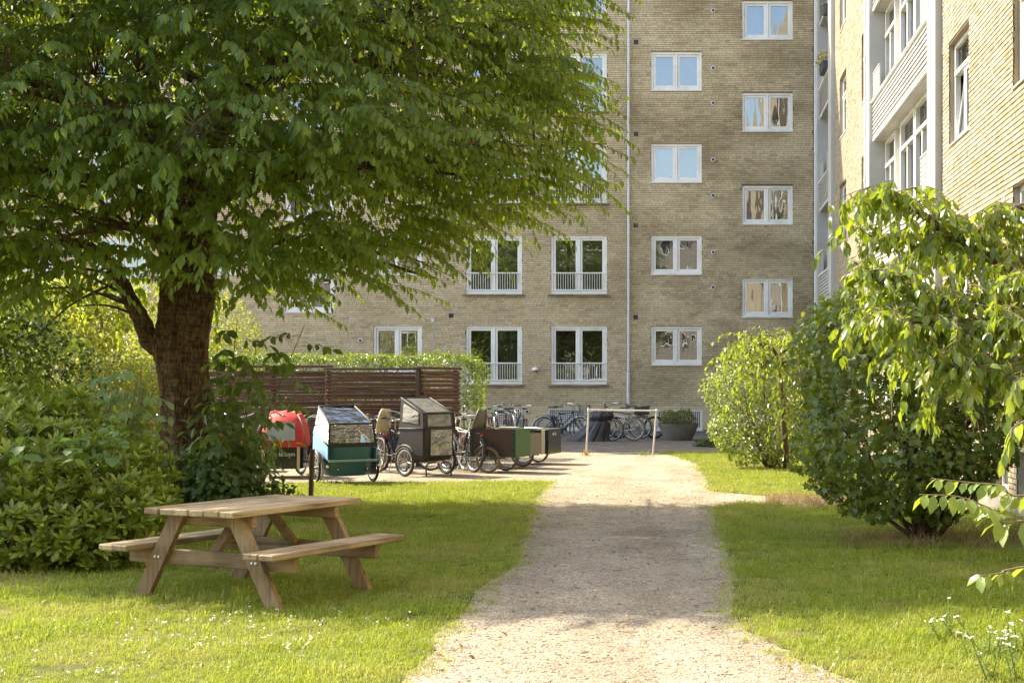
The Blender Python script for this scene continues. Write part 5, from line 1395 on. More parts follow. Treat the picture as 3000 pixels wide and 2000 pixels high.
def weeping(name, label, base, limbs_, seed, leaf, mat, n_drop, drop, lr, step=.05, twr=.006, stop=None, trunk_r=.05):
    """arching limbs, hanging twigs, leaves hanging from the twigs"""
    rg = np.random.default_rng(seed); base = Vector(base); root = empty(name, base, label, 'tree'); tr = MB(); tw_ = MB(); P_, A_, N_, L_ = [], [], [], []
    for li, (pts, rr) in enumerate(limbs_):
        c = [Vector(p) - base for p in catmull(pts, 8)]; rs = lerp_r(rr, 8); tr.tube(c, rs, 8)
        nd = n_drop[li] if isinstance(n_drop, (list, tuple)) else n_drop
        for i in range(nd):
            t = rg.uniform(.25 if li else .55, 1.0) ; q = c[min(len(c) - 1, int(t * (len(c) - 1)))]
            az = rg.uniform(0, 6.28); out = Vector((math.cos(az), math.sin(az), 0)); ln = rg.uniform(*drop)
            dp = rg.uniform(.05, .9); e1 = q + out * ln * .35 + Vector((rg.normal(0, .04), rg.normal(0, .04), rg.uniform(-.05, .25) * ln)); e2 = q + out * ln * .65 + Vector((rg.normal(0, .05), rg.normal(0, .05), (.12 - .35 * dp) * ln)); e3 = q + out * ln * (.95 - .25 * dp) + Vector((rg.normal(0, .05), rg.normal(0, .05), -ln * dp))
            cc = catmull([q, e1, e2, e3], 6); tw_.tube(cc, [twr * (1 - .7 * k / (len(cc) - 1)) for k in range(len(cc))], 4, cap=False)
            acc = 0.0
            for k in range(1, len(cc)):
                seg = (cc[k] - cc[k - 1]); acc += seg.length
                while acc > step:
                    acc -= step; pt = np.array(cc[k - 1].lerp(cc[k], rg.random())); a2 = rg.uniform(0, 6.28)
                    d = np.array([math.cos(a2), math.sin(a2), 0]) * rg.uniform(.3, 1.0) + np.array([0, 0, -rg.uniform(.05, 1.1)]) + np.array(seg.normalized()) * .35
                    P_.append(pt); A_.append(d); N_.append(np.array([math.cos(a2), math.sin(a2), 0.9]) + rg.normal(0, .5, 3)); L_.append(leaf * rg.uniform(.45, 1.2))
    tr.build('trunk', M_twig, root, smooth=True); tw_.build('twigs', M_twig2, root, smooth=True)['kind'] = 'stuff'
    P_ = np.array(P_); A_ = np.array(A_); N_ = np.array(N_); L_ = np.array(L_)
    if stop: k = ~stop(P_ + np.array(base)); P_, A_, N_, L_ = P_[k], A_[k], N_[k], L_[k]
    fo = Foliage(); fo.add(leaf_arrays(P_, A_, N_, L_, lr, 'cherry', .25, .28)); fo.build('foliage', mat, root); print(name, len(P_))
    return root
wb = G(1806, 1078); W = lambda x, y, d: P(x, y, d)
weeping('weeping_tree', 'small weeping tree with trailing yellow-green leaves over the round shrub', wb, [
    ([wb, W(1800, 960, 25), W(1795, 840, 24.6), W(1800, 775, 24.3)], [.06, .05, .045, .03]),
    ([W(1795, 830, 24.6), W(1760, 790, 24.3), W(1715, 810, 24.2), W(1690, 850, 24.2)], [.035, .025, .015, .006]),
    ([W(1797, 810, 24.5), W(1830, 780, 24.0), W(1850, 830, 23.8), W(1850, 920, 23.7)], [.035, .025, .015, .006]),
    ([W(1797, 840, 24.6), W(1780, 820, 24.0), W(1745, 850, 23.7), W(1730, 900, 23.6)], [.03, .02, .012, .006]),
    ([W(1797, 800, 24.6), W(1770, 770, 24.8), W(1740, 775, 25), W(1720, 800, 25)], [.03, .02, .012, .006]),
    ([W(1800, 830, 24.6), W(1835, 840, 23.6), W(1840, 930, 23.4), W(1838, 1000, 23.3)], [.03, .02, .012, .006])],
    91, .115, M_weep, [10, 20, 24, 18, 16, 26], (.45, 1.0), .40, step=.045)
nb = (3.05, 10.2, 0)
NW = lambda x, y, d: P(x, y, d)
weeping('weeping_cherry', 'weeping cherry with bright hanging leaves leaning in from the right edge', nb, [
    ([nb, (3.0, 10.2, 1.0), (2.9, 10.15, 1.9), (2.85, 10.1, 2.35)], [.09, .08, .075, .06]),
    ([(2.9, 10.15, 2.1), NW(2330, 620, 10.1), NW(2200, 560, 10.0), NW(2130, 500, 9.9), NW(2040, 450, 9.8), NW(1985, 470, 9.7)], [.05, .042, .034, .026, .016, .007]),
    ([(2.9, 10.15, 2.0), NW(2350, 680, 9.6), NW(2240, 695, 9.4), NW(2140, 690, 9.3), NW(2040, 660, 9.2), NW(1960, 600, 9.1)], [.045, .036, .028, .022, .014, .006]),
    ([(2.95, 10.2, 2.2), NW(2400, 500, 10.3), NW(2330, 480, 10.2), NW(2250, 530, 10.0), NW(2205, 580, 9.9)], [.05, .04, .032, .022, .01]),
    ([(2.9, 10.15, 1.95), NW(2340, 760, 9.3), NW(2200, 760, 9.0), NW(2080, 740, 8.9), NW(1990, 730, 8.9)], [.04, .032, .024, .015, .006]),
    ([(2.9, 10.15, 2.1), NW(2350, 600, 10.8), NW(2230, 600, 11.0), NW(2090, 560, 11.0), NW(1990, 540, 11)], [.04, .032, .024, .015, .006]),
    ([(2.95, 10.2, 1.9), NW(2370, 850, 9.0), NW(2280, 860, 8.8), NW(2190, 840, 8.7), NW(2100, 830, 8.7)], [.035, .028, .02, .012, .005]),
    ([(2.9, 10.15, 2.2), NW(2390, 640, 9.3), NW(2330, 700, 9.1), NW(2280, 780, 9.0)], [.035, .028, .02, .008])],
    92, .096, M_weep, [10, 58, 66, 44, 66, 58, 44, 40], (.25, .55), .47, step=.030, twr=.005, stop=lambda p: (CY - (p[:, 2] - EYE) / p[:, 1] * F > 985 + 90 * np.sin(p[:, 0] * 9)) & (CX + p[:, 0] / p[:, 1] * F < 2290))
# nearer low boughs of a second tree that reach into the picture from the right
nb2 = (2.55, 6.4, 0)
weeping('elm_sapling', 'near sapling whose serrated leaf sprays reach in low from the right edge', nb2, [
    ([nb2, (2.52, 6.4, .7), (2.45, 6.4, 1.3), (2.4, 6.3, 1.9)], [.035, .03, .025, .015])], 93, .07, M_weep, [6], (.3, .5), .42)
def spray(root, pts, leaf, seed, mat, n):
    rg = np.random.default_rng(seed); b0 = Vector(root.location); c = [Vector(p) - b0 for p in catmull(pts, 8)]
    b = MB(); b.tube(c, [.007 * (1 - .7 * i / (len(c) - 1)) for i in range(len(c))], 5); b.build('twig', M_twig2, root, smooth=True)
    P_, A_, N_, L_ = [], [], [], []
    for i in range(n):
        t = .12 + .88 * i / (n - 1); k = min(len(c) - 2, int(t * (len(c) - 1))); q = c[k].lerp(c[k + 1], (t * (len(c) - 1)) % 1); d = (c[k + 1] - c[k]).normalized(); sd = d.cross(Vector((0, 0, 1))).normalized() * (1 if i % 2 else -1)
        P_.append(np.array(q)); A_.append(np.array(d * .55 + sd * rg.uniform(.4, .9) + Vector((0, 0, -rg.uniform(.3, .95))))); N_.append(np.array([0, 0, 1.0]) + rg.normal(0, .3, 3) + np.array(sd) * .2); L_.append(leaf * rg.uniform(.75, 1.15) * (1.05 - .35 * t))
    fo = Foliage(); fo.add(leaf_arrays(np.array(P_), np.array(A_), np.array(N_), np.array(L_), .5, 'oval', .22, .3)); fo.build('foliage', mat, root)
M_elm = leaf_mat('elm leaves', [(0.10, 0.17, 0.035), (0.14, 0.22, 0.045), (0.17, 0.25, 0.05)], (0.5, 0.6, 0.05), 0.36, 0.36, 0.5)
elm = [o for o in S.objects if o.name.startswith('elm_sapling')][0]
spray(elm, [(2.45, 6.4, 1.25), P(2352, 1195, 6.4), P(2270, 1165, 6.3), P(2200, 1140, 6.2), P(2112, 1135, 6.1)], .125, 1, M_elm, 30)
spray(elm, [(2.45, 6.4, 1.3), P(2370, 1135, 6.5), P(2300, 1115, 6.5), P(2230, 1108, 6.5), P(2140, 1098, 6.4)], .115, 2, M_elm, 22)
spray(elm, [(2.5, 6.4, .9), P(2360, 1300, 5.9), P(2300, 1315, 5.8), P(2245, 1322, 5.7)], .11, 3, M_elm, 13)
spray(elm, [(2.45, 6.4, 1.7), P(2370, 960, 6.9), P(2320, 1010, 6.9), P(2300, 1070, 6.9)], .12, 4, M_elm, 18)
spray(elm, [(2.45, 6.4, 1.8), P(2380, 860, 7.2), P(2330, 900, 7.2), P(2310, 980, 7.2)], .12, 5, M_elm, 18)
# low ground cover beside the planter
shrub('ground_cover', 'low dark green ground cover beside the paving near the planter', 'shrub', [sb(1630, 1020, 36, .42, .4, .16), sb(1660, 1022, 36, .38, .4, .14)], 1500, .06, .5, M_darkl, M_twig, 83, depth=.6, bottom=.0, stems=6)
# white yarrow at the bottom right
M_yar = leaf_mat('yarrow green', [(0.10, 0.16, 0.04), (0.14, 0.21, 0.05), (0.18, 0.24, 0.07)], (0.4, 0.5, 0.06), 0.6, .35)
rg = np.random.default_rng(17)
def yarrow(x, y, stems, seed, label):
    q = G(x, y); root = empty('yarrow', q, label, 'flower'); rg = np.random.default_rng(seed); b = MB(); fl = MB(); P_, A_, N_, L_ = [], [], [], []
    for _ in range(stems):
        a = Vector((rg.normal(0, .09), rg.normal(0, .09), 0)); h = rg.uniform(.10, .25); e = a + Vector((rg.normal(0, .06), rg.normal(0, .06), h)); b.tube([a, a.lerp(e, .5), e], [.0045, .004, .003], 4)
        for _ in range(6):
            c = e + Vector((rg.normal(0, .014), rg.normal(0, .016), rg.normal(0, .004))); fl.lathe(c, [(.001, -.004), (.0065, 0), (.006, .003), (.001, .005)], 6)
        for i in range(26):
            t = rg.random() * .85; d = rand_unit(1, rg)[0] * [1, 1, .5] + [0, 0, .35]; P_.append(np.array(a.lerp(e, t))); A_.append(d); N_.append([0, 0, 1.0]); L_.append(rg.uniform(.04, .09))
    fo = Foliage(); fo.add(leaf_arrays(np.array(P_), np.array(A_), np.array(N_, float), np.array(L_), .16, 'small', .2, .3)); fo.build('foliage', M_yar, root); b.build('stem', M_yar, root); fl.build('flower_head', M_petal, root)
yarrow(2190, 1475, 5, 1, 'thin clump of white yarrow farthest left in the right lawn corner')
yarrow(2250, 1505, 5, 2, 'white yarrow clump in the middle of the right lawn corner')
yarrow(2315, 1500, 7, 3, 'dense white yarrow clump touching the right edge of the picture')
yarrow(2300, 1560, 6, 4, 'lowest white yarrow clump in the bottom right corner')
# dry tufts at the feet of the pipe frame
for (x, lab) in ((1346, 'orange dry weed tuft at the left foot of the pipe frame'), (1478, 'small green tuft beside the right foot of the pipe frame')):
    q = G(x, 1047); root = empty('weed_tuft', q, lab, 'weed'); P_ = rg.normal(0, .06, (60, 3)) * [1, .6, 0]; A_ = rand_unit(60, rg) * [.5, .5, .3] + [0, 0, .9]
    fo = Foliage(); fo.add(leaf_arrays(P_, A_, rand_unit(60, rg), rg.uniform(.08, .2, 60), .07, 'small', .1, .2)); fo.build('foliage', M_straw if x < 1400 else M_yar, root)
# balcony flowers
q = Vector((WX - 0.12, 39.6, 10.72)); fb = empty('flower_box', q, 'dark balcony flower box with apricot flowers on the far loggia', 'flower box')
b = MB(); b.prism([(-.09, -.55, 0), (.07, -.55, 0), (.1, -.55, .2), (-.12, -.55, .2)], (0, 0, 0), (0, 1.1, 0)); b.build('box', M_dkgrey, fb)
p_ = np.stack([rg.normal(-.05, .09, 260), rg.uniform(-.52, .52, 260), rg.uniform(.18, .5, 260) ** 1.0], 1)
fo = Foliage(); fo.add(leaf_arrays(p_[:150], rand_unit(150, rg), rand_unit(150, rg) + [0, 0, 1], rg.uniform(.05, .1, 150), .5, 'oval', .2, .2)); fo.build('foliage', M_flow_leaf, fb)
fo = Foliage(); fo.add(leaf_arrays(p_[150:] + [0, 0, .05], rand_unit(110, rg), rand_unit(110, rg) + [0, 0, 1], rg.uniform(.05, .08, 110), .9, 'oval', .2, .2)); fo.build('blossom', M_flower, fb)
q = Vector((WX - 0.16, 39.0, 12.2)); pt = empty('plant_pot', q, 'black plant pot hung outside the loggia above the flower box', 'plant pot')
b = MB(); b.lathe((0, 0, 0), [(.1, 0), (.135, .26), (.15, .26), (.15, .3), (.13, .3), (.12, .24), (.01, .24)], 16); b.build('pot', M_dkgrey, pt, auto=R(35))
b = MB(); b.bbox(.1, .17, -.015, .015, .24, .3); b.build('hook', M_dkgrey, pt)
# ------------------------------------------------------------------ slat fence (bin enclosure)
M_log = simple('brown stained log', (0.105, 0.048, 0.030), 0.7, var=0.35, scale=5, bump=0.25, bscale=40, stretch=(1, 1, 6), dirt=(0.115, 0.062, 0.040))
M_rail = simple('brown stained rail', (0.075, 0.040, 0.028), 0.7, var=0.25, scale=6)
LOG_ME = {}
def fence(label, pa, pb, z1, n, cap, seed, posts=(0, 1), z0=0.06):
    """round slats one above the other between posts"""
    rg = random.Random(seed); a = Vector((pa[0], pa[1], 0)); b_ = Vector((pb[0], pb[1], 0)); d = b_ - a; L = d.length; ang = math.atan2(d.y, d.x)
    root = empty('slat_fence', a, label, 'fence', rz=ang)
    h = (z1 - z0) / n
    key = round(L, 2)
    for i in range(n):
        b = MB(); r = h * 0.455 * rg.uniform(.93, 1.03); sag = rg.gauss(0, .008)
        b.tube([(0.0, 0, 0), (L * .33, 0, sag), (L * .66, 0, sag * .6), (L, 0, 0)], r, 8)
        b.build('slat', M_log, root, auto=R(60), loc=(rg.gauss(0, .012), -.02 + rg.gauss(0, .004), z0 + (i + .5) * h), rot=(0, rg.gauss(0, .0022), 0))
    for t in posts:
        b = MB(); b.cbox((t * L, 0.05, (z1 + .02) / 2), (0.09, 0.09, z1 + .02), .006); b.build('post', M_rail, root)
    b = MB(); b.cbox((L * cap[0] / 2 + L * cap[1] / 2, 0.02, z1 + .055 + cap[2]), (L * (cap[1] - cap[0]), 0.14, 0.05), .006); b.build('cap_rail', M_rail, root)
    return root
def fx(x, d): return ((x - CX) * d / F, d)
fence('brown slat fence panel behind the cargo bikes with the child seat', fx(752, 27.6), fx(960, 27.5), 1.90, 26, (-.03, 1.02, 0), 1, posts=(0, 1))
fence('brown slat fence panel behind the red covered cargo bike', fx(500, 28.3), fx(753, 28.3), 1.93, 27, (-.2, 1.04, .03), 2, posts=(0, .5))
fence('brown slat fence panel half hidden behind the cherry trunk', fx(180, 29.1), fx(503, 29.1), 1.93, 27, (0, 1.02, 0), 3, posts=(0, .5))
fence('short slat fence panel angled at the corner by the hedge', fx(966, 27.35), fx(1052, 28.9), 1.92, 22, (-.1, 1.06, 0), 4, posts=(0, .98))
# inside the enclosure: pale bins that show through the gaps
M_bin = simple('grey bin', (0.24, 0.25, 0.26), 0.5, var=0.1)
for i, x in enumerate((600, 690, 800, 890)):
    q = Vector((*fx(x, 29.4 + .1 * (i % 2)), 0)); o = empty('waste_bin', q, ('first', 'second', 'third', 'fourth')[i] + ' grey wheeled bin from the left, glimpsed through the slat fence', 'bin', 'bins behind the slat fence')
    b = MB(); b.prism([(-.24, -.3, .06), (.24, -.3, .06), (.29, -.36, 1.0), (-.29, -.36, 1.0)], (0, 0, 0), (0, .62, 0)); b.build('body', M_bin, o)
    b = MB(); b.cbox((0, 0, 1.04), (.62, .78, .06), .02); b.build('lid', M_dkgrey, o)

# ------------------------------------------------------------------ bicycles
WHEEL = {}
M_cream = simple('cream tyre', (0.50, 0.42, 0.30), 0.75, var=0.15)
M_greyt = simple('grey tyre', (0.16, 0.155, 0.15), 0.8, var=0.2)
M_ltblue = simple('light blue rim', (0.12, 0.42, 0.58), 0.4, var=0.1)
M_brownt = simple('dusty tyre', (0.17, 0.135, 0.095), 0.85, var=0.25)
def wheel_meshes(r, tr, tyre, rim):
    k = (round(r, 3), round(tr, 3), tyre.name, rim.name)
    if k not in WHEEL:
        a = MB(); a.torus((0, 0, 0), (0, 1, 0), r - tr, tr, 36, 8); ta = a.mesh('tyre', True); ta.materials.append(tyre)
        a = MB(); a.torus((0, 0, 0), (0, 1, 0), r - tr * 2.25, tr * .62, 36, 6); ra = a.mesh('rim', True); ra.materials.append(rim)
        a = MB(); n = 28
        for i in range(n):
            an = 2 * PI * i / n; o = 0.022 if i % 2 else -0.022; tw_ = 0.55 if (i // 2) % 2 else -0.55; R1 = r - tr * 2.4
            a.tube([(0.022 * math.cos(an + tw_), o, 0.022 * math.sin(an + tw_)), (R1 * math.cos(an), 0, R1 * math.sin(an))], 0.0022, 3, cap=False)
        sa = a.mesh('spokes'); sa.materials.append(M_steel)
        a = MB(); a.cyl((0, -.045, 0), (0, .045, 0), .02, 10); a.cyl((0, -.055, 0), (0, .055, 0), .008, 6); ha = a.mesh('hub'); ha.materials.append(M_dull)
        WHEEL[k] = (ta, ra, sa, ha)
    return WHEEL[k]
def wheel(root, loc, r=.345, tr=.019, tyre=None, rim=None, rz=0.0, name='wheel'):
    ta, ra, sa, ha = wheel_meshes(r, tr, tyre or M_rubber, rim or M_steel)
    w = link(name, ta, None, root, loc, (0, random.uniform(0, 6.28), rz))
    link('rim', ra, None, w); link('spokes', sa, None, w); link('hub', ha, None, w)
    return w
def mudguard(root, c, r, a0, a1, mat, w=.028):
    b = MB(); b.torus(c, (0, 1, 0), r + .028, .012, 18, 6, sx=w / .012, arc=(a0, a1)); b.build('mudguard', mat, root, smooth=True)
def saddle(root, x, z, mat, wide=.085):
    b = MB(); prof = []
    for (t, w, h) in ((-.14, wide * .75, .0), (-.11, wide, .012), (-.03, wide * .72, .004), (.05, wide * .36, 0), (.13, wide * .24, .0), (.145, wide * .1, -.006)): prof.append((t, w, h))
    vs = []; fs = []; m = 8
    for (t, w, h) in prof:
        for k in range(m):
            a = PI * k / (m - 1); vs.append((x + t, w * math.cos(a), z + h + .032 * math.sin(a)))
    for i in range(len(prof) - 1):
        for k in range(m - 1): fs.append((i * m + k, i * m + k + 1, (i + 1) * m + k + 1, (i + 1) * m + k))
        fs.append((i * m, (i + 1) * m, (i + 1) * m + m - 1, i * m + m - 1))
    fs.append(tuple(range(m))); fs.append(tuple((len(prof) - 1) * m + k for k in range(m - 1, -1, -1)))
    b.add(vs, fs); return b.build('saddle', mat, root, auto=R(50))
def basket(root, c, mat, sx=.32, sy=.38, sz=.24, solid=False, name='basket'):
    b = MB(); x, y, z = c
    for (dz, k) in ((0, .82), (sz * .5, .92), (sz, 1.0)):
        hx, hy = sx / 2 * k, sy / 2 * k; pts = [(x - hx, y - hy, z + dz), (x + hx, y - hy, z + dz), (x + hx, y + hy, z + dz), (x - hx, y + hy, z + dz)]
        b.tube(pts, .007 if dz == sz else .004, 5, closed=True)
    for i in range(9):
        t = -1 + 2 * i / 8
        for s in (-1, 1):
            b.tube([(x + s * sx / 2 * .82, y + t * sy / 2 * .82, z), (x + s * sx / 2, y + t * sy / 2, z + sz)], .0028, 4, cap=False); b.tube([(x + t * sx / 2 * .82, y + s * sy / 2 * .82, z), (x + t * sx / 2, y + s * sy / 2, z + sz)], .0028, 4, cap=False)
        b.tube([(x + t * sx / 2 * .82, y - sy / 2 * .82, z), (x + t * sx / 2 * .82, y + sy / 2 * .82, z)], .0028, 4, cap=False)
    return b.build(name, mat, root)
def crate_basket(root, c, mat, sx, sy, sz):
    b = MB(); x, y, z = c
    for (a, w, s_) in (((x, y - sy / 2, z + sz / 2), (sx, .012, sz), 0), ((x, y + sy / 2, z + sz / 2), (sx, .012, sz), 0), ((x - sx / 2, y, z + sz / 2), (.012, sy - .03, sz), 0), ((x + sx / 2, y, z + sz / 2), (.012, sy - .03, sz), 0), ((x, y, z), (sx - .03, sy - .03, .012), 0)): b.box(a, w)
    return b.build('basket', mat, root)
def child_seat(root, c, mat, mat2=None):
    """shell seat with tall back, arms and a foot plate; sits over the rear rack"""
    x, y, z = c; b = MB(); secs = [(.14, .0, .13), (.02, .0, .15), (-.10, .02, .16), (-.16, .12, .16), (-.20, .30, .155), (-.235, .48, .14), (-.25, .58, .10)]; vs = []; fs = []; m = 7
    for (dx, dz, w) in secs:
        for k in range(m):
            t = -1 + 2 * k / (m - 1); vs.append((x + dx + .05 * t * t * (1 if dz > .1 else .2), y + t * w, z + dz + (.07 * t * t if dz < .1 else 0)))
    for i in range(len(secs) - 1):
        for k in range(m - 1): fs.append((i * m + k, i * m + k + 1, (i + 1) * m + k + 1, (i + 1) * m + k))
    o = MB(); o.add(vs, fs); me = o.mesh('child_seat', True); ob = link('child_seat', me, mat, root); sm = ob.modifiers.new('thickness', 'SOLIDIFY'); sm.thickness = .022
    b.tube([(x - .16, y - .16, z + .1), (x - .21, y - .16, z + .35), (x - .26, y - .10, z + .60), (x - .265, y + .10, z + .60), (x - .21, y + .16, z + .35), (x - .16, y + .16, z + .1)], .014, 6); b.build('seat_rim', mat2 or mat, ob, smooth=True)
    b = MB()
    for s in (-1, 1): b.bar((x + .1, y + s * .15, z), (x + .22, y + s * .17, z - .28), .05, .02, .004)
    b.build('leg_rest', mat2 or mat, ob)
    return ob
def bicycle(label, loc, head, frame, style='city', lean=.08, group='bicycles parked in the court', tyre=None, rim=None, tyre2=None, rim2=None, guard=None, sadm=None, rack=True, bask=None, seat=None, bars='swept', grip=None, r=.345, steer=.0, reflector=True, chainguard=True, tr=.019, battery=False, cover=None):
    root = empty('bicycle', loc, label, 'bicycle', group); root.rotation_euler = (lean, 0, head)
    xr, xf = -.52, .55; bb = Vector((-.06, 0, .29)); ht, hb = Vector((.335, 0, .86)), Vector((.385, 0, .66)); st = Vector((-.215, 0, .80 if style == 'city' else .74)); sad = Vector((-.25, 0, .96))
    f = MB(); R_ = .016
    f.cyl(hb, ht, .021, 8); f.cyl(bb, st, R_, 8)
    if style == 'step':
        f.tube(catmull([hb + (ht - hb) * .35, Vector((.22, 0, .52)), Vector((.06, 0, .36)), bb], 5), .021, 8); f.tube(catmull([hb + (ht - hb) * .8, Vector((.2, 0, .62)), Vector((.02, 0, .5)), Vector((-.13, 0, .52))], 5), .014, 8)
    elif style == 'mtb':
        f.tube([hb + (ht - hb) * .3, bb], .024, 8); f.tube([hb + (ht - hb) * .85, st - Vector((-.01, 0, .06))], .020, 8)
    else:
        f.tube([hb + (ht - hb) * .25, bb], .018, 8); f.tube([hb + (ht - hb) * .85, st - Vector((-.01, 0, .05))], .016, 8)
    for s in (-1, 1):
        f.tube([bb + Vector((-.03, s * .025, 0)), (xr, s * .06, r)], .010, 6); f.tube([st + Vector((0, s * .012, -.06)), (xr, s * .06, r)], .008, 6)
    f.build('frame', frame, root, auto=R(45))
    f = MB()
    for s in (-1, 1): f.tube(catmull([hb + Vector((.003, s * .03, -.01)), Vector((.43, s * .05, .50)), Vector((xf, s * .055, r))], 4), .012, 6)
    f.cbox(hb + Vector((.003, 0, -.012)), (.04, .09, .03), .006); f.build('fork', frame, root, auto=R(45))
    wheel(root, (xr, 0, r), r, tr, tyre, rim); wheel(root, (xf, 0, r), r, tr, tyre2 or tyre, rim2 or rim, rz=steer)
    if guard: mudguard(root, (xr, 0, r), r, -1.9, 1.0, guard); mudguard(root, (xf, 0, r), r, -1.1, .55, guard)
    b = MB(); b.cyl(st, sad, .013, 8); b.build('seat_post', M_steel, root, auto=R(45)); saddle(root, sad.x, sad.z, sadm or M_black)
    stem = ht + Vector((-.02, 0, .16)); b = MB(); b.cyl(ht, stem, .014, 8)
    if bars == 'swept': pts = [(.12, -.30, .06), (.18, -.27, .07), (.36, -.16, .05), (.37, 0, .0), (.36, .16, .05), (.18, .27, .07), (.12, .30, .06)]; pts = [Vector((stem.x - .35 + p[0], p[1], stem.z + p[2] - .01)) for p in pts]
    else: pts = [Vector((stem.x + .03 + dx, y, stem.z + dz)) for (dx, y, dz) in ((-.05, -.31, .02), (0, -.12, .01), (.01, 0, 0), (0, .12, .01), (-.05, .31, .02))]; b.cyl(stem, stem + Vector((.06, 0, 0)), .014, 8)
    c = catmull(pts, 4); b.tube(c, .0115, 7); hb_ = b.build('handlebar', M_steel if bars == 'swept' else M_black, root, auto=R(45))
    for s in (0, -1):
        p0 = c[s]; p1 = c[3 if s == 0 else -4]; g = MB(); g.cyl(p0 + (p0 - p1) * .1, p0.lerp(p1, .8), .018, 8); g.build('grip', grip or M_black, hb_, auto=R(45))
        g = MB(); q = p0.lerp(p1, 1.1); g.tube([q, q + Vector((.05, 0, -.02)), q + (p0 - p1) * .7 + Vector((.05, 0, -.045))], .006, 5); g.build('brake_lever', M_steel, hb_)
    b = MB(); b.lathe(bb + Vector((0, -.05, 0)), [(.085, 0), (.085, .006), (.07, .008)], 20, axis=Vector((0, -1, 0))); b.tube([bb + Vector((0, -.06, 0)), bb + Vector((.07, -.075, -.15))], .010, 6); b.tube([bb + Vector((0, .05, 0)), bb + Vector((-.07, .075, .15))], .010, 6); cr = b.build('crank', M_dull, root)
    for p in (bb + Vector((.07, -.12, -.155)), bb + Vector((-.07, .12, .155))):
        g = MB(); g.cbox(p, (.09, .075, .022), .005); g.build('pedal', M_black, cr)
    if chainguard:
        b = MB(); b.prism([(bb.x + .1, -.055, bb.z + .05), (bb.x + .1, -.055, bb.z - .05), (xr, -.055, r - .045), (xr - .03, -.055, r + .01), (xr, -.055, r + .05)], (0, 0, 0), (0, -.014, 0)); b.build('chain_guard', M_black, root)
    if battery:
        b = MB(); b.cbox((-.235, 0, .55), (.08, .09, .36), .02, Matrix.Rotation(R(-17), 3, 'Y')); b.build('battery', M_black, root); b = MB(); b.lathe((bb.x + .02, .06, bb.z + .0), [(.09, 0), (.1, .04), (.1, .09), (.06, .12)], 16, axis=Vector((0, -1, 0))); b.build('motor', M_black, root, auto=R(40))
    if rack:
        b = MB(); z = .735
        for s in (-1, 1): b.tube([(st.x - .02, s * .05, z), (xr - .2, s * .07, z)], .006, 5); b.tube([(xr, s * .065, r + .02), (xr - .06, s * .065, z)], .005, 5)
        for i in range(4): b.tube([(-.32 - i * .12, -.06, z), (-.32 - i * .12, .06, z)], .004, 5)
        b.build('rear_rack', M_dull if frame is not M_black else M_black, root)
    if reflector:
        b = MB(); b.cbox((xr - .21 if rack else xr - .3, 0, .70), (.03, .07, .04), .008); b.build('reflector', M_red, root)
        b = MB(); b.cbox((xf, .012, r + .2), (.05, .012, .02), .004); b.build('spoke_reflector', M_amber, root)
    b = MB(); b.lathe((hb.x + .05, 0, hb.z + .02), [(.03, 0), (.038, .03), (.036, .05)], 12, axis=Vector((1, 0, 0))); b.build('headlamp', M_steel, root, auto=R(45))
    b = MB(); b.tube([bb + Vector((-.05, .05, -.02)), (bb.x - .14, .17, .02)], .009, 6); b.build('kickstand', M_dull, root)
    if bask == 'wire': basket(root, (.56, 0, .78), M_dull)
    if bask == 'dark': basket(root, (.56, 0, .78), M_black)
    if bask == 'box': crate_basket(root, (.56, 0, .76), M_black, .34, .42, .26)
    if bask == 'rear': crate_basket(root, (-.56, 0, .745), M_black, .42, .34, .22)
    if seat: so = child_seat(root, (0, 0, 0), *seat); so.location = (-.46, 0, .74); so.scale = (.78, .78, .74)
    return root
M_fblack = simple('black frame paint', (0.018, 0.018, 0.02), 0.3, var=0.15, coat=.4)
M_fwhite = simple('white frame paint', (0.72, 0.71, 0.67), 0.35, var=0.05, coat=.4, dirt=(.55, .52, .46))
M_fblue = simple('dark blue frame paint', (0.035, 0.045, 0.13), 0.25, var=0.15, coat=.5)
M_fgreen = simple('dark green frame paint', (0.03, 0.055, 0.04), 0.35, var=0.15, coat=.3)
M_fgrey = simple('grey frame paint', (0.16, 0.165, 0.17), 0.4, var=0.15, coat=.3)
M_fred = simple('wine red frame paint', (0.20, 0.03, 0.03), 0.35, var=0.15, coat=.3)
M_creamp = simple('cream plastic', (0.62, 0.55, 0.38), 0.5, var=0.06)
M_greyp = simple('grey plastic', (0.13, 0.12, 0.105), 0.55, var=0.1)
M_ivory = simple('ivory leather', (0.66, 0.60, 0.47), 0.5, var=0.08)
M_tan = simple('brown leather', (0.16, 0.07, 0.035), 0.45, var=0.15)
M_lime = simple('lime saddle cover', (0.25, 0.55, 0.10), 0.5, var=0.1)
M_alu = simple('silver mudguard', (0.62, 0.62, 0.60), 0.3, 0.9, var=0.1)
M_purp = simple('blue violet mudguard', (0.09, 0.08, 0.24), 0.3, .3, var=0.1, coat=.4)
def gp_(x, y): return G(x, y)
GA, GB, GC = 'bicycles parked along the slat fence', 'bicycles standing at the far house wall', 'bicycles in the rack by the hedge'
UP = R(90)
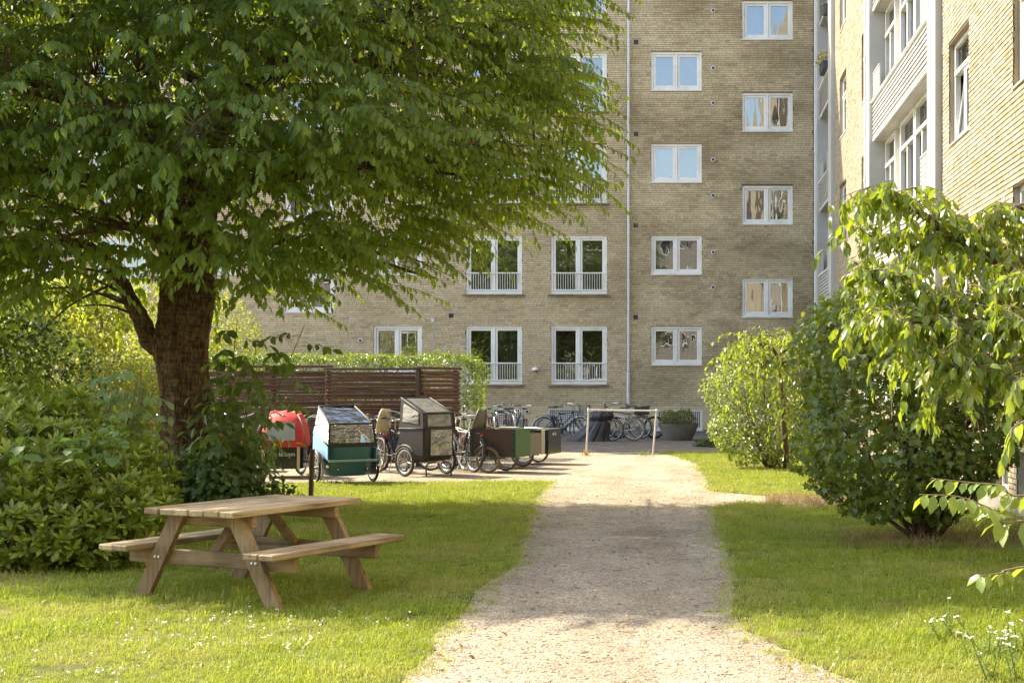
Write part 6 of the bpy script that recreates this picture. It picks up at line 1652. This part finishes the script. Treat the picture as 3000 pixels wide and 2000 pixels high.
# far house wall
bicycle('black electric bicycle with silver mudguards and wire basket by the house wall', P(1290, 1012, 40.0) * 1 + Vector((0, 0, 0)), R(-8), M_fblack, 'step', .06, GB, rim=M_alu, guard=M_alu, bask='wire', battery=True, steer=-.25)
bicycle('black bicycle directly behind the electric one at the house wall', P(1300, 1006, 41.2), R(-4), M_fblack, 'city', -.05, GB, bask='dark', guard=M_black, bars='swept')
bicycle('white mountain bicycle leaning beside the black cover', P(1415, 1012, 39.8), R(188), M_fwhite, 'mtb', -.12, GB, rim=M_alu, rack=False, bars='flat', chainguard=False, tr=.026, guard=None, tyre=M_greyt)
bicycle('black bicycle with flat crate on its rack behind the white one', P(1432, 1005, 41.4), R(176), M_fblack, 'city', .05, GB, bask='rear', guard=M_black)
bicycle('white and black bicycle nearest the planter', P(1464, 1004, 41.6), R(186), M_fwhite, 'mtb', -.08, GB, rim=M_black, rack=False, bars='flat', chainguard=False, tr=.024)
for o in S.objects:
    if o.name.startswith('bicycle') and o.get('category'): o.location.z = .016 if o.location.y > 33.6 else 0.0
# the covered one
M_tarp = simple('black tarpaulin', (0.030, 0.030, 0.034), 0.42, var=0.2, scale=3, bump=.5, bscale=9)
def tarp():
    q = P(1372, 1014, 39.6); q.z = .016; root = empty('covered_bicycle', q, 'bicycle wrapped in a black tarpaulin behind the pipe frame', 'bicycle'); n = 56; rows = 15; rg = np.random.default_rng(8); vs = []; fs = []; ph = rg.uniform(0, 6.28, 8)
    prof = [(0.0, 1.42), (.03, 1.34), (.12, 1.16), (.25, 1.02), (.38, .90), (.48, .78), (.55, .70), (.58, .62), (.62, .74), (.70, .86), (.78, .84), (.84, .70), (.88, .50), (.92, .32), (.94, .02)]
    for i, (z, w) in enumerate(prof):
        for k in range(n):
            a = 2 * PI * k / n; fold = 1 + (.05 + .09 * abs(z - .6)) * math.sin(9 * a + ph[0] + z * 2) + .06 * math.sin(17 * a + ph[1] - z * 3) + .07 * math.sin(5 * a + ph[2] + z * 3)
            cx = .14 - .42 * (1 - z / .94) ** 1.6; vs.append((cx + .42 * w * fold * math.cos(a), .26 * w * fold * math.sin(a), z + .012 * math.sin(6 * a + z * 20)))
    for i in range(len(prof) - 1):
        for k in range(n): fs.append((i * n + k, i * n + (k + 1) % n, (i + 1) * n + (k + 1) % n, (i + 1) * n + k))
    b = MB(); b.add(vs, fs); b.build('tarpaulin', M_tarp, root, smooth=True)
    b = MB(); b.tube(catmull([(.30, -.16, .60), (.42, -.2, .56), (.5, -.15, .50), (.52, -.1, .44)], 5), .006, 5); b.build('cord', simple('yellow cord', (.55, .42, .12), .7), root)
    wheel(root, (.42, 0, .345))
tarp()
# rack by the hedge
for i, (x, y, hd, fr, kw) in enumerate(((1118, 998, 100, M_fblack, dict(label='black bicycle next to the hedge with swept handlebar', style='step', bars='swept', guard=M_black, sadm=M_tan)),
        (1138, 998, 104, M_fgreen, dict(label='dark green bicycle with lime saddle cover in the rack by the hedge', style='city', sadm=M_lime, guard=M_black)),
        (1158, 998, 98, M_fblack, dict(label='black bicycle with red tail lamp third from the hedge', style='city', guard=M_black)),
        (1176, 1000, 102, M_fgrey, dict(label='grey bicycle in the rack nearest the basement grid', style='mtb', bars='flat', rack=False)),
        (1196, 999, 106, M_fgreen, dict(label='green bicycle farthest right in the rack by the hedge', style='city', guard=M_fgreen)))):
    q = P(x, y, 37.6 + .25 * (i % 2)); q.z = .016; lab = kw.pop('label'); bicycle(lab, q, R(hd), fr, lean=.05 * (-1) ** i, group=GC, **kw)
q = P(1082, 1040, 31.0); q.z = 0; bicycle('bicycle with dark front box behind the brown cart', q, R(172), M_fblack, 'step', .05, GA, bask='box', guard=M_black, bars='swept')
# fence row
q = G(735, 1085); bicycle('dark bicycle with wire basket between the red and blue cargo bikes', q, R(-112), M_fblack, 'step', .06, GA, bask='dark', guard=M_black, steer=.3)
q = G(845, 1083) ; bicycle('bicycle with cream child seat and cream tyres behind the blue cargo bike', q + Vector((.0, .25, 0)), R(118), M_fblack, 'city', .09, GA, tyre=M_brownt, rim=M_dull, seat=(M_creamp,), guard=None)
q = G(884, 1085); bicycle('dark blue bicycle with ivory saddle and light blue rims', q + Vector((.1, .3, 0)), R(122), M_fblue, 'city', -.06, GA, rim=M_ltblue, guard=M_purp, sadm=M_ivory, bars='flat')
q = G(915, 1075); bicycle('black bicycle mostly hidden left of the black cargo bike', q + Vector((0, .5, 0)), R(112), M_fblack, 'step', .04, GA, guard=M_black, bars='flat')
q = G(1052, 1083); bicycle('black bicycle with grey child seat beside the brown cart', q + Vector((0, .2, 0)), R(128), M_fblack, 'city', .10, GA, seat=(M_greyp,), guard=M_black, tr=.024)
q = G(1030, 1080); bicycle('wine red bicycle with pale tyres behind the black cargo bike', q + Vector((.0, .55, 0)), R(124), M_fred, 'city', .05, GA, tyre=M_cream, rim=M_alu, guard=M_alu)

# ------------------------------------------------------------------ cargo bikes
M_clear = glass_mat('clear vinyl', 0.16, (0.86, 0.87, 0.85), bump=0.9, bscale=3.2, rough=.12, stretch=(1, 1, 3))
M_teal = simple('teal plastic tub', (0.025, 0.115, 0.175), 0.38, var=0.12, scale=3, dirt=(.05, .13, .15))
M_teallt = simple('pale teal rail', (0.20, 0.33, 0.33), 0.5, var=.1)
M_skyb = simple('light blue panel', (0.20, 0.42, 0.66), 0.45, var=.1)
M_vinyl = simple('black vinyl', (0.013, 0.012, 0.011), 0.62, var=.2, scale=4, bump=.25, bscale=25)
M_redc = simple('red canvas', (0.60, 0.042, 0.034), 0.7, var=.12, scale=3, bump=.2, bscale=14)
M_silver = simple('silver reflective cloth', (0.52, 0.51, 0.50), 0.35, .5, var=.12, scale=3, bump=.4, bscale=5)
M_blackp = simple('black plywood', (0.016, 0.017, 0.022), 0.25, var=.2, coat=.5)
M_brownp = simple('brown plywood', (0.062, 0.038, 0.030), 0.6, var=.2, scale=20)
M_greenp = simple('green plywood', (0.035, 0.10, 0.035), 0.5, var=.15, scale=6)
M_dgreen = simple('dark green trim', (0.016, 0.04, 0.022), 0.5, var=.15)
M_strip = simple('pale wood strip', (0.66, 0.55, 0.36), 0.6, var=.12, scale=6)
M_greyply = simple('grey plywood', (0.15, 0.135, 0.112), 0.6, var=.12, scale=5)
M_orange = simple('orange panel', (0.55, 0.17, 0.02), 0.5, var=.12)
M_clearw = simple('white print', (0.8, 0.8, 0.78), .6, var=.02)
GCG = 'cargo bikes parked by the fence'
def quadp(root, name, mat, pts, th=.006):
    """a flat panel from four corners, with thickness"""
    p = [Vector(x) for x in pts]; nrm = (p[1] - p[0]).cross(p[3] - p[0]).normalized() * th
    b = MB(); b.prism(p, (0, 0, 0), nrm); return b.build(name, mat, root)
def rail(root, name, mat, pts, r=.012, closed=False):
    b = MB(); b.tube(pts, r, 6, closed=closed); return b.build(name, mat, root, smooth=True)
def trike_rear(root, frame, x0, sadm=None, guard=True):
    """rear half of a cargo trike: frame, wheel, saddle, push bar"""
    b = MB(); b.tube(catmull([(x0 + .1, 0, .42), (x0 - .2, 0, .36), (x0 - .48, 0, .33)], 4), .024, 8); b.tube([(x0 - .48, 0, .31), (x0 - .60, 0, .78)], .017, 8)
    for s in (-1, 1): b.tube([(x0 - .48, s * .03, .31), (x0 - .93, s * .06, .33)], .011, 6); b.tube([(x0 - .57, s * .02, .68), (x0 - .93, s * .06, .33)], .009, 6)
    b.build('frame', frame, root, auto=R(45)); wheel(root, (x0 - .93, 0, .33), .33, .022)
    if guard: mudguard(root, (x0 - .93, 0, .33), .33, -1.8, .9, M_black)
    b = MB(); b.cyl((x0 - .60, 0, .78), (x0 - .62, 0, .92), .013, 8); b.build('seat_post', M_steel, root); saddle(root, x0 - .63, .93, sadm or M_black)
    c = catmull([(x0 - .22, -.31, 1.08), (x0 - .10, -.28, 1.08), (x0 - .02, -.18, 1.04), (x0, 0, 1.0), (x0 - .02, .18, 1.04), (x0 - .10, .28, 1.08), (x0 - .22, .31, 1.08)], 4)
    b = MB(); b.tube(c, .012, 7); b.tube([(x0, 0, 1.0), (x0 + .02, 0, .6)], .014, 7); hb_ = b.build('handlebar', M_steel, root, smooth=True)
    for s in (0, -1):
        g = MB(); g.cyl(c[s], c[4 if s == 0 else -5], .019, 8); g.build('grip', M_black, hb_)
def text_on(root, txt, size, loc, rot, mat, name='lettering'):
    cu = bpy.data.curves.new(name, 'FONT'); cu.body = txt; cu.size = size; cu.extrude = .0008; cu.align_x = 'LEFT'
    tmp = bpy.data.objects.new('tmp_text', cu); COL.objects.link(tmp); dg = bpy.context.evaluated_depsgraph_get(); dg.update(); me = bpy.data.meshes.new_from_object(tmp.evaluated_get(dg)); w = tmp.dimensions.x
    bpy.data.objects.remove(tmp); me.materials.clear(); o = link(name, me, mat, root, loc, rot); return o, w
FRONT = (R(90), 0, R(90))                                     # text standing on the face that looks along +x
def cargo_blue():
    q = G(768, 1112); root = empty('cargo_trike', q + Vector((.05, .42, 0)), 'blue cargo tricycle with clear rain tent over its child box', 'cargo bike', GCG, rz=R(-56))
    # moulded tub: front face wide, tapering down
    b = MB(); secs = [(.10, .30, .30), (.30, .37, .33), (.62, .405, .36)]; vs = []; fs = []
    lv = [(.13, .30, .26), (.15, .345, .31), (.36, .375, .345), (.365, .40, .37), (.40, .40, .37), (.405, .375, .35), (.62, .41, .38)]
    n = 20
    for (z, hw, hx) in lv:
        for k in range(n):
            a = 2 * PI * k / n; ca, sa = math.cos(a), math.sin(a); e = 5.0
            rr = (abs(ca) ** e + abs(sa) ** e) ** (-1 / e); vs.append((.05 + hx * ca * rr, hw * sa * rr, z))
    for i in range(len(lv) - 1):
        for k in range(n): fs.append((i * n + k, i * n + (k + 1) % n, (i + 1) * n + (k + 1) % n, (i + 1) * n + k))
    fs.append(tuple(range(n - 1, -1, -1))); b.add(vs, fs); tub_ = b.build('tub', M_teal, root, auto=R(28))
    b = MB(); b.torus((.05, 0, .383), (0, 0, 1), .01, .01, 8, 6); 
    b = MB(); b.cbox((.435, 0, .385), (.03, .84, .045), .012); b.build('bumper', M_teallt, tub_)
    for s in (-1, 1):
        b = MB(); b.lathe((.395, s * .25, .245), [(.030, 0), (.030, .012), (.018, .018)], 14, axis=Vector((1, 0, 0))); b.build('lamp', M_black, tub_, auto=R(40)); b = MB(); b.lathe((.413, s * .25, .245), [(.014, 0), (.010, .004)], 10, axis=Vector((1, 0, 0))); b.build('lens', M_steel, tub_)
        b = MB(); b.lathe((.44, s * .435, .30), [(.022, 0), (.022, .01), (.014, .014)], 12, axis=Vector((1, 0, 0))); b.build('side_reflector', M_clearw, tub_)
    for s in (-1, 1): quadp(root, 'side_panel', M_skyb, [(.40, s * .418, .40), (.40, s * .418, .62), (-.30, s * .418, .86), (-.34, s * .418, .46)], .008 * s)
    # tent
    T0 = [(.42, .40, .62), (.42, -.40, .62), (-.34, -.40, .84), (-.34, .40, .84)]; F1 = [(.36, .37, .99), (.36, -.37, .99)]; B1 = [(-.34, -.31, 1.27), (-.34, .31, 1.27)]
    quadp(root, 'tent_front', M_clear, [T0[0], T0[1], F1[1], F1[0]], .004); quadp(root, 'tent_roof', M_clear, [F1[0], F1[1], B1[0], B1[1]], .004)
    for s in (0, 1): quadp(root, 'tent_side', M_clear, [T0[0 if s == 0 else 1], F1[s], B1[1 - s], T0[3 if s == 0 else 2]], .004)
    for k, pts in enumerate(([T0[0], F1[0], B1[1]], [T0[1], F1[1], B1[0]], [F1[0], F1[1]], [B1[0], B1[1]], [T0[0], T0[3]], [T0[1], T0[2]])): rail(root, 'tent_piping', M_vinyl, pts, .017)
    b = MB(); b.cbox((.425, 0, .645), (.02, .82, .07), .006); b.build('tent_hem', M_vinyl, root)
    for s in (-1, 1):
        wheel(root, (.02, s * .50, .26), .26, .022); mudguard(root, (.02, s * .50, .26), .26, -1.2, 1.2, M_greyp)
        quadp(root, 'wheel_cover', M_greyp, [(.30, s * .455, .14), (.30, s * .455, .48), (-.02, s * .455, .56), (-.02, s * .455, .12)], .006)
    b = MB(); b.cyl((.02, -.5, .26), (.02, .5, .26), .016, 8); b.build('axle', M_black, root)
    b = MB(); b.cbox((-.12, 0, .55), (.22, .62, .06), .02); b.cbox((-.28, 0, .74), (.06, .62, .4), .02); b.build('child_bench', M_greyp, root)
    text_on(root, 'CHRISTIANIA' if False else 'nordic', .06, (.438, -.14, .50), FRONT, M_teal) if False else None
    trike_rear(root, M_fblue, -.40)
cargo_blue()
def cargo_black():
    q = G(972, 1094); root = empty('cargo_trike', q + Vector((-.02, .36, 0)), 'black cargo tricycle with black tent and clear windows', 'cargo bike', GCG, rz=R(-40)); root.scale = (1.06, 1.06, 1.06)
    hw, x0, x1, zb, zt = .335, -.30, .36, .27, .80
    b = MB(); b.prism([(x1 - .05, -hw + .03, zb), (x1, -hw, zt), (x0, -hw, zt), (x0 + .08, -hw + .03, zb)], (0, 0, 0), (0, .001, 0)); 
    b = MB(); vs = []; lv = [(zb, x0 + .12, x1 - .06, hw - .05), (zb + .08, x0 + .06, x1 - .02, hw - .01), (zt, x0, x1, hw)]
    for (z, a, c, w) in lv: vs += [(a, -w, z), (c - .03, -w, z), (c, -w + .03, z), (c, w - .03, z), (c - .03, w, z), (a, w, z)]
    fs = [(i * 6 + k, i * 6 + (k + 1) % 6, (i + 1) * 6 + (k + 1) % 6, (i + 1) * 6 + k) for i in range(2) for k in range(6)] + [(5, 4, 3, 2, 1, 0)]
    b.add(vs, fs); b.build('box', M_vinyl, root, auto=R(25))
    quadp(root, 'door_window', M_clear, [(x1 + .008, -.19, .36), (x1 + .012, -.19, .78), (x1 + .012, .26, .78), (x1 + .008, .26, .36)], .003)
    quadp(root, 'door_shade', M_greyp, [(x1 + .002, -.2, .35), (x1 + .005, -.2, .79), (x1 + .005, .27, .79), (x1 + .002, .27, .35)], .003)
    # tent body: vinyl shell with windows laid on
    F0 = [(x1, -hw, zt), (x1, hw, zt)]; F1 = [(x1 - .03, -hw + .01, 1.06), (x1 - .03, hw - .01, 1.06)]; B1 = [(x0 + .02, -hw + .03, 1.32), (x0 + .02, hw - .03, 1.32)]; B0 = [(x0, -hw, zt), (x0, hw, zt)]
    b = MB(); b.add([F0[0], F0[1], F1[0], F1[1], B1[0], B1[1], B0[0], B0[1]], [(0, 1, 3, 2), (2, 3, 5, 4), (4, 5, 7, 6), (0, 2, 4, 6), (1, 7, 5, 3)]); b.build('tent', M_vinyl, root)
    def inset(q, u0, u1, v0, v1, off):
        a, b_, c, d = [Vector(x) for x in q]; f = lambda u, v: a.lerp(b_, u).lerp(d.lerp(c, u), v); n_ = (b_ - a).cross(d - a).normalized() * off; return [f(u0, v0) + n_, f(u1, v0) + n_, f(u1, v1) + n_, f(u0, v1) + n_]
    M_vwin = simple('wrinkled clear window', (0.17, 0.165, 0.155), .16, .25, var=.5, scale=5, bump=.8, bscale=7, stretch=(1, 1, 3), coat=.6)
    for (q4, nm) in (((F0[1], F0[0], F1[0], F1[1]), 'front_window'), ((F1[1], F1[0], B1[0], B1[1]), 'roof_window')):
        n_ = (Vector(q4[1]) - Vector(q4[0])).cross(Vector(q4[3]) - Vector(q4[0])); s = 1 if n_.x + n_.z > 0 else -1
        quadp(root, nm, M_vwin, inset(q4, .12, .88, .16 if nm[0] == 'f' else .05, .92, .006 * s), .003 * s)
    for s, k in ((-1, 0), (1, 1)):
        q4 = (B0[k], F0[k], F1[k], B1[k]); n_ = (Vector(q4[1]) - Vector(q4[0])).cross(Vector(q4[3]) - Vector(q4[0])); g = 1 if n_.y * s > 0 else -1
        quadp(root, 'side_window', M_vwin, inset(q4, .14, .80, .25, .88, .006 * g), .003 * g)
    for pts in ([F0[0], F1[0], B1[0]], [F0[1], F1[1], B1[1]], [F1[0], F1[1]], [B1[0], B1[1]], [B0[0], F0[0], F0[1], B0[1]]): rail(root, 'tent_piping', M_vinyl, pts, .013)
    b = MB(); b.tube(catmull([(.34, -.27, .0), (.33, -.26, .17), (.34, -.18, .23), (.34, .18, .23), (.33, .26, .17), (.34, .27, .0)], 5), .014, 7); b.build('stand', M_black, root, smooth=True)
    b = MB(); b.cbox((.352, 0, .235), (.008, .13, .03), .003); b.build('plate', M_strip, root)
    for s in (-1, 1): wheel(root, (.0, s * .45, .25), .25, .026); mudguard(root, (.0, s * .45, .25), .25, -.9, .9, M_greyp)
    b = MB(); b.cyl((0, -.45, .25), (0, .45, .25), .016, 8); b.build('axle', M_black, root)
    b = MB(); b.lathe((x0 + .34, -hw - .004, .42), [(.022, 0), (.02, .004)], 12, axis=Vector((0, -1, 0))); b.lathe((x0 + .34, -hw - .004, .385), [(.012, 0), (.01, .003)], 10, axis=Vector((0, -1, 0))); b.build('emblem', M_clearw, root)
    trike_rear(root, M_fblack, -.38)
cargo_black()
def cargo_red():
    q = G(640, 1098); root = empty('cargo_trike', q + Vector((-.02, .45, 0)), 'cargo tricycle with red canvas cover and silver patch, half behind the sapling', 'cargo bike', GCG, rz=R(-84))
    b = MB(); n = 18; vs = []
    for z in (.16, .56):
        for k in range(n):
            a = 2 * PI * k / n; ca, sa = math.cos(a), math.sin(a); e = 6; rr = (abs(ca) ** e + abs(sa) ** e) ** (-1 / e); vs.append((.05 + .36 * ca * rr, .36 * sa * rr, z))
    b.add(vs, [(k, (k + 1) % n, n + (k + 1) % n, n + k) for k in range(n)] + [tuple(range(n - 1, -1, -1))]); b.build('box', M_blackp, root, auto=R(25))
    for s in (-1, 1):
        b = MB(); b.cbox((.395, s * .30, .36), (.012, .05, .40), .004); b.build('corner_strip', M_strip, root)
    # red hood
    lv = [(.54, .40, .40, .05), (.62, .415, .405, .05), (.80, .36, .40, .03), (1.02, .22, .33, -.02), (1.13, .10, .27, -.05), (1.15, .02, .18, -.06)]; vs = []
    n = 24
    for (z, hx, hy, cx) in lv:
        for k in range(n):
            a = 2 * PI * k / n; ca, sa = math.cos(a), math.sin(a); e = 4; rr = (abs(ca) ** e + abs(sa) ** e) ** (-1 / e); w = 1 + .025 * math.sin(5 * a + z * 6); vs.append((cx + hx * ca * rr * w, hy * sa * rr * w, z + (.03 * math.cos(3 * a) if z > 1 else 0)))
    fs = [(i * n + k, i * n + (k + 1) % n, (i + 1) * n + (k + 1) % n, (i + 1) * n + k) for i in range(len(lv) - 1) for k in range(n)] + [tuple((len(lv) - 1) * n + k for k in range(n))]
    b = MB(); b.add(vs, fs); hood = b.build('canvas_cover', M_redc, root, auto=R(32))
    # silver patch laid on the sloping front
    m_, r_ = 7, 5; vs = []
    for i in range(r_):
        t = i / (r_ - 1); z = .66 + .30 * t; xx = (.475 - .03 - .165 * t) if z > .8 else .475 - .35 * max(0, z - .62)
        for k in range(m_):
            u = -1 + 2 * k / (m_ - 1); vs.append((.455 + .034 - (.0 if z < .66 else (z - .64) * .50) + .012 * math.sin(u * 7 + t), u * (.26 - .03 * t), z + (.03 * (1 - abs(u)) if i == r_ - 1 else 0)))
    b = MB(); b.add(vs, [(i * m_ + k, i * m_ + k + 1, (i + 1) * m_ + k + 1, (i + 1) * m_ + k) for i in range(r_ - 1) for k in range(m_ - 1)]); b.build('silver_patch', M_silver, hood, smooth=True)
    for s in (-1, 1): rail(hood, 'strap', M_greyp, catmull([(.10, s * .24, 1.10), (.27, s * .33, .98), (.36, s * .405, .80), (.40, s * .415, .58)], 5), .014)
    b = MB(); b.cbox((.13, 0, 1.09), (.05, .045, .03), .006); b.build('buckle', M_steel, hood)
    x = -.22
    for (tx, mt) in (('ni', M_clearw), ('h', M_clearw), ('o', M_orange), ('la', M_clearw), ('.com', M_clearw)):
        o, w = text_on(root, tx, .105, (.4125, x, .385), FRONT, mt); x += w + .012
    for s in (-1, 1): wheel(root, (.0, s * .47, .27), .27, .022); mudguard(root, (.0, s * .47, .27), .27, -1.3, 1.3, M_black, .03)
    b = MB(); b.cyl((0, -.47, .27), (0, .47, .27), .016, 8); b.build('axle', M_black, root)
    trike_rear(root, M_fgrey, -.36)
cargo_red()
def cart(label, q, rz, L, W, z0, z1, side_m, front_m, trim_m, wr, kind, wheelx=(-.06,), tyre=None):
    """open box on wheels; x runs along the box towards its front"""
    root = empty('box_cart', q, label, 'cargo bike', GCG, rz=rz); t = .014
    for s in (-1, 1):
        b = MB(); b.box((0, s * (W / 2 - t / 2), (z0 + z1) / 2), (L, t, z1 - z0)); b.build('side_panel', side_m, root)
    b = MB(); b.box((L / 2 + t / 2, 0, (z0 + z1) / 2), (t, W + .004, z1 - z0 + .004)); b.build('front_panel', front_m, root)
    b = MB(); b.box((-L / 2 - t / 2, 0, (z0 + z1) / 2), (t, W, z1 - z0)); b.build('back_panel', side_m, root)
    b = MB(); b.box((0, 0, z0 + .008), (L - .01, W - 2 * t - .002, t)); b.build('floor_panel', side_m, root)
    if trim_m:
        for (x, s) in ((L / 2 - .03, -1), (-L / 2 + .03, -1), (L / 2 - .03, 1), (-L / 2 + .03, 1)):
            b = MB(); b.cbox((x, s * (W / 2 + .003), (z0 + z1) / 2), (.06, .008, z1 - z0 + .006), .002); tr_ = b.build('corner_trim', trim_m, root)
            for i in range(4): g = MB(); g.lathe((x - .012, s * (W / 2 + .007), z0 + .05 + i * (z1 - z0 - .1) / 3), [(.006, 0), (.004, .004)], 8, axis=Vector((0, s, 0))); g.build('rivet', M_steel, tr_)
    for x in wheelx:
        for s in (-1, 1):
            wheel(root, (x, s * (W / 2 + .055), wr), wr, .02, tyre or M_brownt, M_dull); mudguard(root, (x, s * (W / 2 + .055), wr), wr, -1.15, 1.15, M_black, .026)
    b = MB(); b.cyl((wheelx[0], -W / 2 - .06, wr), (wheelx[0], W / 2 + .06, wr), .014, 8); b.tube([(L * .3, -W / 2 - .09, z0 - .01), (-L / 2 - .15, -W / 2 - .09, z0 - .01), (-L / 2 - .7, 0, z0 + .02)], .014, 6); b.build('chassis', M_dgreen, root)
    return root
c1 = cart('brown and green plywood box cart at the head of the gravel path', G(1138, 1086) + Vector((.05, .28, 0)), R(-19), .92, .62, .30, .815, M_brownp, M_greenp, M_dgreen, .25, 0, wheelx=(-.07,))
trike_rear(c1, M_fgreen, -.55)
b = MB(); b.cbox((.15, .1, .80), (.34, .26, .09), .01, Matrix.Rotation(.1, 3, 'Z')); o = b.build('grey_box', simple('pale grey carton', (.36, .33, .31), .8), None); o.location = c1.location; o.rotation_euler = (0, 0, R(-19)); tag(o, 'pale grey carton lying in the brown and green cart', 'box')
b = MB(); b.cbox((-.2, -.05, .80), (.36, .02, .12), .004, Matrix.Rotation(.35, 3, 'Y')); b.cbox((-.05, .08, .78), (.3, .02, .12), .004, Matrix.Rotation(-.3, 3, 'Y')); o = b.build('cardboard', simple('cardboard', (.42, .30, .17), .85, var=.15), None); o.location = c1.location; o.rotation_euler = (0, 0, R(-19)); tag(o, 'torn brown cardboard sticking out of the brown and green cart', 'cardboard')
c2 = cart('grey plywood cargo box behind the green fronted cart', G(1172, 1080) + Vector((.04, .8, 0)), R(-17), .72, .6, .27, .68, M_greyply, M_greyply, None, .25, 0, wheelx=(-.05,))
q3 = P(1243, 1064, 28.2); q3.z = 0
c3_ = cart('black plywood cargo box with pale wooden corner strip', q3 + Vector((-.12, .15, 0)), R(-16), .80, .70, .22, .72, M_blackp, M_blackp, None, .25, 0, wheelx=(-.12,))
b = MB(); b.cbox((.30, -.358, .47), (.075, .014, .50), .003); b.build('corner_strip', M_strip, c3_)
b = MB(); b.tube([(-.40, -.35, .725), (.40, -.35, .725), (.40, .35, .725), (-.40, .35, .725)], .012, 6, closed=True); b.build('top_rim', M_alu, c3_, smooth=True)
x = -.13
for (tx, mt) in (('ni', M_clearw), ('h', M_clearw), ('o', M_orange), ('la', M_clearw)):
    o, w = text_on(c3_, tx, .085, (.4145, x, .60), FRONT, mt); x += w + .010
trike_rear(c2, M_fblack, -.5); trike_rear(c3_, M_fblack, -.5)
# orange box bike behind the sapling, dark cargo bike behind the trunk
q = G(515, 1085); c4 = cart('orange fronted cargo box half hidden behind the sapling', q + Vector((0, .6, 0)), R(-80), .6, .62, .34, .80, M_brownp, M_orange, None, .25, 0, wheelx=(-.0,)); trike_rear(c4, M_fblack, -.45)
q = G(352, 1080); bicycle('dark bicycle mostly hidden behind the cherry trunk', q + Vector((0, .4, 0)), R(70), M_fblack, 'city', .05, GA, bask='box', guard=M_black)
# ------------------------------------------------------------------ the house behind the viewer, which the far windows mirror
opp = empty('apartment_building', (-8, -34, 0), 'brick apartment house with dark tiled roof mirrored in the far windows', 'building')
b = MB(); b.bbox(-40, 22, -9, 0, -.3, 15.5); b.build('wall', simple('grey brown brick', (.26, .235, .20), .9, var=.2, scale=3), opp)
M_tile = simple('dark roof tiles', (0.075, 0.06, 0.05), .8, var=.3, scale=8, bump=.4)
b = MB(); b.prism([(-40.5, .5, 15.4), (-40.5, -4.5, 21.0), (-40.5, -9.5, 15.4)], (0, 0, 0), (63, 0, 0)); b.build('roof', M_tile, opp)
g = MB()
for (x0, x1, z0, z1) in ((-.8, -.7, 0, 1.4), (.7, .8, 0, 1.4), (-.7, .7, 0, .1), (-.7, .7, 1.3, 1.4), (-.04, .04, .1, 1.3)): g.bbox(x0, x1, -.02, .06, z0, z1)
wf = g.mesh('window'); wf.materials.append(M_white); g = MB(); g.bbox(-.7, .7, .0, .02, .1, 1.3); wp = g.mesh('pane'); wp.materials.append(M_room)
for zi in range(5):
    for xi in range(18): w = link('window', wf, None, opp, (-37.5 + xi * 3.4, .02, 2.2 + zi * 2.9)); link('pane', wp, None, w)
